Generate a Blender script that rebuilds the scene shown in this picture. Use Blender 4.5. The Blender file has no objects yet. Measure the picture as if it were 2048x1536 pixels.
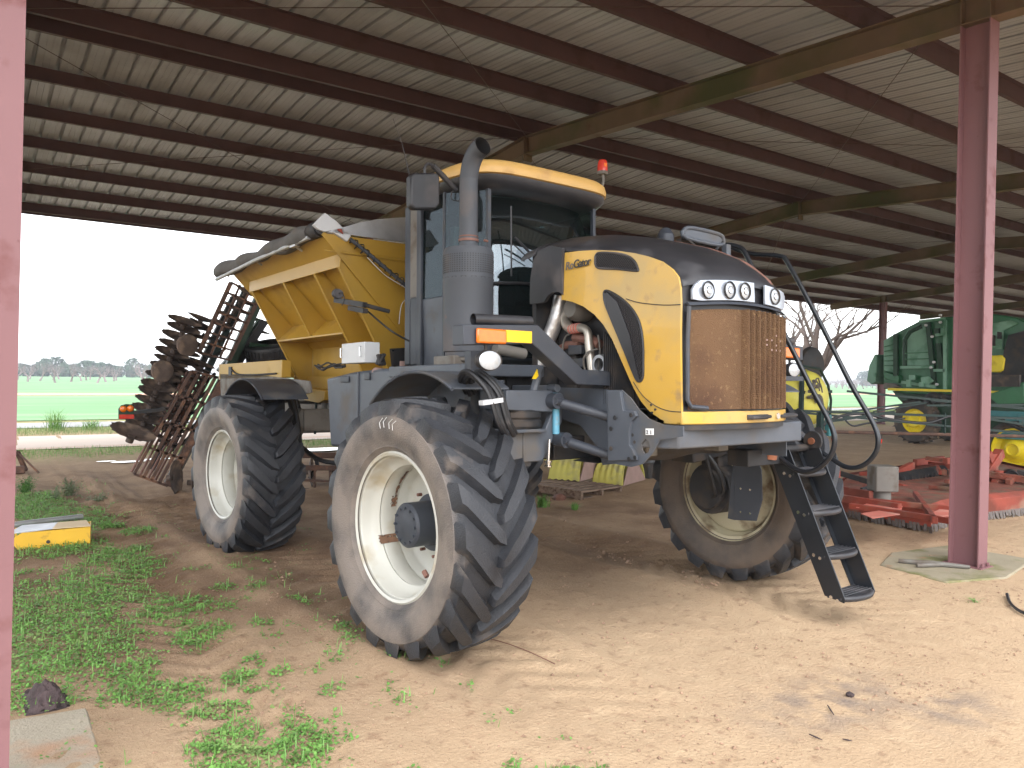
import bpy, bmesh, math, random
from math import sin, cos, pi, radians, sqrt, atan2
from mathutils import Vector, Matrix, noise as mnoise
from mathutils.geometry import delaunay_2d_cdt
S = bpy.context.scene
COL = S.collection
random.seed(7)
# ---------------------------------------------------------------- camera
CV = [27.333984375,[[0.8171214332684394,-0.0073852926556547994,-0.5764182689208606],[-0.5762964777912617,0.013752397116698076,-0.8171249850903658],[0.013961840090659258,0.9998781570901202,0.0069812602979615525]]]
cd = bpy.data.cameras.new('camera'); cam = bpy.data.objects.new('camera', cd); COL.objects.link(cam)
cd.sensor_width = 36; cd.sensor_fit = 'HORIZONTAL'; cd.lens = CV[0]; cd.clip_start = .05; cd.clip_end = 6000
_m = Matrix(CV[1]).to_4x4(); _m.translation = (0, 0, 1.95); cam.matrix_world = _m
S.camera = cam
# ---------------------------------------------------------------- world, sun, exposure
SUN_EL, SUN_AZ = radians(50), radians(205)       # azimuth clockwise from +Y
W = bpy.data.worlds.new('World'); S.world = W; W.use_nodes = True
nt = W.node_tree; bg = nt.nodes['Background']
sky = nt.nodes.new('ShaderNodeTexSky'); sky.sky_type = 'NISHITA'; sky.sun_disc = False
sky.sun_elevation = SUN_EL; sky.sun_rotation = SUN_AZ; sky.dust_density = 1.2; sky.air_density = 1; sky.ozone_density = 1
hs = nt.nodes.new('ShaderNodeHueSaturation'); hs.inputs['Saturation'].default_value = .20
nt.links.new(sky.outputs[0], hs.inputs['Color']); nt.links.new(hs.outputs[0], bg.inputs[0]); bg.inputs[1].default_value = .15
sl = bpy.data.lights.new('sun', 'SUN'); sl.energy = .5; sl.angle = radians(75); sl.color = (1, .985, .96)
so = bpy.data.objects.new('sun', sl); COL.objects.link(so)
sd = Vector((sin(SUN_AZ)*cos(SUN_EL), cos(SUN_AZ)*cos(SUN_EL), sin(SUN_EL)))
so.rotation_euler = sd.to_track_quat('Z', 'Y').to_euler()
S.view_settings.view_transform = 'Standard'; S.view_settings.look = 'None'; S.view_settings.exposure = 2.0; S.view_settings.gamma = 1
S.render.engine = 'CYCLES'
S.cycles.max_bounces = 8; S.cycles.diffuse_bounces = 4; S.cycles.transparent_max_bounces = 12

# ---------------------------------------------------------------- materials
def srgb(r, g, b):
    f = lambda c: (c/255/12.92 if c/255 <= .04045 else ((c/255+.055)/1.055)**2.4)
    return (f(r), f(g), f(b))
def M(name, col, rough=.6, metal=0., var=.18, scale=3., dirt=None, bump=0., bscale=40., spec=.5, coat=0., stretch=None, dirt2=None):
    m = bpy.data.materials.new(name); m.use_nodes = True; t = m.node_tree; n = t.nodes; l = t.links
    b = n['Principled BSDF']; b.inputs['Roughness'].default_value = rough; b.inputs['Metallic'].default_value = metal
    b.inputs['Specular IOR Level'].default_value = spec; b.inputs['Coat Weight'].default_value = coat
    tc = n.new('ShaderNodeTexCoord'); src = tc.outputs['Object']
    if stretch:
        mp = n.new('ShaderNodeMapping'); mp.inputs['Scale'].default_value = stretch; l.new(src, mp.inputs[0]); src = mp.outputs[0]
    def nz(sc, det=5, off=0):
        x = n.new('ShaderNodeTexNoise'); x.inputs['Scale'].default_value = sc; x.inputs['Detail'].default_value = det
        x.noise_dimensions = '4D'; x.inputs['W'].default_value = off; l.new(src, x.inputs['Vector']); return x.outputs['Fac']
    def ramp(s, a, c):
        x = n.new('ShaderNodeMapRange'); x.inputs[1].default_value = a; x.inputs[2].default_value = c; l.new(s, x.inputs[0]); return x.outputs[0]
    def mix(f, a, c):
        x = n.new('ShaderNodeMix'); x.data_type = 'RGBA'
        l.new(f, x.inputs[0])
        for i, v in ((6, a), (7, c)):
            if isinstance(v, tuple): x.inputs[i].default_value = (*v, 1)
            else: l.new(v, x.inputs[i])
        return x.outputs[2]
    lo = tuple(max(0, c*(1-var)) for c in col); hi = tuple(min(1, c*(1+var)) for c in col)
    out = mix(ramp(nz(scale), .3, .7), lo, hi)
    for k, dd in enumerate((dirt, dirt2)):
        if dd:
            dc, th, dsc = dd
            f = ramp(nz(dsc, 8, 3.1+k*5), th, th+.16); out = mix(f, out, dc)
            if k == 0:
                x = n.new('ShaderNodeMapRange'); x.inputs[3].default_value = rough; x.inputs[4].default_value = min(1, rough+.3); l.new(f, x.inputs[0]); l.new(x.outputs[0], b.inputs['Roughness'])
    l.new(out, b.inputs['Base Color'])
    if bump:
        bp = n.new('ShaderNodeBump'); bp.inputs['Strength'].default_value = bump; bp.inputs['Distance'].default_value = .02
        l.new(nz(bscale, 6, 9), bp.inputs['Height']); l.new(bp.outputs[0], b.inputs['Normal'])
    return m
SAND = srgb(190, 160, 130); DUST = srgb(150, 132, 116)
MT = {}
MT['yellow'] = M('yellow_paint', srgb(198, 158, 68), .34, var=.05, dirt=(srgb(178, 152, 98), .48, 2.2), dirt2=(srgb(158, 130, 88), .60, 9), coat=.25, spec=.4)
MT['yellow2'] = M('ochre_paint', srgb(168, 132, 48), .42, var=.07, dirt=(srgb(150, 120, 60), .55, 2.4))
MT['yellow3'] = M('roof_yellow', srgb(212, 170, 100), .4, var=.07, dirt=(srgb(190, 150, 95), .55, 5))
MT['black'] = M('black_plastic', (.028, .028, .032), .45, var=.3, dirt=(srgb(84, 80, 80), .52, 2.6), bump=.05, bscale=200)
MT['blackgloss'] = M('black_steel_paint', (.012, .014, .018), .3, var=.3, dirt=(srgb(60, 62, 66), .64, 9))
MT['hoodblack'] = M('hood_black', (.022, .022, .026), .38, var=.25, dirt=(srgb(78, 77, 80), .53, 2.0), dirt2=(srgb(60, 48, 44), .6, 1.1))
MT['grey'] = M('grey_paint', srgb(78, 83, 91), .5, var=.14, dirt=(srgb(92, 88, 84), .54, 4), dirt2=(srgb(72, 62, 54), .64, 9))
MT['grey_dark'] = M('dark_grey_paint', srgb(56, 60, 68), .5, var=.15, dirt=(srgb(82, 80, 78), .55, 5))
MT['muffler'] = M('muffler_coating', srgb(68, 71, 77), .6, var=.1, dirt=(srgb(98, 92, 90), .52, 3), dirt2=(srgb(120, 84, 66), .68, 8))
MT['tan'] = M('dusty_frame', srgb(112, 108, 102), .7, var=.15, dirt=(srgb(96, 86, 76), .5, 5))
MT['dark'] = M('dark_machinery', (.02, .02, .022), .6, var=.4, dirt=(srgb(70, 62, 56), .5, 6))
MT['rubber'] = M('hose_rubber', (.015, .015, .017), .5, var=.3, dirt=(srgb(74, 70, 68), .58, 12))
MT['silver'] = M('heat_wrap_foil', (.62, .61, .6), .34, .8, var=.15, scale=12, bump=.6, bscale=14)
MT['alu'] = M('bare_aluminium', (.5, .51, .53), .42, .7, var=.12, scale=9)
MT['whitebox'] = M('white_painted_metal', srgb(196, 198, 200), .5, var=.07, dirt=(srgb(165, 158, 148), .6, 6))
MT['rim'] = M('cream_rim_paint', srgb(190, 189, 180), .38, var=.05, dirt=(srgb(170, 158, 134), .55, 3.5), dirt2=(srgb(128, 82, 50), .70, 4.5))
MT['rimdirty'] = M('dirty_rim_paint', srgb(176, 168, 142), .5, var=.1, dirt=(srgb(110, 90, 66), .5, 5), dirt2=(srgb(80, 50, 32), .62, 7))
MT['chrome'] = M('chrome', (.75, .76, .78), .14, 1., var=.03)
MT['headsilver'] = M('silver_bezel', (.42, .46, .52), .3, .4, var=.03)
MT['rust'] = M('rusty_screen', srgb(108, 80, 54), .9, var=.18, scale=1.6, dirt=(srgb(80, 54, 40), .5, 1.5), dirt2=(srgb(140, 112, 80), .58, 30), bump=1., bscale=140)
MT['rust2'] = M('rusty_brown_paint', srgb(120, 84, 72), .6, var=.15, dirt=(srgb(100, 66, 52), .5, 4))
MT['rustiron'] = M('rusty_iron', srgb(88, 66, 56), .8, var=.3, dirt=(srgb(126, 92, 72), .5, 7), bump=.4, bscale=60)
MT['amber'] = M('amber_lens', srgb(224, 112, 20), .22, var=.12, scale=20, coat=.5)
MT['reflector'] = M('yellow_reflector', srgb(248, 186, 16), .3, var=.06, scale=30)
MT['redlens'] = M('red_lens', srgb(200, 60, 45), .25, var=.15, scale=15, coat=.4)
MT['blue'] = M('blue_shock', srgb(96, 156, 180), .4, var=.1, dirt=(srgb(120, 120, 116), .6, 14))
MT['copper'] = M('oxidised_copper', srgb(150, 96, 70), .5, .3, var=.2, scale=10)
MT['exh'] = M('heat_stained_pipe', srgb(190, 182, 170), .38, .6, var=.12, scale=6, dirt=(srgb(160, 112, 80), .55, 5))
MT['lens'] = M('clear_lamp_lens', (.5, .54, .58), .08, .2, var=.12, scale=40, coat=1)
MT['tarp'] = M('grey_tarp', srgb(88, 86, 84), .8, var=.15, scale=6, bump=.8, bscale=7, dirt=(srgb(98, 90, 82), .55, 4))
MT['steel_red'] = M('red_oxide_primer', srgb(124, 87, 90), .6, var=.07, dirt=(srgb(108, 68, 66), .58, 5), dirt2=(srgb(88, 44, 40), .68, 26), scale=1.2)
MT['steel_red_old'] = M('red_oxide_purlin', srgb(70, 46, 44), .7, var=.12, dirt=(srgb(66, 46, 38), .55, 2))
MT['rafter'] = M('algae_stained_oxide', srgb(104, 84, 64), .75, var=.12, dirt=(srgb(78, 78, 46), .46, .9), dirt2=(srgb(92, 60, 46), .62, 5))
MT['concrete'] = M('mossy_concrete', srgb(150, 140, 118), .9, var=.12, dirt=(srgb(118, 116, 74), .5, 3), dirt2=(srgb(166, 118, 84), .62, 4), bump=.5, bscale=60)
MT['concrete2'] = M('rust_tinted_concrete', srgb(166, 156, 138), .9, var=.1, dirt=(srgb(178, 138, 108), .5, 2.5), dirt2=(srgb(130, 134, 98), .6, 5), bump=.5, bscale=60)
MT['wood'] = M('weathered_wood', srgb(128, 108, 92), .9, var=.25, scale=8, stretch=(1, 6, 6), dirt=(srgb(86, 62, 50), .5, 6), bump=.5)
MT['green'] = M('harvester_green', srgb(32, 98, 58), .4, var=.15, dirt=(srgb(74, 122, 92), .52, 1.2), coat=.2)
MT['green_pale'] = M('dusty_green', srgb(118, 158, 136), .6, var=.1, dirt=(srgb(70, 118, 88), .5, 2))
MT['green_dk'] = M('dark_green', srgb(24, 58, 38), .5, var=.3)
MT['bottle'] = M('sprayer_green', srgb(20, 44, 40), .6, var=.2, dirt=(srgb(50, 52, 48), .6, 8))
MT['jdyellow'] = M('bright_yellow', srgb(226, 204, 40), .4, var=.07, dirt=(srgb(168, 142, 50), .58, 3))
MT['tank'] = M('yellow_polyethylene', srgb(222, 212, 96), .45, var=.06, dirt=(srgb(190, 172, 84), .55, 2))
MT['teal'] = M('teal_frame', srgb(64, 120, 124), .55, var=.15, dirt=(srgb(100, 108, 104), .58, 6))
MT['orange'] = M('faded_orange_red', srgb(140, 60, 44), .65, var=.18, dirt=(srgb(108, 56, 44), .46, 1.8), dirt2=(srgb(136, 108, 90), .56, 3))
MT['pink'] = M('sun_faded_red', srgb(200, 116, 102), .6, var=.08, dirt=(srgb(200, 160, 146), .55, 3))
MT['red'] = M('harrow_red', srgb(140, 34, 38), .5, var=.15, dirt=(srgb(96, 48, 40), .55, 5))
MT['discmetal'] = M('soil_crusted_disc', srgb(96, 82, 74), .75, .15, var=.3, scale=8, dirt=(srgb(146, 124, 106), .46, 5), bump=.5, bscale=50)
MT['rubberbelt'] = M('frayed_rubber_skirt', srgb(104, 96, 92), .85, var=.25, scale=12)
MT['cradle'] = M('faded_yellow_plastic', srgb(196, 188, 96), .6, var=.1, dirt=(srgb(168, 160, 112), .5, 5))
MT['sackpink'] = M('dusty_mauve_metal', srgb(150, 124, 116), .8, var=.12, scale=6)
MT['charcoal'] = M('charred_wood', srgb(70, 58, 58), .95, var=.5, scale=14, bump=1, bscale=30)
MT['cable'] = M('brace_cable', srgb(70, 54, 44), .6, var=.1)
MT['bark'] = M('pecan_bark', srgb(112, 100, 94), .95, var=.25, scale=5, bump=.6, bscale=20)
MT['twig'] = M('bare_twigs', srgb(134, 120, 120), .95, var=.2, scale=1)
MT['evergreen'] = M('distant_evergreen', srgb(64, 84, 62), .9, var=.35, scale=.6)
MT['leaf'] = M('weed_leaf', srgb(72, 112, 48), .6, var=.4, scale=5)
MT['leaf2'] = M('grey_weed', srgb(100, 112, 82), .7, var=.3, scale=6)
MT['white_cap'] = M('white_cap', srgb(205, 196, 180), .6, var=.05)
MT['scribble'] = M('yellow_grease_pen', srgb(236, 200, 20), .6, var=.05)
MT['sticker'] = M('white_sticker', (.78, .78, .78), .5, var=.03)
def stain(name, col, th):
    m = M(name, col, .8, var=.2, scale=12); t = m.node_tree; n = t.nodes; l = t.links; b = n['Principled BSDF']; o = n['Material Output']
    x = n.new('ShaderNodeTexNoise'); x.inputs['Scale'].default_value = 22; x.inputs['Detail'].default_value = 6; tc = n.new('ShaderNodeTexCoord'); l.new(tc.outputs['Object'], x.inputs['Vector'])
    r = n.new('ShaderNodeMapRange'); r.inputs[1].default_value = th; r.inputs[2].default_value = th+.1; l.new(x.outputs['Fac'], r.inputs[0])
    tr = n.new('ShaderNodeBsdfTransparent'); mx = n.new('ShaderNodeMixShader'); l.new(r.outputs[0], mx.inputs[0]); l.new(tr.outputs[0], mx.inputs[1]); l.new(b.outputs[0], mx.inputs[2]); l.new(mx.outputs[0], o.inputs[0]); return m
MT['ruststain'] = stain('rust_stain', srgb(122, 92, 72), .40)
MT['roofsheet'] = None

def tyre_mat(name, dustc, th):
    m = M(name, srgb(46, 48, 53), .55, var=.2, scale=5, dirt=(dustc, th, 3.2), dirt2=(srgb(22, 22, 26), .54, 4.5), bump=.35, bscale=90)
    t = m.node_tree; n = t.nodes; l = t.links; b = n['Principled BSDF']
    # dried mud coats the sidewall below the tread
    old = b.inputs['Base Color'].links[0].from_socket
    a = n.new('ShaderNodeAttribute'); a.attribute_name = 'dust'
    nzt = n.new('ShaderNodeTexNoise'); nzt.inputs['Scale'].default_value = 4; nzt.inputs['Detail'].default_value = 8
    tc = n.new('ShaderNodeTexCoord'); l.new(tc.outputs['Object'], nzt.inputs['Vector'])
    ad = n.new('ShaderNodeMath'); ad.operation = 'MULTIPLY_ADD'; l.new(nzt.outputs[0], ad.inputs[0]); ad.inputs[1].default_value = 2.6; ad.inputs[2].default_value = -1.55
    ad2 = n.new('ShaderNodeMath'); ad2.operation = 'ADD'; ad2.use_clamp = True; l.new(ad.outputs[0], ad2.inputs[0]); l.new(a.outputs['Fac'], ad2.inputs[1])
    mu = n.new('ShaderNodeMath'); mu.operation = 'MULTIPLY'; mu.use_clamp = True; l.new(ad2.outputs[0], mu.inputs[0]); l.new(a.outputs['Fac'], mu.inputs[1])
    mx = n.new('ShaderNodeMix'); mx.data_type = 'RGBA'; l.new(mu.outputs[0], mx.inputs[0]); l.new(old, mx.inputs[6]); mx.inputs[7].default_value = (*dustc, 1)
    l.new(mx.outputs[2], b.inputs['Base Color'])
    return m
MT['tyre'] = tyre_mat('dusty_tyre_rubber', srgb(122, 112, 104), .62)
MT['tyre2'] = tyre_mat('brown_dusty_tyre_rubber', srgb(98, 86, 76), .56)

def glass_mat(k=.7, base=.10):
    m = bpy.data.materials.new('tinted_glass'); m.use_nodes = True; t = m.node_tree; n = t.nodes; l = t.links
    n.remove(n['Principled BSDF']); o = n['Material Output']
    tr = n.new('ShaderNodeBsdfTransparent'); tr.inputs[0].default_value = (.40, .50, .50, 1)
    gl = n.new('ShaderNodeBsdfGlossy'); gl.inputs[0].default_value = (.85, .92, 1, 1); gl.inputs['Roughness'].default_value = .02
    df = n.new('ShaderNodeBsdfDiffuse'); df.inputs[0].default_value = (.30, .34, .34, 1)
    lw_ = n.new('ShaderNodeLayerWeight'); lw_.inputs[0].default_value = .5; pw = n.new('ShaderNodeMath'); pw.operation = 'POWER'; l.new(lw_.outputs['Facing'], pw.inputs[0]); pw.inputs[1].default_value = 4
    fr = n.new('ShaderNodeMath'); fr.operation = 'MULTIPLY_ADD'; l.new(pw.outputs[0], fr.inputs[0]); fr.inputs[1].default_value = k; fr.inputs[2].default_value = base
    m1 = n.new('ShaderNodeMixShader'); m1.inputs[0].default_value = .02; l.new(tr.outputs[0], m1.inputs[1]); l.new(df.outputs[0], m1.inputs[2])
    m2 = n.new('ShaderNodeMixShader'); l.new(fr.outputs[0], m2.inputs[0]); l.new(m1.outputs[0], m2.inputs[1]); l.new(gl.outputs[0], m2.inputs[2])
    l.new(m2.outputs[0], o.inputs[0]); return m
MT['glass'] = glass_mat(); MT['glass_side'] = glass_mat(.12, .03)
def vent_mat():
    m = M('perforated_black_mesh', (.03, .03, .034), .4, var=.2)
    t = m.node_tree; n = t.nodes; l = t.links; b = n['Principled BSDF']
    tc = n.new('ShaderNodeTexCoord'); w = n.new('ShaderNodeTexWave'); w.inputs['Scale'].default_value = 28; w.bands_direction = 'DIAGONAL'; l.new(tc.outputs['Object'], w.inputs[0])
    bp = n.new('ShaderNodeBump'); bp.inputs['Strength'].default_value = 1; bp.inputs['Distance'].default_value = .01; l.new(w.outputs[1], bp.inputs['Height']); l.new(bp.outputs[0], b.inputs['Normal'])
    return m
MT['vent'] = vent_mat()

# ---------------------------------------------------------------- mesh builder
class MB:
    def __init__(s): s.v = []; s.f = []; s.mi = []; s.dust = None
    def add(s, vs, fs, m=0):
        o = len(s.v); s.v += [tuple(p) for p in vs]; s.f += [tuple(i+o for i in f) for f in fs]; s.mi += [m]*len(fs); return s
    def hexa(s, p, m=0):
        return s.add(p, [(0, 3, 2, 1), (4, 5, 6, 7), (0, 1, 5, 4), (1, 2, 6, 5), (2, 3, 7, 6), (3, 0, 4, 7)], m)
    def box(s, a, b, m=0):
        x0, y0, z0 = a; x1, y1, z1 = b
        return s.hexa([(x0,y0,z0),(x1,y0,z0),(x1,y1,z0),(x0,y1,z0),(x0,y0,z1),(x1,y0,z1),(x1,y1,z1),(x0,y1,z1)], m)
    def obox(s, c, ax, ay, az, m=0):      # centre and three half-axis vectors
        c = Vector(c); ax = Vector(ax); ay = Vector(ay); az = Vector(az)
        return s.hexa([c-ax-ay-az, c+ax-ay-az, c+ax+ay-az, c-ax+ay-az, c-ax-ay+az, c+ax-ay+az, c+ax+ay+az, c-ax+ay+az], m)
    def bar(s, p, q, w, h, up=(0, 0, 1), m=0, w2=None, h2=None):
        p = Vector(p); q = Vector(q); d = (q-p).normalized(); u = Vector(up)
        sx = d.cross(u)
        if sx.length < 1e-4: sx = d.cross(Vector((1, 0, 0)))
        sx.normalize(); u = sx.cross(d)
        w2 = w if w2 is None else w2; h2 = h if h2 is None else h2
        a = sx*w/2; b = u*h/2; a2 = sx*w2/2; b2 = u*h2/2
        return s.hexa([p-a-b, p+a-b, p+a+b, p-a+b, q-a2-b2, q+a2-b2, q+a2+b2, q-a2+b2], m)
    def tube(s, path, r, n=10, m=0, caps=True, sub=0, closed=False, flat=1.):
        P = [Vector(p) for p in path]
        if sub:
            Q = []; N = len(P)
            for i in range(N if closed else N-1):
                g = (lambda j: P[j % N]) if closed else (lambda j: P[min(max(j, 0), N-1)])
                p0, p1, p2, p3 = g(i-1), g(i), g(i+1), g(i+2)
                for k in range(sub):
                    t = k/sub
                    Q.append(.5*((2*p1)+(p2-p0)*t+(2*p0-5*p1+4*p2-p3)*t*t+(3*p1-p0-3*p2+p3)*t**3))
            if not closed: Q.append(P[-1])
            P = Q
        N = len(P)
        R = r if isinstance(r, (list, tuple)) else None
        def rad(i):
            if R is None: return r
            x = i/(N-1)*(len(R)-1); k = min(int(x), len(R)-2); return R[k]+(R[k+1]-R[k])*(x-k)
        T = []
        for i in range(N):
            a = P[(i-1) % N] if closed else P[max(i-1, 0)]; b = P[(i+1) % N] if closed else P[min(i+1, N-1)]
            T.append((b-a).normalized())
        u = T[0].orthogonal().normalized(); vs = []; fs = []
        for i in range(N):
            if i: u = (u - T[i]*u.dot(T[i])); u = u.normalized() if u.length > 1e-6 else T[i].orthogonal().normalized()
            w = T[i].cross(u); rr = rad(i)
            for k in range(n):
                a = 2*pi*k/n; vs.append(P[i]+u*cos(a)*rr+w*sin(a)*rr*flat)
        for i in range(N if closed else N-1):
            j = (i+1) % N
            for k in range(n):
                fs.append((i*n+k, i*n+(k+1) % n, j*n+(k+1) % n, j*n+k))
        if caps and not closed: fs += [tuple(range(n))[::-1], tuple((N-1)*n+k for k in range(n))]
        return s.add(vs, fs, m)
    def cyl(s, p, q, r, n=20, m=0, r2=None): return s.tube([p, q], [r, r if r2 is None else r2], n, m)
    def lathe(s, prof, o=(0, 0, 0), axis='x', n=48, m=0, close=False, mlist=None):   # prof: (along, radius)
        vs = []; fs = []; ms = []
        for a, r in prof:
            for k in range(n):
                t = 2*pi*k/n; c, d = cos(t)*r, sin(t)*r
                p = (a, c, d) if axis == 'x' else ((c, a, d) if axis == 'y' else (c, d, a))
                vs.append((p[0]+o[0], p[1]+o[1], p[2]+o[2]))
        L_ = len(prof); o0 = len(s.v)
        for i in range(L_ if close else L_-1):
            j = (i+1) % L_
            for k in range(n): fs.append((i*n+k, i*n+(k+1) % n, j*n+(k+1) % n, j*n+k)); ms.append(mlist[i] if mlist else m)
        s.v += vs; s.f += [tuple(a+o0 for a in f) for f in fs]; s.mi += ms; return s
    def prism(s, poly, vec, m=0):
        n = len(poly); vec = Vector(vec); a = [Vector(p) for p in poly]; b = [p+vec for p in a]
        return s.add(a+b, [tuple(range(n))[::-1], tuple(range(n, 2*n))]+[(i, (i+1) % n, n+(i+1) % n, n+i) for i in range(n)], m)
    def frame(s, pts, r, m=0, n=6): return s.tube(pts, r, n, m, closed=True)
    def grid(s, fn, nu, nv, m=0, close_u=False):
        vs = [fn(i/nu, j/nv) for j in range(nv+1) for i in range(nu+1)]
        return s.add(vs, [(j*(nu+1)+i, j*(nu+1)+i+1, (j+1)*(nu+1)+i+1, (j+1)*(nu+1)+i) for j in range(nv) for i in range(nu)], m)
    def thick(s, fn, nu, nv, off, m=0):
        top = [Vector(fn(i/nu, j/nv)) for j in range(nv+1) for i in range(nu+1)]; off = Vector(off)
        bot = [p+off for p in top]; K = len(top); w = nu+1
        q = [(j*w+i, j*w+i+1, (j+1)*w+i+1, (j+1)*w+i) for j in range(nv) for i in range(nu)]
        f = q+[tuple(K+i for i in a[::-1]) for a in q]
        ring = [i for i in range(nu)]+[j*w+nu for j in range(nv)]+[nv*w+i for i in range(nu, 0, -1)]+[j*w for j in range(nv, 0, -1)]
        for a, b in zip(ring, ring[1:]+ring[:1]): f.append((b, a, K+a, K+b))
        return s.add(top+bot, f, m)
    def panel(s, outline, warp, off, step=.06, m=0, holes=()):   # outline in 2-D, warp(u,v)->3-D, off = thickness vector
        import itertools
        def dens(o):
            r = []
            for a, b in zip(o, o[1:]+o[:1]):
                k = max(1, int(math.dist(a, b)/step)); r += [(a[0]+(b[0]-a[0])*i/k, a[1]+(b[1]-a[1])*i/k) for i in range(k)]
            return r
        loops = [dens(list(outline))]+[dens(list(h)) for h in holes]
        V = []; E = []
        for lp in loops:
            o = len(V); V += lp; E += [(o+i, o+(i+1) % len(lp)) for i in range(len(lp))]
        us = [p[0] for p in loops[0]]; vs_ = [p[1] for p in loops[0]]
        def inside(p, lp):
            c = False
            for a, b in zip(lp, lp[1:]+lp[:1]):
                if (a[1] > p[1]) != (b[1] > p[1]) and p[0] < (b[0]-a[0])*(p[1]-a[1])/(b[1]-a[1])+a[0]: c = not c
            return c
        x = min(us)+step
        while x < max(us):
            y = min(vs_)+step
            while y < max(vs_):
                if inside((x, y), loops[0]) and not any(inside((x, y), h) for h in loops[1:]): V.append((x, y))
                y += step
            x += step
        r = delaunay_2d_cdt([Vector(p) for p in V], E, [], 0, 1e-5)
        v2 = [tuple(p) for p in r[0]]
        fs = []
        for f in r[2]:
            c = (sum(v2[i][0] for i in f)/len(f), sum(v2[i][1] for i in f)/len(f))
            if inside(c, loops[0]) and not any(inside(c, h) for h in loops[1:]): fs.append(tuple(f))
        top = [Vector(warp(*p)) for p in v2]; off = Vector(off); K = len(top)
        cnt = {}
        for f in fs:
            for a, b in zip(f, f[1:]+f[:1]): cnt[(a, b)] = 1
        side = [(b, a, a+K, b+K) for (a, b) in cnt if (b, a) not in cnt]
        return s.add(top+[p+off for p in top], fs+[tuple(i+K for i in f[::-1]) for f in fs]+side, m)
    def build(s, name, mats, parent=None, bevel=0., smooth=35, loc=None, rot=None, fixn=True, bseg=2):
        me = bpy.data.meshes.new(name); me.from_pydata(s.v, [], s.f)
        if not isinstance(mats, (list, tuple)): mats = [mats]
        for m in mats: me.materials.append(MT[m] if isinstance(m, str) else m)
        me.polygons.foreach_set('material_index', s.mi)
        if fixn:
            bm = bmesh.new(); bm.from_mesh(me); bmesh.ops.recalc_face_normals(bm, faces=bm.faces); bm.to_mesh(me); bm.free()
        if s.dust is not None:
            a = me.attributes.new('dust', 'FLOAT', 'POINT'); a.data.foreach_set('value', s.dust)
        if smooth:
            me.polygons.foreach_set('use_smooth', [True]*len(me.polygons)); me.set_sharp_from_angle(angle=radians(smooth))
        me.update()
        o = bpy.data.objects.new(name, me); COL.objects.link(o)
        if parent: o.parent = parent
        if loc: o.location = loc
        if rot: o.rotation_euler = rot
        if bevel:
            b = o.modifiers.new('bevel', 'BEVEL'); b.width = bevel; b.segments = bseg; b.limit_method = 'ANGLE'; b.angle_limit = radians(40)
        return o
def tag(o, label=None, cat=None, group=None, kind=None):
    if label: o['label'] = label
    if cat: o['category'] = cat
    if group: o['group'] = group
    if kind: o['kind'] = kind
    return o
def empty(name, loc=(0, 0, 0), rot=None, label=None, cat=None, group=None):
    o = bpy.data.objects.new(name, None); COL.objects.link(o); o.location = loc; o.empty_display_size = .2
    if rot: o.rotation_euler = rot
    return tag(o, label, cat, group)
def copy_tree(o, parent=None):
    c = o.copy(); COL.objects.link(c); c.parent = parent
    for ch in [x for x in o.children]: copy_tree(ch, c)
    return c
def mirx(pts): return [(-p[0], p[1], p[2]) for p in pts]
def lerp(a, b, t): return tuple(x+(y-x)*t for x, y in zip(a, b))
def interp(tab, x):
    if x <= tab[0][0]: return tab[0][1]
    for (a, b), (c, d) in zip(tab, tab[1:]):
        if x <= c: return b+(d-b)*(x-a)/(c-a)
    return tab[-1][1]
def smooth_pts(P, sub=4):
    Q = []; N = len(P); P = [Vector(p) for p in P]
    for i in range(N):
        p0, p1, p2, p3 = P[i-1], P[i], P[(i+1) % N], P[(i+2) % N]
        for k in range(sub):
            t = k/sub; Q.append(tuple(.5*((2*p1)+(p2-p0)*t+(2*p0-5*p1+4*p2-p3)*t*t+(3*p1-p0-3*p2+p3)*t**3)))
    return Q
def fbm(x, y, s=1., o=4, seed=0):
    v = 0; a = 1; t = 0
    for k in range(o):
        v += a*mnoise.noise(Vector((x*s, y*s, seed+k*7.3))); t += a; a *= .5; s *= 2
    return v/t

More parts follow.
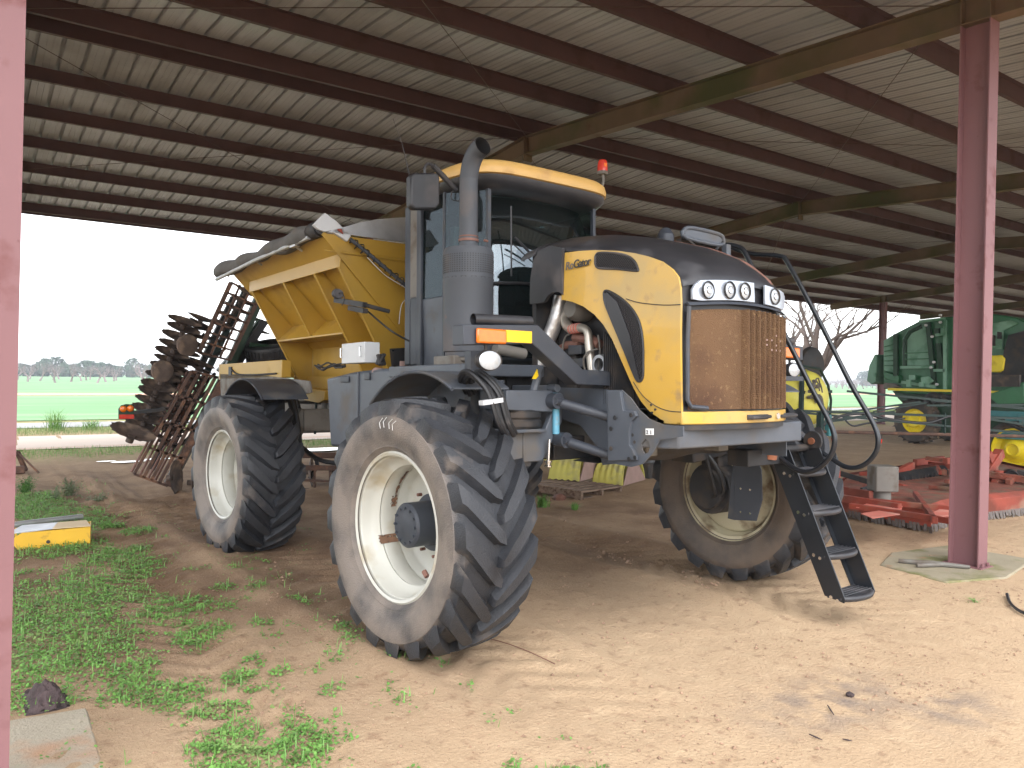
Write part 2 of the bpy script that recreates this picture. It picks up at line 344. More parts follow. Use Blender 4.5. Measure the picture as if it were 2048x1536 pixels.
# ================================================================ GROUND, ROADS, FIELD
def axis(fine0, fine1, st, lo, hi):
    a = [fine0+i*st for i in range(int((fine1-fine0)/st)+1)]
    d = st; x = a[-1]
    while x < hi: d *= 1.22; x += d; a.append(x)
    d = st; x = a[0]; b = []
    while x > lo: d *= 1.22; x -= d; b.append(x)
    return b[::-1]+a
GX = axis(-.6, 10.6, .05, -1500, 1500); GY = axis(1.6, 12.4, .05, -300, 1500)
def rut(d, w): return math.exp(-(d/w)**2)
def gh(x, y):
    if x < -8 or x > 40 or y > 30 or y < -5: return 0.
    h = .016*fbm(x, y, .5, 3)+.012*fbm(x, y, 3.2, 3, 4)
    m = 1 if 4.4 < y < 17 else max(0, 1-min(abs(y-4.4), abs(y-17))/1.5)
    h += m*.030*abs(fbm(x, y, 6, 3, 9))+.006*fbm(x, y, 14, 2, 3)
    h += .038*math.exp(-((x-2.75)**2+(y-4.85)**2)/1.0)+.034*math.exp(-((x-6.3)**2+(y-5.0)**2)/1.0)
    # tread marks and ridges left behind the wheels
    for cx in (2.95, 6.15):
        for c2, amp in ((cx, 1.), (cx-.62, -.9), (cx+.62, -.9)):
            d = x-(c2-.04*(y-5))
            h -= m*amp*.036*rut(d, .3 if c2 == cx else .14)
        d = x-(cx-.04*(y-5))
        if abs(d) < .45: h += m*.020*sin((y+abs(d)*.9)*2*pi/.27)*(.6+.8*fbm(x, y, 2, 2, 5))
    d = x-1.35-.03*(y-5); h -= m*.02*rut(d, .3); 
    if abs(d) < .35: h += m*.026*sin((y-abs(d)*.8)*2*pi/.24)*(.5+1.0*abs(fbm(x, y, 1.6, 2, 8)))
    if y > 10.5 and 1 < x < 3: h += .022*sin((y+x*.3)*2*pi/.34)*min(1, (y-10.5)/1.5)
    if x > 8 and y > 4.8:                       # raised bank of old soil further back
        h += .09*math.exp(-((y-11.6-.25*(x-12))/.55)**2)*(.6+.6*fbm(x, y, 1.3, 2, 2))+.07*math.exp(-((y-14.6-.1*(x-12))/.5)**2)
    return h
vs = [(x, y, gh(x, y)) for y in GY for x in GX]; nx = len(GX)
fs = [(j*nx+i, j*nx+i+1, (j+1)*nx+i+1, (j+1)*nx+i) for j in range(len(GY)-1) for i in range(nx-1)]
gm = MB(); gm.v = vs; gm.f = fs; gm.mi = [0]*len(fs)
def ground_mat():
    m = bpy.data.materials.new('sandy_soil'); m.use_nodes = True; t = m.node_tree; n = t.nodes; l = t.links; b = n['Principled BSDF']
    b.inputs['Roughness'].default_value = .95; b.inputs['Specular IOR Level'].default_value = .15
    tc = n.new('ShaderNodeTexCoord'); sp = n.new('ShaderNodeSeparateXYZ'); l.new(tc.outputs['Object'], sp.inputs[0])
    def nz(sc, det=6, w=0, st=None):
        x = n.new('ShaderNodeTexNoise'); x.inputs['Scale'].default_value = sc; x.inputs['Detail'].default_value = det; x.noise_dimensions = '4D'; x.inputs['W'].default_value = w
        if st:
            mp = n.new('ShaderNodeMapping'); mp.inputs['Scale'].default_value = st; l.new(tc.outputs['Object'], mp.inputs[0]); l.new(mp.outputs[0], x.inputs['Vector'])
        else: l.new(tc.outputs['Object'], x.inputs['Vector'])
        return x.outputs['Fac']
    def mr(s, a, c, lo=0, hi=1):
        x = n.new('ShaderNodeMapRange'); x.inputs[1].default_value = a; x.inputs[2].default_value = c; x.inputs[3].default_value = lo; x.inputs[4].default_value = hi; l.new(s, x.inputs[0]); return x.outputs[0]
    def math_(op, a, c):
        x = n.new('ShaderNodeMath'); x.operation = op
        for i, v in enumerate((a, c)):
            if isinstance(v, (int, float)): x.inputs[i].default_value = v
            else: l.new(v, x.inputs[i])
        return x.outputs[0]
    def mix(f, a, c):
        x = n.new('ShaderNodeMix'); x.data_type = 'RGBA'; l.new(f, x.inputs[0])
        for i, v in ((6, a), (7, c)):
            if isinstance(v, tuple): x.inputs[i].default_value = (*v, 1)
            else: l.new(v, x.inputs[i])
        return x.outputs[2]
    c = mix(mr(nz(.9), .3, .7), srgb(188, 162, 132), srgb(178, 152, 123))
    c = mix(mr(nz(6, 8, 2), .5, .8, 0, .6), c, srgb(198, 174, 143))
    a = n.new('ShaderNodeAttribute'); a.attribute_name = 'moist'
    mo = math_('MULTIPLY', a.outputs['Fac'], mr(nz(1.6, 7, 5), .3, .6, .45, 1.))
    c = mix(mo, c, srgb(122, 98, 78))
    c = mix(math_('MULTIPLY', mr(nz(9, 8, 8), .56, .68, 0, .45), 1), c, srgb(126, 96, 76))
    # scattered dark crumbs and chaff
    c = mix(mr(nz(75, 3, 1), .63, .70, 0, .75), c, srgb(112, 80, 66))
    c = mix(mr(nz(42, 4, 14, (1.6, .7, 1)), .66, .74, 0, .6), c, srgb(120, 92, 80))
    c = mix(mr(nz(110, 2, 21), .66, .72, 0, .6), c, srgb(232, 214, 188))
    g = n.new('ShaderNodeAttribute'); g.attribute_name = 'green'
    gf = math_('MULTIPLY', g.outputs['Fac'], mr(nz(7, 6, 3), .38, .6, .0, 1.))
    c = mix(gf, c, mix(mr(nz(14, 5), .4, .6), srgb(108, 128, 62), srgb(132, 150, 84)))
    o = n.new('ShaderNodeAttribute'); o.attribute_name = 'oil'
    c = mix(math_('MULTIPLY', o.outputs['Fac'], mr(nz(5, 7, 6), .4, .6)), c, srgb(128, 116, 108))
    l.new(c, b.inputs['Base Color'])
    bp = n.new('ShaderNodeBump'); bp.inputs['Strength'].default_value = .6; bp.inputs['Distance'].default_value = .02
    hh = math_('ADD', nz(38, 8, 3), math_('MULTIPLY', nz(120, 4, 6), .5)); l.new(hh, bp.inputs['Height']); l.new(bp.outputs[0], b.inputs['Normal'])
    return m
MT['ground'] = ground_mat()
g_ob = gm.build('ground', 'ground', smooth=180, fixn=False); tag(g_ob, kind='structure')
def attr(name, fn):
    a = g_ob.data.attributes.new(name, 'FLOAT', 'POINT'); a.data.foreach_set('value', [fn(x, y) for x, y, z in vs])
sm = lambda a, b, x: max(0, min(1, (x-a)/(b-a)))
def moist(x, y):
    if y > 30 or y < 0 or x < -10 or x > 60: return .1
    v = sm(4.2, 6.5, y)*(1-.7*sm(16, 21, y))*(1-.45*sm(8, 11, x))
    v += .35*rut(x-1.45-.03*(y-5), .45)*sm(5, 6.5, y)*(1-sm(14, 17, y))+.3*rut(x-2.9, .7)*sm(4.6, 5.6, y)*(1-sm(12, 14, y))
    if x < 3: v = max(v, .5*sm(3.2, 4.4, y)*(1-.6*sm(14, 18, y)))
    return v*(.8+.5*fbm(x, y, .8, 2, 3))
def green(x, y):
    v = 0
    if y > 18: v = .95*sm(19.6, 21, y+.8*fbm(x, y, .5, 2))*(1-sm(22.4, 22.9, y+.4*fbm(x, y, .4, 2, 4)))
    if y > 27: v = max(v, .9*sm(27.6, 28.2, y+.5*fbm(x, y, .3, 2, 1)))
    return v
attr('moist', moist); attr('green', green)
attr('oil', lambda x, y: .9*math.exp(-(((x-4.35)/.55)**2+((y-2.75)/.3)**2))+.8*math.exp(-(((x-4.9)/.35)**2+((y-2.25)/.2)**2)) if 0 < y < 6 and 2 < x < 7 else 0)
def sheet(name, x0, x1, y0, y1, z, mat, wob=0, nxs=60):
    b = MB(); b.grid(lambda u, v: (x0+(x1-x0)*u, y0+(y1-y0)*v+wob*fbm(u*30, v*3, 1, 2), z), nxs, 2)
    return tag(b.build(name, mat, smooth=0, fixn=False), kind='structure')
MT['asphalt'] = M('pale_asphalt', (.36, .35, .35), .9, var=.06, scale=1)
MT['lane'] = M('pale_sandy_lane', srgb(214, 196, 180), .95, var=.07, scale=.4, dirt=(srgb(206, 160, 130), .55, .7), stretch=(.15, 1, 1))
MT['crop'] = M('young_green_crop', srgb(112, 152, 104), .9, var=.12, scale=.12, dirt=(srgb(136, 166, 122), .5, .35), dirt2=(srgb(96, 134, 84), .58, 1.1), stretch=(.2, 1, 1), bump=.6, bscale=6)
MT['reddirt'] = M('reddish_dirt_strip', srgb(214, 170, 140), .95, var=.06, scale=.3)
sheet('dirt_lane', -60, 120, 22.7, 27.4, .02, 'lane', .35, 200)
sheet('road', -900, 900, 31.2, 34.3, .03, 'asphalt')
sheet('field', -1400, 1400, 36, 1400, .03, 'crop')
sheet('field_track', -900, 900, 74, 82, .05, 'reddirt')
MT['puddle'] = M('puddle_water', (.25, .22, .19), .03, var=.1, spec=1.)
for i, (x, y, rx, ry) in enumerate([(2.95, 18.6, .35, .16), (3.6, 18.9, .3, .16), (2.55, 18.9, .2, .08), (7.6, 19.5, 1.2, .4)]):
    b = MB(); b.add([(x, y, .03)]+[(x+rx*cos(a*pi/14)*(1+.3*mnoise.noise(Vector((a*.6, i, 0)))), y+ry*sin(a*pi/14)*(1+.35*mnoise.noise(Vector((a*.5, 5, i)))), .03) for a in range(28)], [(0, a+1, (a+1) % 28+1) for a in range(28)])
    tag(b.build('puddle', 'puddle', smooth=0), kind='structure')
# oily puddle beside the rear wheel
b = MB(); b.add([(2.62, 9.9, .012)]+[(2.62+.2*cos(a*pi/10)*(1+.3*sin(a*1.7)), 9.9+.28*sin(a*pi/10), .012) for a in range(20)], [(0, a+1, (a+1) % 20+1) for a in range(20)])
MT['mudwater'] = M('muddy_water', srgb(120, 92, 66), .12, var=.1, spec=.6)
tag(b.build('puddle', 'mudwater', smooth=0), kind='structure')

# ================================================================ SHED
RY, SL, ZR = 12.45, .07, 6.73
def zb(y): return ZR-SL*abs(y-RY)
BX = [.12, 8.88, 17.83, 26.8, 35.7, 44.6, 53.6]
def shr(b): b.v = [(p[0]+.024*(p[1]-4), p[1], p[2]) for p in b.v]   # the frames run a touch off square
shed = empty('open_shed', (0, 0, 0), None, 'long open-sided steel shed with red oxide frame and ribbed metal roof', 'shed')
# roof sheeting: deep ribs with small stiffeners, run down both slopes
def roof_mat():
    m = M('weathered_galvalume', srgb(160, 164, 168), .55, .1, var=.05, scale=.3, dirt=(srgb(142, 145, 146), .5, .5))
    return m
MT['roofsheet'] = roof_mat()
pit = .335; XA, XB = -4.2, 58.5; nr = int((XB-XA)/pit)
prof = []
for k in range(nr):
    x = XA+k*pit
    prof += [(x, 0), (x+.010, .055), (x+.054, .055), (x+.064, 0), (x+.145, 0), (x+.155, .007), (x+.165, 0), (x+.235, 0), (x+.245, .007), (x+.255, 0)]
prof.append((XA+nr*pit, 0))
for s_ in (-1, 1):
    b = MB(); Y0, Y1 = (RY, 1.55) if s_ < 0 else (RY, 23.35)
    ys = [Y0+(Y1-Y0)*i/8 for i in range(9)]
    K = len(prof); z = lambda y: zb(y)+.238
    b.v = [(x, y, z(y)+h) for y in ys for x, h in prof]; b.f = [(j*K+i, j*K+i+1, (j+1)*K+i+1, (j+1)*K+i) for j in range(8) for i in range(K-1)]; b.mi = [0]*len(b.f)
    b.build('roof_sheeting', 'roofsheet', shed, smooth=0, fixn=False)
b = MB(); b.prism([(XA, RY-.35, zb(RY-.35)+.30), (XA, RY, zb(RY)+.325), (XA, RY+.35, zb(RY+.35)+.30), (XA, RY, zb(RY)+.317)], (nr*pit, 0, 0)); b.build('ridge_cap', 'roofsheet', shed)
# purlins: Z sections
PY = [RY-.33, RY+.33]+[RY+s_*(2.1+1.71*k) for s_ in (-1, 1) for k in range(6)]
for y in PY:
    d = 1 if y > RY else -1; z0 = zb(y); b = MB(); w = .07; t = .006
    sec = [(0, 0), (-d*w, 0), (-d*w, .015), (-d*(w-t), .015), (-d*(w-t), t), (-d*0.0-d*t*0, t), (0, .2-t), (d*w, .2-t-d*0), (d*w, .2), (-d*t, .2), (-d*t, t*1.01)]
    sec = [(0, .0), (-d*w, 0), (-d*w, .02), (-d*w+d*t, .02), (-d*w+d*t, t), (-d*t, t), (-d*t, .235), (d*w, .235), (d*w, .235-t), (0, .235-t)]
    b.prism([(XA+.05, y+a, z0+c) for a, c in sec], (nr*pit-.1, 0, 0))
    b.build('purlin', 'steel_red_old', shed, smooth=0)
for y in (1.58, 23.3):      # eave gutters struts
    b = MB(); z0 = zb(y); b.box((XA+.05, y-.03, z0-.01), (XA+nr*pit-.05, y+.03, z0+.225)); b.build('eave_strut', 'steel_red_old', shed, smooth=0)
# rafters
def ibeam(b, p0, p1, d0, d1, fw=.2, tf=.014, tw=.01):   # tapered I beam in the Y-Z plane; top line p0->p1
    (x, y0, z0), (_, y1, z1) = p0, p1
    f = .002
    b.prism([(x-fw/2, y0, z0-f), (x-fw/2, y1, z1-f), (x-fw/2, y1, z1-f-tf), (x-fw/2, y0, z0-f-tf)], (fw, 0, 0))
    b.prism([(x-tw/2, y0, z0-f-tf), (x-tw/2, y1, z1-f-tf), (x-tw/2, y1, z1-d1+tf), (x-tw/2, y0, z0-d0+tf)], (tw, 0, 0))
    b.prism([(x-fw/2, y0, z0-d0+tf), (x-fw/2, y1, z1-d1+tf), (x-fw/2, y1, z1-d1), (x-fw/2, y0, z0-d0)], (fw, 0, 0))
for i, x in enumerate(BX):
    for s_ in (-1, 1):
        b = MB(); ye = 1.7 if s_ < 0 else 23.15
        ibeam(b, (x, RY+s_*.015, zb(RY)), (x, ye, zb(ye)), .36, .30)
        b.box((x-.1, RY+s_*.003, zb(RY)-.48), (x+.1, RY+s_*.014, zb(RY)-.01))
        for yy in (3.98, 20.3):
            if (s_ < 0) == (yy < RY):
                for dy in (-.15, .15): b.box((x-.095, yy+dy-.006, zb(yy)-.30), (x+.095, yy+dy+.006, zb(yy)-.02))
        shr(b); b.build('rafter', 'rafter', shed, smooth=0)
        for k in range(4):
            b2 = MB(); y_ = RY+s_*.02; bz = zb(RY)-.06-.1*k
            if k == 0 and i < 4:
                for kk in range(4):
                    for dx in (-.06, .06): b2.cyl((x+dx, RY-.03, zb(RY)-.07-.11*kk), (x+dx, RY+.03, zb(RY)-.07-.11*kk), .014, 6)
                if s_ > 0: shr(b2); b2.build('ridge_bolts', 'rafter', shed, smooth=0)
for x in BX:
    for yc in (3.98, 20.3):
        if x < 2 and yc > 10: continue
        b = MB(); zt = zb(yc)-.31; fd = .155; z0 = .03; dark = 0
        b.box((x-.1, yc-fd, z0), (x+.1, yc-fd+.014, zt)); b.box((x-.1, yc+fd-.014, z0), (x+.1, yc+fd, zt)); b.box((x-.005, yc-fd+.014, z0), (x+.005, yc+fd-.014, zt))
        b.box((x-.14, yc-.2, .012), (x+.14, yc+.2, .03))
        for dx in (-.11, .11):
            b.cyl((x+dx*.55, yc-.18, .03), (x+dx*.55, yc-.18, .07), .015, 6)
        b.v = [(p[0]+(p[2]-5.2)*.011, p[1], p[2]) for p in b.v]
        if yc > 10: shr(b)
        b.build('column', 'steel_red', shed, smooth=0)
# bracing cables under the roof
def cab(p, q): b = MB(); b.tube([p, q], .006, 5); b.build('brace_cable', 'cable', shed)
for i in (0, 1, 2):
    a, c = BX[i], BX[i+1]
    cab((a, 4.3, zb(4.3)-.02), (c+.2, RY, zb(RY)-.02)); cab((c, 4.3, zb(4.3)-.02), (a, RY, zb(RY)-.02))
    cab((a, 20.2, zb(20.2)-.02), (c, RY+.1, zb(RY)-.02)); cab((c, 20.2, zb(20.2)-.02), (a, RY+.1, zb(RY)-.02))
# footings

b = MB(); b.prism([(.60, 5.08, .075), (.55, 3.2, .075), (-.8, 3.2, .075), (-.75, 5.25, .075)], (0, 0, -.12))
o = b.build('concrete_footing', 'concrete2', None, bevel=.012); o.location = (0, 0, -.065); tag(o, 'stained concrete pad under the nearest shed post at the left edge', 'concrete pad', 'concrete pads under the shed posts')
b = MB(); b.prism([(8.02, 4.5, .02), (7.88, 3.75, .02), (8.6, 3.5, .02), (9.75, 3.7, .02), (9.7, 4.6, .02), (8.7, 4.75, .02)], (0, 0, -.12))
o = b.build('concrete_footing', 'concrete', None, bevel=.015); tag(o, 'mossy cracked concrete pad under the thick right post with a rod lying on it', 'concrete pad', 'concrete pads under the shed posts')
b = MB(); b.tube([(8.25, 4.42, .045), (8.42, 4.15, .05), (8.62, 3.86, .045)], [.022, .03, .018], 8); b.tube([(8.2, 4.2, .045), (8.5, 4.05, .05)], .02, 8)
tag(b.build('steel_rod', 'tan'), 'short worn metal rod lying on the concrete at the foot of the right post', 'rod')

# ================================================================ SELF-PROPELLED SPREADER
TR = empty('fertilizer_spreader', (4.51, 4.95, 0), (radians(-1.0), 0, radians(2.5)),
  'tall yellow self-propelled spreader with rusty pleated grille, upright exhaust stack and four big lugged tyres', 'spreader truck')
def carcass(b, R, W, rr, n=96):
    hw = W/2
    prof = [(-hw*.74, rr), (-hw*.80, rr+.02), (-hw*.87, rr+.045), (-hw*.885, rr+.05), (-hw*.885, rr+.06), (-hw*.95, rr+.10), (-hw*1.02, rr+.20), (-hw*1.0, rr+.26), (-hw*.93, R-.115), (-hw*.84, R-.078), (-hw*.4, R-.066), (0, R-.063)]
    prof = prof+[(-a, r) for a, r in prof[-2::-1]]
    b.lathe(prof, n=n, close=False)
def tyre_mesh(R=.93, W=.70, rr=.50, N=20, lw=.118, flip=-1, n=96):
    b = MB(); carcass(b, R, W, rr, n); hw = W/2
    d = []
    for (x, y, z) in b.v:
        r = sqrt(y*y+z*z); d.append(max(0, min(1, (R-.075-r)/.06))*1.0)
    for s_ in (-1, 1):
        for k in range(N):
            th0 = 2*pi*(k+(.5 if s_ > 0 else 0))/N+random.uniform(-.004, .004)
            secs = []
            T = [0, .03, .2, .4, .6, .8, .93, 1.0, 1.06, 1.1]
            for t in T:
                tt = min(t, 1.0)
                x = s_*(-.012+tt*hw*.985)
                off = flip*(.36*tt**1.15)/R*(.93)
                wsc = 1.0 if t > .03 else .55
                if t <= 1.0:
                    rb = R-.10-(.03*tt**3); rt = R-.018*tt**2.5-(.012 if t == 0 else 0)
                    if t == 1.0: rt = R-.028
                    dx = 0
                else:
                    rb = R-.20; rt = R-.085-(t-1.06)*1.6; dx = s_*.012
                    if t > 1.08: rt = R-.17
                secs.append((x+dx, th0+off, rb, rt, lw*wsc*(1+.25*tt)))
            o = len(b.v)
            for (x, th, rb, rt, w) in secs:
                for r, ww in ((rb, w*.68), (rt, w*.42), (rt, -w*.42), (rb, -w*.68)):
                    a = th+ww/r; b.v.append((x, cos(a)*r, sin(a)*r)); d.append(max(0, min(1, (R-.075-r)/.06))*.8)
            for i in range(len(secs)-1):
                for q in range(3): b.f.append((o+i*4+q, o+i*4+q+1, o+i*4+4+q+1, o+i*4+4+q)); b.mi.append(0)
            b.f.append((o, o+1, o+2, o+3)); b.f.append((o+len(secs)*4-1, o+len(secs)*4-2, o+len(secs)*4-3, o+len(secs)*4-4)); b.mi += [0, 0]
    b.dust = d
    return b
def rim_mesh(b, rr=.50, W=.70, disc=.30, sgn=-1):
    # outer face towards -x; profile from outer lip through the barrel to the inner lip
    h = W/2*.78
    P = [(-h-.004, rr-.012), (-h-.014, rr+.006), (-h-.004, rr+.018), (-h+.012, rr+.008), (-h+.016, rr-.018), (-h+.03, rr-.026), (-h+.085, rr-.030), (-h+.115, rr-.055), (-h+.135, rr-.085), (-h+.15, rr-.078), (-h+.165, rr-.086), (-h+.27, rr-.09), (-h+.285, rr-.08), (-h+.30, rr-.09), (-h+disc, rr-.092), (-h+disc+.015, rr-.10), (-h+disc+.03, rr-.13)]
    b.lathe([(a, r) for a, r in P]+[(-h+disc+.035, .30), (-h+disc+.02, .24), (-h+disc+.02, 0.001)], n=72)
    b.lathe([(h+.01, rr+.016), (h-.012, rr+.004), (h-.02, rr-.024), (h-.10, rr-.035), (h-.14, rr-.058), (-h+disc+.04, rr-.07), (-h+disc+.05, rr-.1), (-h+disc+.055, .3), (-h+disc+.04, .2), (-h+disc+.04, .001)], n=72)
    b.lathe([(-h+disc-.012, rr-.068), (-h+disc-.012, rr-.082), (-h+disc+.01, rr-.088)], n=72)
def wheel(name, pos, steer, R, W, rr, N, tmat, rmat, hubout=True, flip=-1, hubface=.13, roll=0.):
    b = MB(); rim_mesh(b, rr, W, .36 if hubout else .30)
    w = b.build('wheel', rmat, TR, loc=pos, rot=(roll, 0, steer), smooth=40)
    t = tyre_mesh(R, W, rr, N, flip=flip).build('tyre', tmat, w, smooth=38)
    return w
RF_, RR_ = .925, .90
wl = wheel('wheel', (-1.865, -.08, RF_), radians(3.5), .89, .62, .50, 20, 'tyre', 'rim')
wr = wheel('wheel', (1.80, -.08, RF_), radians(180+4), .90, .66, .50, 20, 'tyre2', 'rimdirty', flip=1)
rl = wheel('wheel', (-1.68, 4.14, RR_), radians(3), RR_, .68, .485, 21, 'tyre', 'rim')
rr2 = wheel('wheel', (1.72, 4.14, RR_), radians(180), RR_, .68, .485, 21, 'tyre2', 'rimdirty', flip=1)
def hub(w, x0, x1, r, mat='grey_dark'):
    b = MB(); b.lathe([(x0, .001), (x0, r*.42), (x0+.004, r*.5), (x0+.004, r*.88), (x0+.02, r), (x1, r), (x1+.002, r*1.3), (x1+.04, r*1.3)], n=40)
    for k in range(12):
        a = k*pi/6; b.cyl((x0+.006, cos(a)*r*.78, sin(a)*r*.78), (x0-.008, cos(a)*r*.78, sin(a)*r*.78), .010, 6)
    b.build('hub', mat, w)
    b = MB(); 
    for k in range(10):
        a = k*pi/5+.2; b.cyl((x1+.03, cos(a)*r*1.55, sin(a)*r*1.55), (x1-.005, cos(a)*r*1.55, sin(a)*r*1.55), .013, 6)
    b.build('wheel_nuts', 'rust2', w)
hub(wl, -.16, .06, .155); hub(rl, -.04, .06, .14); hub(wr, -.1, .06, .15)
b = MB(); b.cyl((-.20, -.325, -.285), (-.20, -.29, -.255), .018, 8); b.build('valve_cap', 'rust2', wl)
# worn patches where the paint has come off the left front rim barrel
for a0, a1, x0, x1, rr_ in ((radians(-27), radians(-18), -.13, .06, .4068), (radians(10), radians(22), -.02, .026, .4065), (radians(21), radians(58), .0, .018, .4065)):
    b = MB()
    b.thick(lambda u, v: (x0+(x1-x0)*v+.006*sin(u*17+v*9), cos(a0+(a1-a0)*u)*rr_, sin(a0+(a1-a0)*u)*rr_), 14, 6, (0, .0015, 0)); b.build('rust_patch', 'ruststain', wl, smooth=0)
# chalk marks on the tyre wall
b = MB()
for a_, r0 in ((100, .74), (96.5, .745), (91, .75), (87, .745)):
    a = radians(a_); a2 = radians(a_-3.2)
    b.tube([(-.317, -cos(a)*r0*-1, sin(a)*r0), (-.318, cos(a2)*(r0-.03), sin(a2)*(r0-.03)), (-.3175, cos(a2+.01)*(r0-.07), sin(a2+.01)*(r0-.07))], .002, 5)
b.build('chalk_marks', 'sticker', wl)

# ---------------- chassis
b = MB()
for s_ in (-1, 1):
    b.box((s_*.42-.06, -.9, 1.38), (s_*.42+.06, 6.3, 1.66))
for y in (.6, 1.7, 3.0, 4.6, 6.0): b.box((-.36, y-.06, 1.42), (.36, y+.06, 1.6))
b.build('frame', 'tan', TR, bevel=.008)
b = MB(); b.box((-1.05, 3.98, 1.36), (1.05, 4.3, 1.62)); 
for s_ in (-1, 1):
    b.bar((s_*1.0, 4.14, 1.6), (s_*1.28, 4.14, 1.05), .26, .16); b.bar((s_*1.28, 4.14, 1.2), (s_*1.36, 4.14, .8), .26, .3); b.cyl((s_*1.3, 4.14, .9), (s_*1.5, 4.14, .9), .2, 20)
b.build('rear_axle', 'tan', TR, bevel=.01)
b = MB(); b.box((-.8, -.24, 1.32), (.9, .08, 1.50))
for s_ in (1,):
    b.bar((s_*.88, -.08, 1.3), (s_*1.42, -.08, 1.36), .26, .2); b.bar((s_*1.38, -.08, 1.7), (s_*1.40, -.08, .75), .2, .2)
    b.cyl((s_*1.28, -.08, .93), (s_*1.50, -.08, .93), .24, 28); b.cyl((s_*1.22, -.08, .93), (s_*1.29, -.08, .93), .19, 24)
b.build('front_axle', 'dark', TR, bevel=.01)
b = MB(); b.tube([(1.12, -.2, 1.26), (1.18, -.28, 1.1), (1.22, -.30, .95), (1.26, -.2, .84), (1.3, -.15, .8)], .022, 8, sub=5)
b.tube([(1.08, -.2, 1.26), (1.14, -.22, 1.05), (1.2, -.22, .9), (1.26, -.1, .84)], .018, 8, sub=5); b.build('brake_hose', 'rubber', TR)
# guard plate hanging inside the right front wheel
g = [(1.2,-0.434,1.3),(1.2,-0.635,1.313),(1.2,-0.707,1.164),(1.2,-0.717,0.902),(1.2,-0.656,0.709),(1.2,-0.424,0.687)]
b = MB(); b.prism(g, (.012, 0, 0)); b.prism([(1.2, g[0][1]+.01, g[0][2]), (1.2, g[0][1]+.002, g[0][2]), (1.2, g[5][1]+.002, g[5][2]), (1.2, g[5][1]+.07, g[5][2]+.005)], (.05, .01, 0)) 
gp = b.build('guard_plate', 'grey_dark', TR)
b = MB()
for z in (1.20, .98, .77):
    for dy in (-.50, -.60): b.cyl((1.2, dy-.0, z), (1.19, dy, z), .009, 8)
b.build('guard_bolts', 'chrome', gp)

# left front suspension: fork, air spring, arms, shock
Q = lambda x, y, z: (x, y, z)
b = MB()
b.prism([(-1.40, -.42, 1.86), (-.96, -.42, 1.86), (-.90, -.42, 1.79), (-.98, -.42, 1.70), (-1.40, -.42, 1.72)], (0, .32, 0))
b.prism([(-1.40, -.40, 1.575), (-1.02, -.40, 1.575), (-.90, -.40, 1.80), (-.86, -.40, 1.80), (-.86, -.40, 1.62), (-1.05, -.40, 1.34), (-1.42, -.40, 1.34)], (0, .05, 0))
b.box((-1.44, -.46, 1.555), (-1.06, -.1, 1.58)); b.box((-1.42, -.33, 1.3), (-1.1, .12, 1.55)); b.box((-1.24, -.41, 1.36), (-1.225, -.38, 1.56))
b.bar((-1.35, -.1, 1.5), (-1.40, -.08, .9), .24, .2); b.cyl((-1.28, -.08, .93), (-1.46, -.08, .93), .2, 24)
b.cyl((-.93, -.45, 1.80), (-.93, -.2, 1.80), .045, 12); b.box((-.95, -.2, 1.34), (-.80, .1, 1.9))
b.build('suspension_fork', 'grey', TR, bevel=.008)
b = MB(); b.lathe([(1.575, .17), (1.60, .19), (1.635, .19), (1.65, .17), (1.665, .185), (1.70, .185), (1.72, .16)], (-1.19, -.26, 0), 'z', 32); b.build('air_spring', 'dark', TR)
p1, p2, p3, p4 = [(-0.983,-0.45,1.782),(-0.72,-0.775,1.666),(-0.899,-0.45,1.492),(-0.72,-0.776,1.388)]
b = MB()
for a, c in ((p1, p2), (p3, p4)):
    b.tube([a, c], [.038, .034], 14); b.cyl((a[0], a[1]-.05, a[2]), (a[0], a[1]+.06, a[2]), .058, 18); b.cyl((a[0]-.04, a[1]-.055, a[2]), (a[0]+.02, a[1]-.045, a[2]), .028, 10)
b.build('control_arms', 'grey_dark', TR)
s1, s2_ = [(-0.938,-0.42,1.841),(-0.937,-0.42,1.537)]
b = MB(); b.tube([s1, s2_], .027, 14); sk = b.build('shock_absorber', 'blue', TR)
b = MB(); b.cyl((s1[0]-.02, s1[1]-.04, s1[2]+.035), (s1[0]-.02, s1[1]+.05, s1[2]+.035), .03, 12); b.tube([s2_, (s2_[0], s2_[1], s2_[2]-.08)], .014, 8); b.build('shock_mount', 'grey', sk)
b = MB(); b.tube([(-1.02, -.44, 1.5), (-1.03, -.44, 1.32)], .012, 8); b.lathe([(1.30, .028), (1.31, .028), (1.315, .018), (1.33, .018), (1.335, .028), (1.345, .028)], (-1.03, -.44, 0), 'z', 12)
b.build('threaded_rod', 'chrome', TR)
# hose bundle over the tyre
b = MB()
for k in range(6):
    o = Vector((.012*k*(-1)**k, -.012*(k % 3), .014*(k//2)))
    P = [(-1.594,-0.25,1.826),(-1.705,-0.35,1.923),(-1.735,-0.5,1.955),(-1.668,-0.62,1.829),(-1.614,-0.66,1.63),(-1.529,-0.62,1.542)]
    b.tube([Vector(p)+o for p in P], .017, 7, sub=5)
b.build('hydraulic_hoses', 'rubber', TR)
P = [(-1.79,-0.66,1.777),(-1.628,-0.66,1.796)]
b = MB(); b.bar(P[0], P[1], .05, .03); b.build('hose_clamp', 'whitebox', TR)
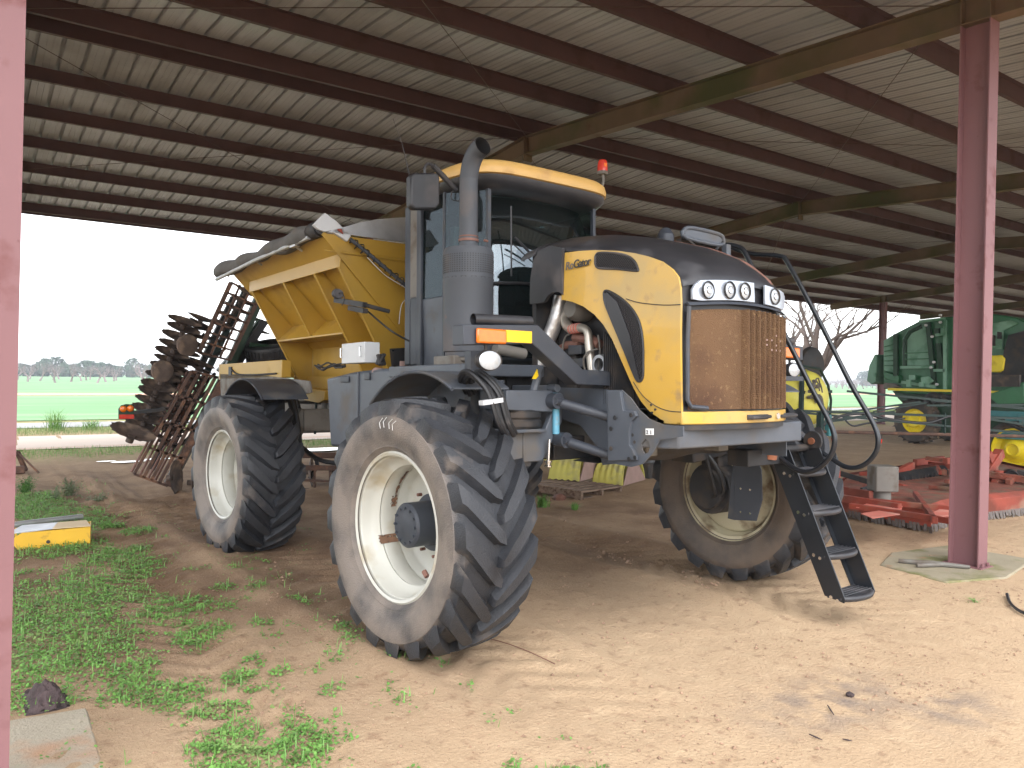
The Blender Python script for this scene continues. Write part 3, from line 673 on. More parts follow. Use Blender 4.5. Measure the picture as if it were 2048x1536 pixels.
# wheel-arch fenders
def fender(cx, cy, cz, R, x0, x1, a0, a1, mat, lip=.05, n=14):
    b = MB()
    b.thick(lambda u, v: (x0+(x1-x0)*v, cy-cos(radians(a0+(a1-a0)*u))*R, cz+sin(radians(a0+(a1-a0)*u))*R), n, 3, (0, 0, .012))
    for x in (x0,): b.tube([(x, cy-cos(radians(a0+(a1-a0)*i/n))*R, cz+sin(radians(a0+(a1-a0)*i/n))*R) for i in range(n+1)], .014, 6)
    return b
f = fender(0, .10, .93, 1.06, -1.84, -1.36, 62, 130, 'grey')
f.prism([(-1.37, .10-cos(radians(64+72*i/8))*1.05, .93+sin(radians(64+72*i/8))*1.05) for i in range(9)]+[(-1.37, .65, 1.5), (-1.37, -.2, 1.6)], (.01, 0, 0))
f.bar((-1.37, -.30, 1.93), (-1.30, -.25, 1.6), .06, .03)
f.build('front_fender', 'grey', TR, smooth=60)
b = MB(); b.box((-1.45, .0, 1.965), (-.7, 1.2, 2.06)); b.build('fender_deck', 'grey', TR, bevel=.01)
f = fender(0, 4.15, .92, 1.05, -1.72, -1.2, 52, 128, 'tan'); f.build('rear_fender', 'grey_dark', TR, smooth=60)
P = [(-1.18,6.722,2.075),(-1.18,6.669,1.699),(-1.18,6.06,1.914),(-1.18,4.651,1.91),(-1.18,3.789,1.793),(-1.18,3.478,1.824),(-1.18,3.535,1.953),(-1.18,5.089,2.04)]
b = MB(); b.prism(P, (.02, 0, 0)); b.build('mud_plate', 'tan', TR)
f = fender(0, -.05, .93, 1.06, 1.36, 2.0, 60, 120, 'grey'); f.build('front_fender', 'grey', TR, smooth=60)
# rear hoses, cylinders between rear wheel and tank
b = MB()
for pts in [[(-1.3,3.86,1.736),(-1.25,4.034,1.862),(-1.2,3.961,1.78),(-1.2,3.764,1.392),(-1.2,3.732,1.137)],[(-1.25,4.125,1.732),(-1.2,4.318,1.837),(-1.2,4.114,1.791),(-1.2,3.882,1.445),(-1.2,3.762,1.221)],[(-0.9,4.625,1.786),(-0.9,4.873,1.9),(-0.9,4.707,1.862),(-0.85,4.552,1.536)],[(-1.1,3.901,1.179),(-1.1,3.408,1.07),(-1.0,2.984,1.069),(-1.0,2.631,1.227)]]:
    b.tube(pts, .026, 8, sub=6)
b.build('rear_hoses', 'rubber', TR)
P = [(-0.62,4.382,1.744),(-0.62,4.378,1.336),(-0.62,4.611,1.741),(-0.62,4.652,1.286)]
b = MB(); b.cyl(P[0], P[1], .035, 14); b.build('lift_cylinder', 'tan', TR)
b = MB(); b.cyl(P[2], P[3], .016, 10); b.build('rear_shock', 'bottle', TR)
b = MB(); b.box((-.55, 3.1, 1.36), (-.48, 3.75, 1.5)); b.box((-.62, 2.75, 1.6), (-.5, 4.0, 1.68)); b.build('spring_hanger', 'tan', TR)

# fuel tank between the wheels
P = [(-1.35,2.705,1.972),(-1.35,2.1,2.029),(-1.35,1.524,2.052),(-1.35,0.667,2.043),(-1.35,0.665,1.777),(-1.35,1.464,1.596),(-1.35,2.234,1.292),(-1.35,2.601,1.28)]
b = MB(); b.prism(P, (.55, 0, 0)); b.build('fuel_tank', 'grey', TR, bevel=.03)
b = MB(); b.box((-1.365, 1.95, 1.30), (-1.352, 1.965, 2.03)); b.box((-1.37, 2.15, 1.93), (-1.352, 2.33, 1.99)); b.box((-1.37, 1.72, 1.95), (-1.352, 1.82, 2.02)); b.build('tank_brackets', 'grey_dark', TR, bevel=.006)
P = [(-1.3,1.715,2.019),(-1.28,1.559,1.985),(-1.28,1.465,1.925)]
b = MB(); b.tube(P, [.05, .06, .05], 14, sub=3); b.build('filler_neck', 'sackpink', TR)
b = MB()
for k in range(7): b.tube([(-1.30+random.uniform(-.03, .03), 1.62+random.uniform(-.07, .07), 2.09), (-1.30+random.uniform(-.05, .05), 1.6+random.uniform(-.08, .08), 2.18)], .018, 6)
b.build('valve_fittings', 'dark', TR)

# ---------------- front frame and bumper
b = MB()
b.prism([(-.80, -1.22, 0), (-.72, -1.40, 0), (.72, -1.40, 0), (.80, -1.22, 0), (.80, -1.0, 0), (-.80, -1.0, 0)], (0, 0, .155))
for i, (x, y, z) in enumerate(b.v): b.v[i] = (x, y, z+1.475)
b.build('front_bumper', 'grey', TR, bevel=.012)
P = [(-0.815,-0.825,1.864),(-0.815,-0.972,1.865),(-0.815,-1.062,1.806),(-0.815,-1.136,1.729),(-0.815,-1.227,1.671),(-0.815,-1.345,1.639),(-0.815,-1.517,1.633),(-0.815,-1.517,1.569),(-0.815,-1.315,1.536),(-0.815,-1.263,1.45),(-0.815,-1.169,1.366),(-0.815,-1.064,1.337),(-0.815,-0.841,1.351)]
hole = [(-0.815,-1.192,1.536),(-0.815,-1.223,1.524),(-0.815,-1.236,1.488),(-0.815,-1.223,1.447),(-0.815,-1.187,1.435),(-0.815,-1.165,1.46),(-0.815,-1.16,1.5)]
b = MB(); yz = [(p[1], p[2]) for p in P]; hz = [(p[1], p[2]) for p in hole]
b.panel(yz, lambda u, v: (-.815, u, v), (.012, 0, 0), .05, holes=[hz]); sp_ = b.build('side_plate', 'grey', TR, smooth=0)
P = [(-0.84,-0.865,1.854),(-0.84,-0.982,1.854),(-0.84,-1.011,1.72),(-0.84,-1.114,1.722),(-0.84,-1.133,1.689),(-0.84,-1.086,1.654),(-0.84,-1.068,1.592),(-0.84,-1.068,1.489),(-0.84,-1.106,1.451),(-0.84,-1.133,1.392),(-0.84,-0.867,1.365)]
b = MB(); b.prism(P, (.03, 0, 0))
for px in [(-0.85,-0.905,1.595),(-0.85,-0.906,1.456),(-0.85,-0.944,1.673),(-0.85,-1.096,1.695),(-0.85,-1.078,1.395),(-0.85,-1.134,1.409)]: b.cyl((px[0], px[1], px[2]), (px[0]-.005, px[1], px[2]), .016 if px[2] > 0 else .01, 10, 1)
b.build('mount_bracket', ['grey', 'dark'], TR, bevel=.004)
b = MB(); 
for px in [(-0.81,-1.025,1.513),(-0.81,-1.077,1.557),(-0.81,-1.039,1.583),(-0.81,-1.096,1.51)]: b.cyl((px[0], px[1], px[2]), (px[0]-.006, px[1], px[2]), .012, 8)
b.build('plate_bolts', 'dark', sp_)
b = MB(); b.box((.79, -1.22, 1.34), (.80, -.7, 1.63)); b.build('side_plate', 'grey', TR, smooth=0)
P = [(-0.825,-1.205,1.607),(-0.825,-1.276,1.61),(-0.825,-1.276,1.567),(-0.825,-1.205,1.564)]
b = MB(); b.prism(P, (.004, 0, 0)); st_ = b.build('decal', 'sticker', TR, smooth=0)
def txt(s, size, mat, origin, xax, yax, parent, name='lettering', ext=.0015, shear=0, space=1.):
    cu = bpy.data.curves.new('t', 'FONT'); cu.body = s; cu.size = size; cu.extrude = ext; cu.shear = shear; cu.space_character = space; cu.offset = size*.012
    o = bpy.data.objects.new('t', cu); COL.objects.link(o); bpy.context.view_layer.update()
    me = bpy.data.meshes.new_from_object(o.evaluated_get(bpy.context.evaluated_depsgraph_get())); bpy.data.objects.remove(o)
    xa = Vector(xax).normalized(); ya = Vector(yax); ya = (ya-xa*ya.dot(xa)).normalized(); za = xa.cross(ya)
    for v in me.vertices: p = v.co.copy(); v.co = Vector(origin)+xa*p.x+ya*p.y+za*p.z
    me.materials.clear(); me.materials.append(MT[mat]); ob = bpy.data.objects.new(name, me); COL.objects.link(ob); ob.parent = parent; return ob
txt('2', .035, 'black', (-.827, P[0][1]-.008, P[3][2]+.008), (0, -1, 0), (0, 0, 1), st_); txt('1', .035, 'black', (-.827, P[0][1]-.04, P[3][2]+.008), (0, -1, 0), (0, 0, 1), st_)
# chassis side web with the big sweep below the hood, belly pan
P = [(-0.62,-0.029,1.883),(-0.62,-0.638,1.871),(-0.62,-0.818,1.61),(-0.62,-0.878,1.343),(-0.62,-0.587,1.302),(-0.62,-0.533,1.43),(-0.62,-0.338,1.592),(-0.62,-0.103,1.631)]
b = MB(); b.prism(P, (.03, 0, 0)); b.build('chassis_web', 'grey', TR)
b = MB(); b.grid(lambda u, v: (-.62+1.36*u, -.95+.05*sin(u*pi)+.7*v, 1.47-.16*sin(min(1, v*1.6)*pi/2)+.02*sin(u*9)), 16, 8); b.build('belly_pan', 'dark', TR, smooth=80)
b = MB(); b.prism([(-.6, -.9, 1.66), (-.6, .9, 1.66), (.6, .9, 1.66), (.6, -.9, 1.66)], (0, 0, .03)); b.box((-.05, -.5, 1.36), (.3, 3.4, 1.5)); b.build('underbody', 'dark', TR)

# ---------------- hood
def yfront(x): return -1.49+.09*abs((x+.115)/.585)**3
SIDE = [(-1.44, 2.34), (-1.40, 2.46), (-1.30, 2.62), (-1.2, 2.72), (-1.1, 2.79), (-.87, 2.87), (-.56, 2.93), (-.2, 2.975), (.15, 3.0)]
CROWN = [(0, 3.12), (.15, 3.135), (.35, 3.10), (.55, 3.03), (.75, 2.93), (.88, 2.83), (.96, 2.72), (1, 2.61)]
def hood(u, v):
    q = abs(u*2-1); x = -.115+(u*2-1)*.575
    ye = yfront(-.115+(x+.115)*.97); y = .15+(ye+.005-.15)*v
    zc = interp(CROWN, v); zs = interp([(0, 3.0), (.2, 2.975), (.45, 2.93), (.62, 2.88), (.78, 2.80), (.86, 2.74), (.93, 2.66), (1, 2.57)], v)
    z = zs+(zc-zs)*(1-q**2.6)**.75
    return (x, y, z)
b = MB(); b.thick(hood, 40, 36, (0, 0, -.02)); hd = b.build('hood_top', 'hoodblack', TR, smooth=60)
# brown faded patch on the crown
b = MB()
def patch(u, v):
    x, y, z = hood(.5+(.04+u*.40)*.9, .60+.36*v+.1*(u-.5)); return (x, y, z+.004)
pl = smooth_pts([(.0, .1, 0), (.25, .02, 0), (.6, .05, 0), (.95, .35, 0), (1.0, .8, 0), (.8, .97, 0), (.4, .8, 0), (.1, .4, 0)], 4)
b.panel([(p[0], p[1]) for p in pl], patch, (0, 0, -.003), .06); b.build('faded_patch', 'rust2', hd, smooth=60)
sx = lambda y, z: -.692-.022*max(0, 1-((z-2.25)/.75)**2)
OUT = [(1125.9375,505.9375),(1156.25,501.875),(1190.625,500.0),(1237.5,501.875),(1268.75,506.25),(1296.875,512.8125),(1325.0,523.125),(1345.3125,538.125),(1357.8125,554.375),(1362.5,576.25),(1364.0625,609.0625),(1363.4375,657.5),(1363.4375,732.5),(1363.4375,823.125),(1363.4375,847.5),(1340.625,845.9375),(1321.875,838.75),(1300.0,823.125),(1282.8125,802.8125),(1268.75,776.25),(1254.6875,743.4375),(1240.625,710.625),(1226.5625,677.8125),(1209.375,649.6875),(1190.625,628.75),(1168.75,613.125),(1146.875,603.75),(1125.0,599.375)]
OUT2 = [(-0.224,2.933),(-0.398,2.925),(-0.587,2.905),(-0.829,2.865),(-0.982,2.828),(-1.114,2.787),(-1.241,2.735),(-1.33,2.674),(-1.384,2.614),(-1.404,2.539),(-1.41,2.43),(-1.408,2.27),(-1.409,2.023),(-1.409,1.724),(-1.41,1.643),(-1.312,1.645),(-1.23,1.666),(-1.131,1.717),(-1.052,1.786),(-0.985,1.878),(-0.917,1.994),(-0.847,2.113),(-0.776,2.234),(-0.688,2.342),(-0.589,2.426),(-0.47,2.494),(-0.347,2.54),(-0.22,2.568)]
def spanel(y, z): return (sx(y, z), y, z)
b = MB(); b.panel(OUT2, spanel, (.018, 0, 0), .05); sp = b.build('side_panel', 'yellow', TR, smooth=30, bevel=.006)
b = MB(); b.panel([(p[0], p[1]) for p in OUT2], lambda y, z: (.44, max(y, -1.36), min(z, 2.85)), (-.018, 0, 0), .08); b.build('side_panel', 'yellow', TR, smooth=30)
V1 = [(-0.589,2.842),(-0.606,2.874),(-0.658,2.876),(-0.771,2.858),(-0.865,2.835),(-0.942,2.804),(-0.996,2.761),(-1.023,2.714),(-1.02,2.699),(-0.927,2.715),(-0.819,2.736),(-0.675,2.757),(-0.603,2.78)]
V2 = [(-0.692,2.565),(-0.705,2.589),(-0.748,2.58),(-0.835,2.538),(-0.912,2.488),(-0.988,2.421),(-1.044,2.341),(-1.071,2.257),(-1.083,2.159),(-1.083,2.051),(-1.08,1.965),(-1.063,1.932),(-1.043,1.925),(-1.016,1.938),(-0.974,2.01),(-0.906,2.139),(-0.836,2.265),(-0.773,2.376),(-0.708,2.495)]
for V in (V1, V2):
    b = MB(); pts = smooth_pts([(a, c, 0) for a, c in V], 3); p2 = [(p[0], p[1]) for p in pts]
    b.panel(p2, lambda y, z: (sx(y, z)-.004, y, z), (.004, 0, 0), .04); vv = b.build('side_vent', 'vent', TR, smooth=40)
    b = MB(); b.frame([(sx(p[0], p[1])-.003, p[0], p[1]) for p in pts], .009, 0, 8); b.build('vent_rim', 'black', vv)
i2 = [(-0.695,2.564),(-0.732,2.572),(-0.835,2.495),(-0.897,2.378),(-0.959,2.253),(-1.019,2.031),(-1.049,1.932),(-1.016,1.938),(-0.906,2.139),(-0.773,2.376)]
b = MB(); b.panel([tuple(p) for p in i2], lambda y, z: (sx(y, z)-.011, y, z), (.004, 0, 0), .04); b.build('vent_trim', 'black', vv)
SE = [[(-0.915,2.511),(-1.013,2.48),(-1.129,2.457),(-1.269,2.437),(-1.409,2.429)],[(-0.985,1.922),(-1.073,1.824),(-1.188,1.756),(-1.299,1.726),(-1.409,1.721)]]
for q in SE:
    b = MB(); b.tube([(sx(p[0], p[1])-.001, p[0], p[1]) for p in q], .0035, 5, sub=3); b.build('panel_seam', 'dark', sp)
o1 = [(-0.715,-0.269,2.791),(-0.715,-0.341,2.792),(-0.715,-0.519,2.801)]
b = MB()
for px in [(-0.72,-1.149,1.763),(-0.72,-1.186,1.733),(-0.72,-1.155,1.71)]: b.cyl((-.70, px[1], px[2]), (-.713, px[1], px[2]), .008, 10)
b.build('screw_holes', 'dark', sp)
dv = tuple(o1[2][i]-o1[0][i] for i in range(3)); fx = .0
MT['logogrey'] = M('logo_grey', srgb(104, 98, 92), .5, var=.02); MT['logoblack'] = M('logo_black', (.02, .02, .02), .4, var=.02)
t1 = txt('Ro', .088, 'logogrey', (-.716, o1[0][1], o1[0][2]), (0, -1, .02), (0, 0, 1), sp, 'lettering', shear=.15, space=.86)
t2 = txt('Gator', .088, 'logoblack', (-.716, o1[0][1]-.092, o1[0][2]+.004), (0, -1, .02), (0, 0, 1), sp, 'lettering', shear=.15, space=.86)
# rear shroud of the hood beside the windscreen
SH = [(0.164,2.566),(0.146,2.761),(0.108,2.92),(0.045,2.985),(-0.092,3.009),(-0.241,2.968),(-0.243,2.602),(-0.202,2.629),(-0.13,2.636),(-0.063,2.611),(-0.02,2.571),(0.017,2.562)]
b = MB(); b.panel(SH, lambda y, z: (-.71-.02*max(0, 1-((z-2.8)/.3)**2), y, z), (.03, 0, 0), .05); b.build('hood_shroud', 'black', TR, smooth=50)
b = MB(); b.thick(lambda u, v: (-.115+(u*2-1)*.60, .12+.16*v, 2.98+.14*(1-abs(u*2-1)**2.6)**.75-.02*v), 24, 3, (0, 0, -.03)); b.build('hood_shroud', 'black', TR, smooth=50)
b = MB(); b.box((-.66, .15, 2.0), (.42, .2, 3.0)); b.build('firewall', 'dark', TR)
# front: corner pieces, head lamp band, grille
def front(off=0.):
    return lambda u, z: (u, yfront(u)-off-.0*(z), z)
b = MB(); b.panel([(-.69, 1.72), (.46, 1.72), (.46, 2.60), (-.69, 2.60)], front(-.03), (0, .02, 0), .07); fb = b.build('front_cowl', 'hoodblack', TR, smooth=50)
def gril(x, z):
    y = yfront(x)-.004
    if x > -.16: 
        ph = ((x+.16)/.066) % 1.0; y -= .052*(sin(pi*min(1, ph/.72)) if ph < .72 else 0)
    return (x, y+.012, z)
b = MB(); b.grid(lambda u, v: gril(-.645+1.075*u, 1.735+(.66+.02*0)*v+.03*sin(u*pi)*v), 330, 2); b.build('grille_screen', 'rust', TR, smooth=50)
b = MB(); b.tube([(-.655, yfront(-.655)-.012, 2.42), (-.665, yfront(-.665)-.012, 2.2), (-.665, yfront(-.665)-.012, 1.80), (-.64, yfront(-.64)-.014, 1.755), (-.52, yfront(-.5)-.015, 1.745)], .016, 8)
b.build('grille_frame', 'grey_dark', TR); b = MB(); b.tube([(.435, yfront(.435)-.01, 2.42), (.44, yfront(.44)-.01, 1.75)], .014, 8); b.build('grille_frame', 'grey_dark', TR)
b = MB(); b.thick(lambda u, v: (-.66+1.10*u, yfront(-.66+1.10*u)-.028+.02*v, 2.425+.03*sin(u*pi)+.022*v), 24, 1, (0, .02, 0)); b.build('lamp_bar', 'grey_dark', TR)
def band(x0, x1, z0, z1, off, thick=.015):
    P_ = []
    r = (z1-z0)*.45
    cs = lambda a, c: (a, c)
    return [(x0+r, z0), (x1, z0), (x1, z1), (x0+r, z1), (x0+r*.35, z1-r*.45), (x0, (z0+z1)/2+.01), (x0, z0+r*.2)]
zt = lambda x: .03*sin((x+.66)/1.10*pi)
b = MB(); b.panel(band(-.635, -.045, 2.452, 2.59, 0), lambda x, z: (x, yfront(x)-.022+.03*max(0, (z-2.5))*2, z+zt(x)), (0, .02, 0), .04); hb = b.build('headlight_panel', 'headsilver', TR, smooth=50, bevel=.004)
b = MB(); b.panel([(.085, 2.452), (.39, 2.452), (.435, 2.49), (.435, 2.56), (.39, 2.59), (.085, 2.59)], lambda x, z: (x, yfront(x)-.022, z+zt(x)), (0, .02, 0), .04); hb2 = b.build('headlight_panel', 'headsilver', TR, smooth=50, bevel=.004)
def lamp(x, z, r, par, name='headlight'):
    y = yfront(x)-.018
    b = MB(); b.lathe([(-.014, r*1.12), (-.02, r*1.02), (-.012, r*.95), (.0, r*.95)], (x, y, z), 'y', 28); L_ = b.build(name, 'dark', par)
    b = MB(); b.lathe([(-.006, r*.95), (-.014, r*.7), (-.018, r*.35), (-.019, .001)], (x, y, z), 'y', 28); b.build('lens', 'lens', L_)
    b = MB(); b.lathe([(.0, r*.5), (-.014, r*.5), (-.021, r*.45)], (x, y-.002, z), 'y', 20); b.build('reflector', 'chrome', L_)
for x in (-.525, -.33, -.165): lamp(x, 2.525+zt(x)*1.0-.004, .055, hb)
lamp(.21, 2.525+zt(.21), .055, hb2)
# lower yellow lip with handles
b = MB(); b.panel([(-.70, 1.637), (.58, 1.637), (.58, 1.722), (-.70, 1.722)], lambda x, z: (x, yfront(x)-.012, z), (0, .05, 0), .06); b.box((-.70, -1.405, 1.637), (-.685, -1.25, 1.70)); lp = b.build('front_lip', 'yellow', TR, smooth=40, bevel=.01)
for x in (.0, .46):
    b = MB(); y = yfront(x)-.018; b.tube([(x-.11, y, 1.675), (x-.105, y-.03, 1.675), (x+.105, y-.03, 1.68), (x+.11, y, 1.68)], .012, 8); b.box((x-.12, y-.004, 1.66), (x+.12, y+.006, 1.695)); b.build('grab_handle', 'black', lp)
b = MB(); b.cyl((.27, yfront(.27)-.01, 1.68), (.27, yfront(.27)-.03, 1.68), .022, 16); b.build('latch', 'chrome', lp)
b = MB(); b.panel([(-.70, 1.60), (.58, 1.60), (.58, 1.636), (-.70, 1.636)], lambda x, z: (x, yfront(x)-.0, z), (0, .05, 0), .06); b.build('seal_strip', 'dark', TR)
# chalky spots in the pleats
b = MB()
for (i, j) in [(0, 2), (0, 1), (1, 3), (2, 0), (2, 2), (3, 1), (3, 3), (1, 1), (2, 3)]:
    x = .10+.066*i; b.obox((x, yfront(x)-.024, 2.26-.035*j), (.009, 0, 0), (0, .003, 0), (0, 0, .006))
b.build('chalk_spots', 'sackpink', TR)
# dark breather, hood mirror, intake stub
P = [(0.595,0.0,3.233),(0.594,0.0,3.351),(0.798,0.0,3.396),(0.812,0.0,3.259)]
b = MB(); cx = (P[0][0]+P[2][0])/2; b.tube([(cx, -.05, 3.05), (cx, -.05, 3.27), (cx+.01, -.03, 3.31)], [.075, .075, .055], 16); b.build('air_intake', 'grey_dark', TR)
P = [(0.35,-0.55,3.195),(0.375,-0.55,3.136),(0.826,-0.55,3.125),(0.868,-0.55,3.183),(0.798,-0.55,3.218),(0.458,-0.55,3.226),(0.524,-0.55,3.061),(0.771,-0.55,3.076)]
b = MB(); b.tube([Vector(p) for p in (P[0], P[5], P[4], P[3], P[2], P[1])], .018, 8, closed=True, sub=3); b.prism([P[0], P[5], P[4], P[3], P[2], P[1]], (0, .05, 0)); hm = b.build('hood_mirror', 'grey', TR, bevel=.006)
b = MB(); b.tube([P[1], P[6]], .012, 6); b.tube([P[2], P[7]], .012, 6); b.box((P[1][0], -.5, P[6][2]-.0), (P[3][0], -.45, P[1][2]+.0)); b.build('mirror_bracket', 'dark', hm)

# ---------------- engine bay behind the cut-away
b = MB(); P = [(-0.5,0.026,2.635),(-0.52,0.064,2.439),(-0.56,0.144,2.235),(-0.6,0.185,2.069)]
b.tube(P, [.062, .064, .062, .055], 20, sub=5); b.build('wrapped_duct', 'silver', TR)
b = MB(); P = [(-0.42,-0.118,2.534),(-0.45,-0.03,2.511),(-0.5,-0.037,2.413),(-0.52,-0.12,2.354),(-0.52,-0.238,2.355),(-0.52,-0.313,2.319),(-0.52,-0.331,2.216),(-0.52,-0.365,2.012)]
b.tube(P[:4], [.04, .045, .042], 16, sub=5); b.tube(P[3:], [.036, .036, .034, .032, .034, .034], 16, sub=5); ch = b.build('charge_pipe', 'exh', TR)
b = MB(); P2 = [(-0.52,-0.126,2.354),(-0.52,-0.215,2.356)]; 
for t in (0, .33, .66, 1.): p = lerp(P2[0], P2[1], t); d_ = (Vector(P2[1])-Vector(P2[0])).normalized()*.006; b.tube([Vector(p)-d_, Vector(p)+d_], .041, 16)
b.build('silicone_sleeve', 'pink', ch)
b = MB(); b.box((-.42, -.55, 1.72), (.42, .12, 2.5)); b.box((-.47, -.12, 1.75), (-.4, .1, 2.4)); b.build('engine_block', 'dark', TR, bevel=.02)
b = MB()
b.tube([(-0.46,-0.102,2.289),(-0.46,-0.307,2.259),(-0.46,-0.392,2.216)], .04, 10); b.tube([(-0.46,0.082,2.195),(-0.46,-0.011,2.232),(-0.46,-0.162,2.226)], .035, 10)
b.build('exhaust_manifold', 'rust2', TR)
b = MB(); 
for q in [[(-0.5,-0.062,2.228),(-0.5,-0.217,2.222),(-0.5,-0.217,2.15),(-0.5,-0.063,2.147)],[(-0.5,-0.087,2.114),(-0.5,-0.235,2.118),(-0.5,-0.235,2.042),(-0.5,-0.087,2.037)]]: b.prism(q, (.08, 0, 0))
b.build('control_modules', 'grey_dark', TR, bevel=.006)
b = MB(); P = [(-0.4,-0.126,2.514),(-0.4,-0.214,2.508),(-0.4,-0.301,2.421)]; b.lathe([(-.62, .0), (-.62, .07), (-.55, .1), (-.45, .1), (-.4, .08), (-.38, 0.001)], (0, P[1][1], P[1][2]), 'x', 24); b.build('turbocharger', 'tan', TR)
b = MB(); 
for q in [[(-0.55,-0.318,2.02),(-0.57,-0.322,2.097),(-0.57,-0.367,2.154),(-0.55,-0.457,2.179)],[(-0.5,-0.406,2.019),(-0.5,-0.433,2.174),(-0.5,-0.411,2.291)],[(-0.5,-0.026,2.046),(-0.5,0.005,2.19),(-0.5,-0.025,2.291),(-0.5,-0.086,2.317)],[(-0.48,-0.063,2.575),(-0.48,-0.123,2.469),(-0.48,-0.183,2.425)]]: b = MB(); b.tube(q, .008, 6, sub=4); b.build('engine_cable', 'tan', TR)
# radiator seen edge on
b = MB(); x0 = -.62
for k in range(16): b.box((x0, -.60-.02*k, 1.76), (x0+.02, -.593-.02*k, 2.30-.018*k))
b.box((x0+.03, -.93, 1.74), (.55, -.58, 2.4)); b.build('cooler_core', 'dark', TR)
b = MB(); b.lathe([(-.55, .05), (-.55, .075), (-.5, .08), (-.45, .075)], (0, -.47, 2.06), 'x', 20); b.build('alternator', 'alu', TR)
# frame under the cab front: black recess items
b = MB(); b.box((-.98, .12, 1.5), (.75, 1.6, 2.0)); b.build('cab_underframe', 'dark', TR)
b = MB(); P = [(-1.117,0.1,2.185),(-0.828,0.1,2.151)]; b.cyl(P[0], P[1], .045, 16); b.build('accumulator', 'tan', TR)
b = MB(); b.box((-1.45, -.05, 1.6), (-1.36, .03, 2.15)); b.build('support_post', 'grey_dark', TR)
P = [(-1.125,-0.38,1.844),(-1.144,-0.38,1.917),(-1.097,-0.38,1.972),(-1.059,-0.38,2.017)]; b = MB(); b.tube([P[0], P[3]], .03, 8); b.build('steering_cylinder', 'grey', TR)
P = [(-1.179,-0.44,1.942),(-1.133,-0.44,2.011),(-1.123,-0.44,1.964),(-1.147,-0.44,1.942)]; b = MB(); b.prism(P, (0, .01, 0)); b.build('warning_decal', 'scribble', TR)
P = [(-1.508,-0.46,1.834),(-1.482,-0.46,1.837),(-1.477,-0.46,1.782),(-1.503,-0.46,1.779)]; b = MB(); b.prism(P, (0, .01, 0)); b.build('warning_decal', 'scribble', TR)

# ---------------- lamp arms left and right
def arm(sg):
    f_ = lambda *p: (p[0]*sg, p[1], p[2])
    b = MB(); y = -.66
    P = [(-1.93, 2.215), (-1.33, 2.245), (-.92, 1.96), (-.50, 1.945)]
    h = .065
    poly = [(P[0][0], P[0][1]+h), (P[1][0]+.02, P[1][1]+h), (P[2][0]+.03, P[2][1]+h*.8), (P[3][0], P[3][1]+h*.85), (P[3][0], P[3][1]-h*.85), (P[2][0]-.03, P[2][1]-h*.85), (P[1][0]-.03, P[1][1]-h), (P[0][0], P[0][1]-h)]
    b.prism([f_(x, y, z) for x, z in poly], (0, .13, 0)); a = b.build('lamp_arm', 'grey_dark', TR, bevel=.006)
    b = MB(); b.tube([f_(-1.82, y+.05, 2.325), f_(-1.34, y+.05, 2.335)], .037, 16, caps=False); b.tube([f_(-1.82, y+.05, 2.325), f_(-1.34, y+.05, 2.335)], .030, 16, caps=False); b.build('step_tube', 'black', a)
    b = MB(); b.box(*(lambda p, q: (tuple(min(i, j) for i, j in zip(p, q)), tuple(max(i, j) for i, j in zip(p, q))))(f_(-1.84, y-.03, 2.165), f_(-1.60, y-.002, 2.262))); am = b.build('turn_signal', 'amber', a, bevel=.012)
    b = MB(); b.box(*(lambda p, q: (tuple(min(i, j) for i, j in zip(p, q)), tuple(max(i, j) for i, j in zip(p, q))))(f_(-1.595, y-.006, 2.182), f_(-1.37, y-.001, 2.262))); b.build('reflector_strip', 'reflector', a)
    b = MB(); c = f_(-1.74, y+.02, 2.055)
    b.lathe([(-.05, .062), (-.055, .07), (-.03, .075), (.02, .06), (.05, .03), (.055, .001)], (0, 0, 0), 'y', 28)
    b.v = [(x*1.35+c[0], yy+c[1], z*.95+c[2]) for x, yy, z in b.v]; wlp = b.build('work_light', 'dark', a)
    b = MB(); b.lathe([(-.05, .066), (-.062, .05), (-.066, .001)], (0, 0, 0), 'y', 28); b.v = [(x*1.35+c[0], yy+c[1], z*.95+c[2]) for x, yy, z in b.v]; b.build('lens', 'lens', wlp)
    b = MB(); b.cyl((c[0], c[1], c[2]+.06), (c[0], c[1], c[2]+.11), .012, 8); b.build('lamp_bolt', 'dark', wlp)
arm(-1); arm(1)

# ---------------- cab
CABP = [(-.88, 1.86), (-.88, 1.22), (-.70, .78), (-.45, .68), (-.05, .64), (.36, .68), (.60, .78), (.78, 1.22), (.78, 1.86)]
def ring(sc, z, dy=0): return [(x*sc, 1.3+(y-1.3)*sc+dy, z) for x, y in CABP]
def skin(i0, i1, z0, z1, s0=1., s1=1., t=.02, off=0.):
    b = MB(); pts = CABP[i0:i1+1]
    for (xa, ya), (xb, yb) in zip(pts, pts[1:]):
        n = Vector((yb-ya, -(xb-xa), 0)).normalized()
        if n.dot(Vector(((xa+xb)/2, (ya+yb)/2-1.3, 0))) < 0: n = -n
        A = Vector((xa*s0, 1.3+(ya-1.3)*s0, z0)); B = Vector((xb*s0, 1.3+(yb-1.3)*s0, z0)); C_ = Vector((xb*s1, 1.3+(yb-1.3)*s1, z1)); D = Vector((xa*s1, 1.3+(ya-1.3)*s1, z1))
        b.hexa([A-n*t, B-n*t, B, A, D-n*t, C_-n*t, C_, D])
    return b
b = skin(0, 1, 2.06, 2.72, .97, 1., .04); b.build('cab_side_panel', 'grey', TR, bevel=.01)
b = skin(7, 8, 2.06, 2.72, .97, 1., .04); b.build('cab_side_panel', 'grey', TR, bevel=.01)
b = skin(1, 2, 2.06, 2.72, .97, 1., .04); b.build('cab_side_panel', 'grey', TR, bevel=.01)
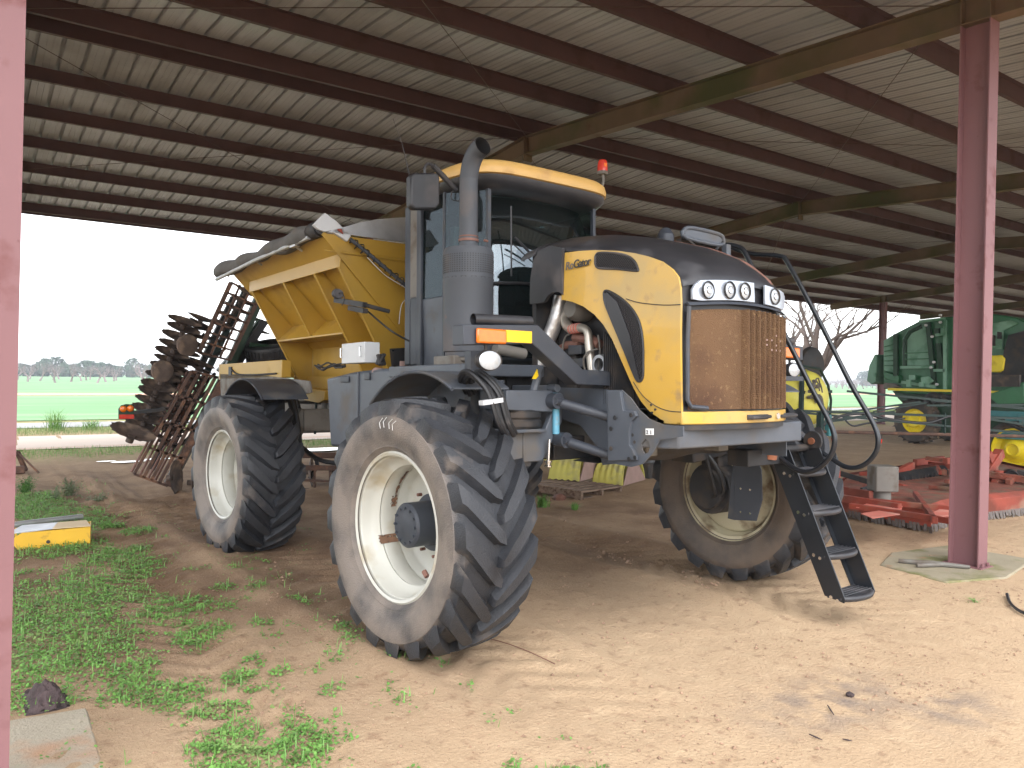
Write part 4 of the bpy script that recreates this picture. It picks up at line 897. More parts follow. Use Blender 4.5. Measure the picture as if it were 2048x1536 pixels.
b = MB(); b.prism([(x*.97, 1.3+(y-1.3)*.97, 2.02) for x, y in CABP], (0, 0, .05)); b.box((-.86, 1.84, 2.05), (.86, 1.88, 3.66)); b.build('cab_floor', 'grey_dark', TR, bevel=.01)
b = MB(); b.box((-.905, 1.58, 2.05), (-.87, 1.66, 3.64)); b.box((-.905, 1.78, 2.1), (-.86, 1.88, 3.64)); b.box((-.90, 1.66, 2.10), (-.88, 1.78, 2.76)); b.build('door_frame', 'grey_dark', TR, bevel=.008)
b = MB(); b.box((-.90, 1.66, 2.74), (-.885, 1.78, 3.64)); b.build('rear_pillar', 'tan', TR)
b = skin(0, 1, 2.72, 3.66, 1, .99, .006); b.build('side_window', 'glass_side', TR, smooth=0)
b = skin(1, 2, 2.72, 3.66, 1, .99, .006); b.build('side_window', 'glass_side', TR, smooth=0)
def wsc(u, v):
    x = -.685+(.595+.685)*u; z = 2.15+1.5*v; q = (x+.045)/.64; y = .65+.13*abs(q)**2.6+(.20*((z-2.85)/.75)**2 if z > 2.85 else 0)
    return (x*.985, y, z)
b = MB(); b.thick(wsc, 28, 30, (0, .006, 0)); b.build('windscreen', 'glass', TR, smooth=180)
b = skin(6, 7, 2.72, 3.66, 1, .99, .006); b.build('side_window', 'glass', TR, smooth=0)
b = skin(7, 8, 2.72, 3.66, 1, .99, .006); b.build('side_window', 'glass', TR, smooth=0)
for i in (2, 6, 7, 1):
    x, y = CABP[i]; b = MB(); w = .035 if i in (2, 6) else .03
    b.bar((x*.985, 1.3+(y-1.3)*.985, 2.08), (x*.98, 1.3+(y-1.3)*.98, 3.68), w, w, (1, 0, 0)); b.build('cab_pillar', 'grey_dark', TR)
b = MB(); b.tube([(-.72, .755, 2.80), (-.45, .655, 2.81), (0, .615, 2.82), (.45, .655, 2.82), (.70, .76, 2.82)], .016, 8); b.build('windscreen_bar', 'black', TR)
# wiper
P = [(-0.573,0.6,3.252),(-0.572,0.6,2.889),(-0.583,0.58,3.213),(-0.534,0.6,3.2),(-0.329,0.6,3.059),(-0.329,0.6,3.001),(-0.58,0.6,3.47),(-0.572,0.6,2.858)]
b = MB(); b.tube([P[6], P[7]], .008, 6); b.tube([P[3], P[4]], .011, 6); b.tube([(P[3][0]-.02, P[3][1], P[3][2]-.06), P[5]], .006, 6); b.build('wiper', 'black', TR)
# roof
def roof_out(sc, z, n=48):
    P = []
    for k in range(n):
        a = 2*pi*k/n; ca, sa = cos(a), sin(a); e = .42
        x = -.07+.87*math.copysign(abs(ca)**e, ca); y = math.copysign(abs(sa)**(.55 if sa < 0 else .4), sa)*(.74 if sa < 0 else .68)
        if sa < 0: y -= .0
        P.append((x*sc, 1.32+y*sc, z))
    return P
def layers(L_):
    b = MB(); n = 48
    for sc, z in L_: b.v += roof_out(sc, z)
    for i in range(len(L_)-1):
        for k in range(n): b.f.append((i*n+k, i*n+(k+1) % n, (i+1)*n+(k+1) % n, (i+1)*n+k)); b.mi.append(0)
    b.f.append(tuple(range(n))[::-1]); b.f.append(tuple((len(L_)-1)*n+k for k in range(n))); b.mi += [0, 0]; return b
b = layers([(.97, 3.745), (1.0, 3.755), (1.005, 3.80), (.99, 3.845), (.95, 3.875), (.85, 3.90), (.5, 3.92)]); ro = b.build('cab_roof', 'yellow3', TR, smooth=50)
b = layers([(.86, 3.64), (.93, 3.665), (.975, 3.70), (.985, 3.743)]); b.build('roof_lining', 'black', ro, smooth=50)
# interior
b = MB(); b.box((-.26, 1.15, 2.55), (.26, 1.6, 2.68)); b.obox((0, 1.62, 3.0), (.25, 0, 0), (0, .06, .01), (0, -.03, .36)); b.box((-.12, 1.58, 3.34), (.12, 1.66, 3.52)); b.build('seat', 'black', TR, bevel=.03)
b = MB(); b.tube([(0, .85, 2.3), (0, .98, 2.85)], .04, 10); b.tube([(.19*cos(a*pi/12), .98+.07*sin(a*pi/12), 2.88+.17*sin(a*pi/12)) for a in range(24)], .014, 8, closed=True); b.tube([(-.18, .98, 2.88), (.18, .98, 2.88)], .012, 6); b.build('steering_wheel', 'black', TR)
b = MB(); b.box((-.44, 1.72, 3.1), (-.16, 1.80, 3.50)); b.build('cab_monitor', 'whitebox', TR, bevel=.01)
b = MB(); b.box((-.38, 1.66, 3.2), (-.24, 1.72, 3.40)); b.cyl((-.3, 1.66, 3.25), (-.3, 1.62, 3.25), .03, 12); b.build('cab_radio', 'dark', TR)
b = MB(); b.box((.30, 1.0, 2.5), (.5, 1.7, 2.80)); b.box((.34, .95, 2.8), (.6, 1.0, 3.0)); b.build('armrest_console', 'dark', TR, bevel=.02)
b = MB(); b.box((-.8, .8, 2.1), (.8, 1.8, 2.13)); b.build('floor_mat', 'dark', TR)
# exhaust
C0 = (-1.20, .35)
b = MB(); b.lathe([(2.12, .001), (2.12, .185), (2.16, .185), (2.165, .20), (2.72, .20), (2.74, .205), (2.76, .20), (2.95, .202), (2.985, .188), (3.0, .10), (3.01, .001)], (C0[0], C0[1], 0), 'z', 48); mu = b.build('muffler', 'muffler', TR)
b = MB()
for k in range(60):
    for j in range(9):
        a = 2*pi*k/60; b.obox((C0[0]+.2012*cos(a), C0[1]+.2012*sin(a), 2.785+.017*j), (-.005*sin(a), .005*cos(a), 0), (.0015*cos(a), .0015*sin(a), 0), (0, 0, .0045))
b.build('perforations', 'dark', mu, smooth=0)
b = MB()
for k in range(16):
    a = 2*pi*k/16; b.obox((C0[0]+.2015*cos(a), C0[1]+.2015*sin(a), 2.742), (-.022*sin(a), .022*cos(a), 0), (.002*cos(a), .002*sin(a), 0), (0, 0, .005))
b.build('slots', 'dark', mu, smooth=0)
b = MB(); b.box((C0[0]-.2, C0[1]-.1, 2.03), (C0[0]+.2, C0[1]+.2, 2.13)); b.lathe([(2.085, .001), (2.085, .175), (2.12, .175)], (C0[0], C0[1], 0), 'z', 32); b.build('muffler_base', 'tan', TR, bevel=.01)
b = MB(); cx = -1.20; SP = [(cx, .35, 3.0), (cx, .35, 3.48), (cx, .345, 3.57), (cx+.002, .315, 3.67), (cx+.006, .25, 3.745), (cx+.01, .17, 3.775)]
b.tube(SP, .074, 28, caps=False, sub=4)
stk = b.build('exhaust_stack', 'muffler', TR, smooth=50)
b = MB(); b.lathe([(3.045, .076), (3.045, .082), (3.065, .082), (3.065, .076)], (cx, .35, 0), 'z', 28); b.lathe([(3.08, .076), (3.085, .078), (3.09, .076)], (cx, .35, 0), 'z', 28); b.cyl((cx+.09, .26, 3.055), (cx+.13, .27, 3.055), .01, 6); b.build('pipe_clamp', 'rust2', stk)
b = MB(); b.tube(SP[1:], .070, 28, caps=False, sub=4); b.tube([SP[1], SP[2]], .069, 20); b.build('stack_bore', 'dark', stk)
# left mirror
P = [(-1.381,0.95,3.672),(-1.352,0.95,3.707),(-1.122,0.95,3.747),(-1.091,0.95,3.721),(-1.09,0.95,3.478),(-1.131,0.95,3.428),(-1.34,0.95,3.398),(-1.38,0.95,3.426)]
b = MB(); b.prism(P, (0, .09, 0)); mi = b.build('side_mirror', 'black', TR, bevel=.018, bseg=3)
P = [(-1.231,0.97,3.711),(-1.231,0.97,3.775),(-1.201,0.97,3.811),(-1.151,0.97,3.807),(-0.891,1.0,3.641)]
b = MB(); b.tube(P[:4], .013, 8, sub=3); b.tube(P[3:], .026, 10); b.build('mirror_arm', 'black', mi)
b = MB(); P = [(-0.928,1.0,3.627),(-0.859,1.0,3.629),(-0.944,1.0,3.58),(-0.928,1.0,3.547),(-0.858,1.0,3.548)]; b.tube([P[0], P[2], P[3], P[4]], .006, 6, sub=4); b.build('mirror_cable', 'rubber', mi)
P = [(-1.235,1.2,3.693),(-1.322,1.2,4.009),(-1.417,1.2,4.221)]
b = MB(); b.tube(P, [.006, .003, .002], 5); b.build('whip_antenna', 'black', TR)
# beacon
P = [(0.829,0.92,3.9),(0.857,0.92,4.007),(0.843,0.92,4.071)]
b = MB(); b.tube([(P[0][0]-.04, P[0][1], P[0][2]-.05), P[0], P[1], P[2]], .013, 8, sub=3); b.lathe([(P[2][2]-.01, .001), (P[2][2]-.01, .045), (P[2][2]+.01, .055), (P[2][2]+.02, .055)], (P[2][0], P[2][1], 0), 'z', 20); be = b.build('beacon_stem', 'tan', TR)
b = MB(); z = P[2][2]+.02; b.lathe([(z, .054), (z+.06, .052), (z+.10, .046), (z+.115, .035), (z+.118, .001)], (P[2][0], P[2][1], 0), 'z', 24); b.build('beacon_lens', 'redlens', be)
b = MB(); b.obox((P[2][0]-.01, P[2][1]-.053, z+.055), (.018, 0, 0), (0, .003, 0), (0, 0, .018)); b.build('beacon_bulb', 'amber', be)

# ---------------- hopper
Y0, Y1 = 2.5, 5.45
def hw(z): return 1.48-(3.41-z)*.97 if z > 2.39 else .49
sec = [(1.48, 3.42), (.49, 2.39), (.47, 1.86)]
for sg in (-1, 1):
    b = MB(); S_ = [(sg*x, z) for x, z in sec]+[(sg*(x-.02), z) for x, z in sec[::-1]]
    b.prism([(x, Y0+.02, z) for x, z in S_], (0, Y1-Y0-.04, 0)); b.tube([(sg*1.48, Y0, 3.42), (sg*1.48, Y1, 3.42)], .022, 8)
    b.build('hopper_side', 'yellow2', TR, bevel=.004)
for y, nm in ((Y0, 'hopper_front'), (Y1-.02, 'hopper_end')):
    b = MB(); b.prism([(-1.48, y, 3.42), (-.49, y, 2.39), (-.60, y, 1.95), (.60, y, 1.95), (.49, y, 2.39), (1.48, y, 3.42)], (0, .02, 0)); b.build(nm, 'yellow2', TR)
b = MB(); b.bar((-1.485, Y0-.005, 3.42), (-.45, Y0-.005, 2.36), .05, .012, (0, 1, 0)); b.bar((-1.47, Y0-.012, 3.25), (-.42, Y0-.012, 3.22), .008, .01); b.prism([(-1.3, Y0-.02, 3.235), (-.4, Y0-.02, 3.235), (-.4, Y0, 3.26), (-1.3, Y0, 3.26)], (0, .001, -.001)); b.build('hopper_edge', 'yellow2', TR)
for sg in (-1, 1):
    b = MB()
    b.prism([(sg*1.30, Y0-.0, 3.235), (sg*1.30, Y0, 3.10), (sg*1.285, Y0, 3.10), (sg*1.285, Y0, 3.235)], (0, 2.66, 0)); b.build('rib_rail', 'yellow2', TR, bevel=.004)
    for i, yr in enumerate((2.52, 3.12, 4.0, 5.05)):
        b = MB(); t = .018
        xb = -.62 if i < 3 else -.56
        outer = [(-1.30, 3.10), (-.66 if i in (0, 1, 3) else -.97, 1.95 if i in (0, 1, 3) else 2.50)]
        zb_ = outer[1][1]
        inner = [(-hw(z)-.002, z) for z in (3.22, 2.39)]+([(-.49, zb_)] if zb_ < 2.39 else [])
        if zb_ >= 2.39: inner = [(-hw(3.22)-.002, 3.22), (-hw(zb_)-.002, zb_)]
        poly = outer+inner[::-1]
        b.prism([(x*(-sg)*1.0 if sg > 0 else x, yr, z) for x, z in poly], (0, t, 0))
        w_ = .05
        b.bar((sg*1.30, yr+t/2, 3.10), (sg*abs(outer[1][0]), yr+t/2, zb_), .045, .008, (sg, 0, .5)); b.build('gusset', 'yellow2', TR)
    b = MB(); y0_, y1_ = 3.14, 5.06
    b.prism([(sg*.965, y0_, 2.49), (sg*.755, y0_, 2.69), (sg*.60, y0_, 2.50), (sg*.60, y0_, 2.47), (sg*.965, y0_, 2.47)], (0, y1_-y0_, 0))
    b.build('shelf', 'yellow2', TR, bevel=.004)
    b = MB(); b.box((sg*.56-.03, 2.5, 1.86), (sg*.56+.03, 5.0, 2.02)); b.build('sill_rail', 'yellow2', TR, bevel=.004)
# corner post gusset with wide flange at the front (black plate) and feet
P = [(-0.734,2.48,2.292),(-0.48,2.48,2.312),(-0.479,2.48,2.097),(-0.709,2.48,2.082)]
b = MB(); b.prism(P, (0, .01, 0)); bp_ = b.build('mount_plate', 'dark', TR)
b = MB(); 
for q in P: c_ = lerp(q, tuple(sum(p[i] for p in P)/4 for i in range(3)), .22); b.cyl((c_[0], c_[1]-.001, c_[2]), (c_[0], c_[1]-.008, c_[2]), .012, 8)
b.build('plate_bolts', 'chrome', bp_)
P = [(-0.709,2.3,2.11),(-0.638,2.3,2.111),(-0.71,2.3,2.156),(-0.639,2.3,2.158)]; b = MB(); b.cyl(((P[0][0]+P[1][0])/2, 2.3, P[0][2]-.03), ((P[0][0]+P[1][0])/2, 2.3, P[2][2]), .04, 14); b.build('oil_filter', 'sackpink', TR)
P = [(-0.72,4.773,1.881),(-0.72,4.131,1.839),(-0.72,4.159,1.728),(-0.72,4.336,1.689),(-0.72,4.771,1.72)]; b = MB(); b.prism(P, (.2, 0, 0)); b.build('hopper_foot', 'yellow2', TR, bevel=.006)
# pen marks
MK = [[(-1.0,5.183,3.103),(-1.0,5.111,3.018),(-1.0,5.077,3.08),(-1.0,5.006,3.002)],[(-1.0,4.35,3.128),(-1.0,4.241,3.062),(-1.0,4.288,3.103),(-1.0,4.149,3.029),(-1.0,4.195,3.063),(-1.0,4.059,2.972)]]
# conveyor beam sticking out behind
b = MB(); b.box((-1.18, 4.35, 2.00), (-1.06, 6.75, 2.215)); cb = b.build('conveyor_beam', 'yellow2', TR, bevel=.008)
b = MB(); b.box((-1.185, 6.752, 1.995), (-1.055, 6.765, 2.22)); b.build('beam_end_plate', 'white_cap', cb)
b = MB(); b.tube([(-1.19, 6.2, 2.14), (-1.192, 5.9, 2.06), (-1.192, 5.2, 2.045), (-1.19, 4.5, 2.05)], .012, 6, sub=4); b.box((-1.195, 6.18, 2.05), (-1.18, 6.3, 2.17)); b.build('beam_cable', 'rubber', cb)
b = MB(); b.box((1.06, 4.35, 2.0), (1.18, 6.7, 2.21)); b.box((-1.1, 6.0, 2.02), (1.1, 6.12, 2.18)); b.build('conveyor_beam', 'yellow2', TR)
# grey dome at the front of the box and rolled tarp
P = [(-1.255,2.5,3.478),(-1.189,2.5,3.538),(-1.049,2.5,3.598),(-0.848,2.5,3.656),(-0.61,2.5,3.705),(-0.388,2.5,3.736),(-0.387,2.5,3.47),(-1.049,2.5,3.494)]
dm = [(p[0], p[2]) for p in P]
full = [(-1.46, 3.425), (-1.3, 3.49), (-1.1, 3.57), (-.9, 3.63), (-.6, 3.69), (-.3, 3.725), (0, 3.735)]
full = full+[(-a, c) for a, c in full[-2::-1]]
b = MB(); b.prism([(x, 2.46, z) for x, z in full]+[(1.3, 2.46, 3.43), (-1.3, 2.46, 3.43)], (0, .03, 0)); b.build('end_bow', 'alu', TR)
b = MB()
def tarp_r(t): return .08+.014*sin(t*9)+.004*sin(t*31)
n_ = 44; path = [(-1.50-.02*sin(i*.5), 2.75+(5.72-2.75)*i/n_, 3.455-.05*(i/n_)+.008*sin(i*.5)) for i in range(n_+1)]
b.tube(path, [tarp_r(i/n_) for i in range(n_+1)], 18)
for i in range(0, len(b.v)):
    x, y, z = b.v[i]; k = .008*mnoise.noise(Vector((x*14, y*3.5, z*14)))+.006*mnoise.noise(Vector((x*5, y*7, z*5))); b.v[i] = (x+k, y, z+k*1.2)
tp = b.build('rolled_tarp', 'tarp', TR, smooth=70)
b = MB(); b.tube([(-1.54, 2.7, 3.40), (-1.55, 4.2, 3.365), (-1.53, 5.75, 3.31)], .024, 10); b.build('tarp_pole', 'alu', tp)
for y in (3.1, 4.3, 5.5):
    b = MB(); b.obox((-1.53, y, 3.37), (.03, 0, .0), (0, .07, 0), (0, 0, .012)); b.tube([(-1.55, y, 3.38), (-1.44, y+.02, 3.33)], .012, 6); b.build('tarp_clip', 'alu', tp)
b = MB(); b.tube([(-1.50, 2.5, 3.47), (-1.50, 2.76, 3.46)], .07, 14); b.lathe([(2.52, .075), (2.54, .085), (2.56, .075), (2.60, .085), (2.64, .075), (2.68, .085), (2.72, .075)], (-1.5, 0, 3.465), 'y', 18); b.build('tarp_motor', 'dark', TR)
P = [(-1.599,2.46,3.48),(-1.477,2.46,3.615),(-1.351,2.46,3.545),(-1.194,2.46,3.421),(-1.237,2.46,3.359),(-1.414,2.46,3.446),(-1.483,2.46,3.424),(-1.552,2.46,3.445)]
b = MB(); b.prism(P, (0, .05, 0)); tam = b.build('tarp_arm_head', 'whitebox', TR, bevel=.006)
P = [(-1.346,2.44,3.468),(-1.311,2.44,3.473),(-1.29,2.44,3.423),(-1.353,2.44,3.457)]; b = MB(); b.prism(P, (0, .01, 0)); b.build('decal', 'orange', tam)
P = [(-1.218,2.44,3.382),(-1.081,2.4,3.281),(-0.588,2.3,2.903)]
b = MB(); b.tube(P, .02, 10); ta = b.build('tarp_arm', 'grey_dark', TR)
b = MB(); d_ = Vector(P[2])-Vector(P[0]); u_ = Vector((0, -1, 0)); w_ = d_.normalized().cross(u_)
N_ = 90; b.tube([Vector(P[0])+d_*(i/N_)+(u_*cos(i*.75)+w_*sin(i*.75))*(.026+.02*max(0, sin(i*.11))) for i in range(N_+1)], .006, 5); b.build('coiled_wire', 'rubber', ta)
P = [(-1.093,2.3,3.19),(-0.894,2.3,3.032),(-0.612,2.3,2.885),(-0.701,2.3,2.738),(-0.729,2.3,2.539)]
b = MB(); b.tube(P, .004, 5, sub=6); b.build('loose_wire', 'whitebox', TR)
# aluminium control box and work lamp bracket
P = [(-1.38,2.237,2.309),(-1.38,1.752,2.315),(-1.38,1.73,2.111),(-1.38,2.235,2.104)]; P2 = [(-1.38,1.752,2.315),(-1.38,1.566,2.293),(-1.38,1.516,2.119),(-1.38,1.73,2.111)]
b = MB(); b.box((-1.40, P[1][1]-.0, P[2][2]), (-1.24, P[0][1], P[0][2]-.005)); cbx = b.build('control_box', 'whitebox', TR, bevel=.006)
b = MB()
for yy in (P[1][1]+.05, P[0][1]-.03): b.tube([(-1.405, yy, P[0][2]-.05), (-1.425, yy, P[0][2]-.05), (-1.425, yy, P[2][2]+.06), (-1.405, yy, P[2][2]+.06)], .006, 6)
b.build('latch_handle', 'chrome', cbx)
P = [(-1.35,2.956,2.105),(-1.35,2.792,2.086),(-1.35,2.61,2.118),(-1.35,2.469,2.08),(-1.35,2.309,2.101)]
b = MB()
for k in range(5): b.tube([Vector(p)+Vector((random.uniform(-.03, .03), random.uniform(-.02, .02), random.uniform(-.03, .03))) for p in P], .009, 6, sub=4)
b.build('wiring_loom', 'dark', TR)
P = [(-1.42,2.292,2.796),(-1.4,2.369,2.745),(-1.4,2.166,2.698),(-1.38,1.786,2.648),(-1.38,2.098,2.645),(-1.38,1.775,2.591),(-1.3,1.891,2.605),(-1.2,1.633,2.415),(-1.0,1.628,2.32)]
b = MB(); b.lathe([(-.03, .001), (-.03, .05), (.0, .062), (.03, .05), (.05, .03), (.055, .001)], (0, 0, 0), 'y', 24); b.v = [(x*1.0+P[0][0], y+P[0][1], z*.85+P[0][2]) for x, y, z in b.v]; b.tube([P[0], P[1]], .02, 8); wk = b.build('work_lamp', 'black', TR)
b = MB(); b.bar(P[1], P[3], .05, .05); b.bar(P[4], P[5], .05, .045); b.tube([(P[3][0], P[3][1], P[3][2]), (-1.15, P[3][1]-.05, P[3][2]-.05)], .02, 8); b.build('lamp_bracket', 'dark', wk)
b = MB(); b.tube(P[6:], .009, 6, sub=5); b.build('lamp_cable', 'rubber', wk)
b = MB(); b.tube([P[0], (P[0][0]-.0, P[0][1]-.10, P[0][2]+.0), (P[0][0], P[0][1]-.15, P[0][2]-.06), (P[0][0], P[0][1]-.1, P[0][2]-.12)], .005, 5, sub=5); b.build('lamp_lead', 'rubber', wk)
# spinner spreader shaft + discharge behind
b = MB(); b.box((-.45, 2.6, 1.70), (.45, 6.6, 1.86)); b.box((-.5, 6.3, 1.2), (.5, 6.7, 1.7)); b.build('conveyor_trough', 'tan', TR)

# ---------------- ladder and handrails on the right front corner
zl = [(-.90, 1.36), (-1.06, 1.36), (-1.545, .19), (-1.47, .155), (-1.385, .19)]
zl = [(-0.864,1.342),(-1.046,1.366),(-1.54,0.219),(-1.532,0.19),(-1.38,0.216)]
for x in (1.10, 1.56):
    b = MB(); b.prism([(x, y, z) for y, z in zl], (.012, 0, 0)); fl = 1 if x < 1.3 else -1
    y0_, z0_ = zl[0]; y1_, z1_ = zl[4]; b.prism([(x, y0_, z0_), (x, y0_+.012, z0_), (x, y1_+.012, z1_), (x, y1_, z1_)], (.05*fl, 0, 0))
    rail = b.build('ladder_rail', 'blackgloss', TR)
    b = MB()
    for yy, zz in ((-1.0, 1.16), (-1.13, .85), (-1.27, .52), (-1.42, .21)):
        for dy in (.025, -.03): b.cyl((x-.001, yy+dy-.03, zz+dy*.3), (x-.008, yy+dy-.03, zz+dy*.3), .014, 10)
    b.build('rail_bolts', 'chrome', rail)
for (px, y, z) in ((0, -1.05, 1.15), (0, -1.19, .84), (0, -1.33, .51), (0, -1.47, .20)):
    b = MB(); n = 14; x0, x1 = 1.113, 1.559; cy = y+.04
    P = [(x0, cy+.05)]+[(x0+(x1-x0)*i/n, cy-.06-.09*sin(pi*i/n)**.6) for i in range(n+1)]+[(x1, cy+.05)]
    b.prism([(a, c, z) for a, c in P], (0, 0, .035)); b.tube([(x0+(x1-x0)*i/n, cy-.06-.09*sin(pi*i/n)**.6, z+.015) for i in range(n+1)], .026, 8)
    for k in range(5): b.box((x0+.02, cy-.1+.035*k, z+.035), (x1-.02, cy-.09+.035*k, z+.048))
    b.build('step', 'black', TR, bevel=.005)
b = MB(); b.cyl((1.06, -.92, 1.36), (1.62, -.92, 1.36), .03, 12); b.lathe([(.0, .001), (0., .09), (.02, .09), (.02, .001)], (1.56, -.98, 1.42), 'x', 24); b.box((.6, -1.0, 1.25), (1.1, -.8, 1.38)); lm = b.build('ladder_mount', 'dark', TR, bevel=.006)
b = MB(); b.cyl((1.555, -.98, 1.42), (1.535, -.98, 1.42), .03, 10); b.build('pivot_pin', 'copper', lm); b = MB(); b.tube([(.92, -.98, 1.30), (.92, -1.0, 1.42)], .06, 12); b.build('pivot_pin', 'copper', lm)
for x, pts in ((1.6, [(1.6,-0.019,3.292),(1.6,-0.308,3.169),(1.6,-0.621,3.104),(1.6,-0.724,3.008),(1.6,-1.03,2.463),(1.6,-1.306,1.934),(1.6,-1.514,1.581),(1.6,-1.548,1.417),(1.6,-1.489,1.297),(1.6,-1.386,1.222),(1.6,-1.262,1.216),(1.6,-1.124,1.283),(1.6,-0.836,1.429)]), (1.05, [(1.05,-0.379,3.185),(1.05,-0.583,3.129),(1.05,-0.671,3.025),(1.05,-0.848,2.68),(1.05,-1.11,2.2),(1.05,-1.291,1.869),(1.05,-1.451,1.592),(1.05,-1.481,1.443),(1.05,-1.421,1.313),(1.05,-1.291,1.214),(1.05,-1.157,1.211),(1.05,-0.994,1.302),(1.05,-0.922,1.369)])):
    b = MB(); b.tube(pts, .021, 12, sub=5); b.build('handrail', 'blackgloss', TR, smooth=60)
b = MB(); b.box((.85, -.6, 2.95), (.91, -.55, 3.13)); b.build('rail_bracket', 'grey', TR)
# platform on the right side between cab and hood
b = MB(); b.box((.75, -.9, 1.95), (1.55, 1.6, 1.99)); b.build('access_platform', 'grey_dark', TR)

# ================================================================ FOLDED DISC HARROW BEHIND
HA = empty('disc_harrow', (3.0, 14.2, 0), None, 'folded disc harrow with its muddy toothed wing leaning up behind the spreader', 'disc harrow')
HO = Vector((3.0, 14.2, 0))
h_ = lambda p: tuple(Vector(p)-HO)
def WY(pts): return [h_(p) for p in pts]
bl = [(2.353,14.0,0.234),(2.776,14.0,0.082)]; tl = [(3.887,14.0,3.509),(4.328,14.0,3.294)]
A0, A1, B0, B1 = [Vector(h_(p)) for p in (bl[0], bl[1], tl[0], tl[1])]
# lower roller cage
LC = [Vector(p) for p in WY([(2.284,13.9,0.307),(2.426,13.9,0.241),(2.548,13.9,0.192),(2.663,13.9,0.135),(2.796,13.9,0.076),(3.155,13.9,2.002),(3.277,13.9,1.979),(3.416,13.9,1.938),(3.557,13.9,1.923),(3.683,13.9,1.873)])]
b = MB()
for i in range(5): b.bar(LC[i], LC[5+i], .05 if i < 4 else .12, .05, (0, 1, 0)); 
for t in (0, .25, .5, .75, 1): b.bar(LC[0].lerp(LC[5], t), LC[4].lerp(LC[9], t), .04, .05, (0, 1, 0))
b.build('crumbler_cage', 'rustiron', HA)
b = MB()
for i in range(5): 
    o = Vector((.0, .28+.05*(i % 2), .0)); b.tube([LC[i]+o, LC[5+i]+o], .02, 6)
b.build('crumbler_cage', 'rust2', HA)
UC = [Vector(p) for p in WY([(3.273,13.9,2.32),(3.454,13.9,2.265),(3.62,13.9,2.244),(3.772,13.9,2.204),(3.791,13.9,3.554),(3.945,13.9,3.523),(4.119,13.9,3.448),(4.296,13.9,3.355)])]
b = MB()
for i in range(4): b.bar(UC[i], UC[4+i], (.07, .03, .03, .06)[i], .05, (0, 1, 0))
for t in [k/7 for k in range(8)]: b.bar(UC[0].lerp(UC[4], t), UC[3].lerp(UC[7], t), .03, .05, (0, 1, 0))
b.build('crumbler_cage', 'rustiron', HA)
# main wing beams
ML = [Vector(p) for p in WY([(2.859,14.1,0.081),(3.803,14.1,1.987),(4.447,14.1,3.4),(2.949,14.1,0.612),(4.283,14.1,3.658),(3.55,14.1,1.852),(4.589,14.1,2.956),(2.56,14.1,0.294),(3.917,14.1,3.361)])]
b = MB(); b.bar(ML[0], ML[1], .15, .15, (0, 1, 0)); b.build('wing_beam', 'tan', HA)
b = MB(); b.bar(ML[1]+Vector((-.05, .3, -.3)), ML[2]+Vector((0, .3, 0)), .16, .14, (0, 1, 0)); b.build('wing_beam', 'green_dk', HA)
b = MB(); b.bar(ML[3]+Vector((0, .4, 0)), ML[4]+Vector((0, .4, 0)), .10, .1, (0, 1, 0)); b.build('wing_beam', 'bottle', HA)
b = MB(); b.bar(ML[5]+Vector((0, .5, -.6)), ML[6]+Vector((0, .5, 0)), .14, .14, (0, 1, 0)); b.build('wing_beam', 'dark', HA)
b = MB(); b.bar(ML[7]+Vector((.1, .45, 0)), ML[8]+Vector((.1, .45, 0)), .10, .12, (0, 1, 0)); b.build('wing_beam', 'dark', HA)
def disc_mesh(r, wavy=True):
    b = MB(); n = 36
    prof = [(.0, .001), (.004, r*.25), (.03, r*.6), (.065, r*.93), (.07, r)]
    b.lathe(prof, n=n, axis='z'); b.lathe([(a-.006, c) for a, c in prof], n=n, axis='z')
    for i, (x, y, z) in enumerate(b.v):
        rr_ = math.hypot(x, y); a = atan2(y, x)
        if rr_ > r*.9: k = 1+.05*sin(a*14); b.v[i] = (x*k, y*k, z)
    b.cyl((0, 0, -.09), (0, 0, .02), .05, 10)
    return b
dm_ = disc_mesh(.29); dproto = dm_.build('disc_blade', 'discmetal', HA)
first = [True]
def put_disc(p, d, sc=1., roll=0.):
    global dproto
    o = dproto if first[0] else dproto.copy()
    if not first[0]: COL.objects.link(o); o.parent = HA
    first[0] = False
    o.location = p; o.rotation_euler = Vector(d).to_track_quat('Z', 'Y').to_euler(); o.scale = (sc,)*3
def row(P0, P1, n, d, sc, jit=.03):
    P0, P1 = Vector(P0), Vector(P1)
    for i in range(n):
        t = i/(n-1); p = P0.lerp(P1, t)+Vector((random.uniform(-jit, jit), random.uniform(-jit, jit), random.uniform(-jit, jit)*.5))
        put_disc(p, (d[0]+random.uniform(-.06, .06), d[1]+random.uniform(-.06, .06), d[2]), sc)
R1 = WY([(2.433,14.2,1.003),(3.109,14.2,2.811),(2.808,14.2,0.822),(3.363,14.2,2.11),(3.761,14.2,2.783),(4.138,14.2,3.403),(2.974,14.2,1.76),(3.397,14.2,2.809),(4.4,14.2,2.405),(4.622,14.2,2.963)])
row(R1[0], R1[1], 14, (.28, -.34, 1), .98, .02); row(Vector(R1[0])+Vector((.30, .25, .05)), Vector(R1[1])+Vector((.32, .25, .1)), 13, (.35, -.3, 1), .85, .03); row(R1[2], R1[3], 13, (.45, -.2, 1), .8, .04)
row(R1[4], R1[5], 5, (.5, -.1, 1), .85, .01); row(Vector(R1[6])+Vector((0, .3, 0)), Vector(R1[7])+Vector((0, .3, 0)), 6, (.4, -.3, 1), .8)
row(Vector(R1[8])+Vector((0, .8, 0)), Vector(R1[9])+Vector((0, .8, 0)), 4, (.35, -.15, 1), 1.0, .02)
R2 = WY([(2.208,13.7,0.943),(2.831,13.7,0.238),(3.145,13.7,0.135),(3.331,13.7,0.038)])
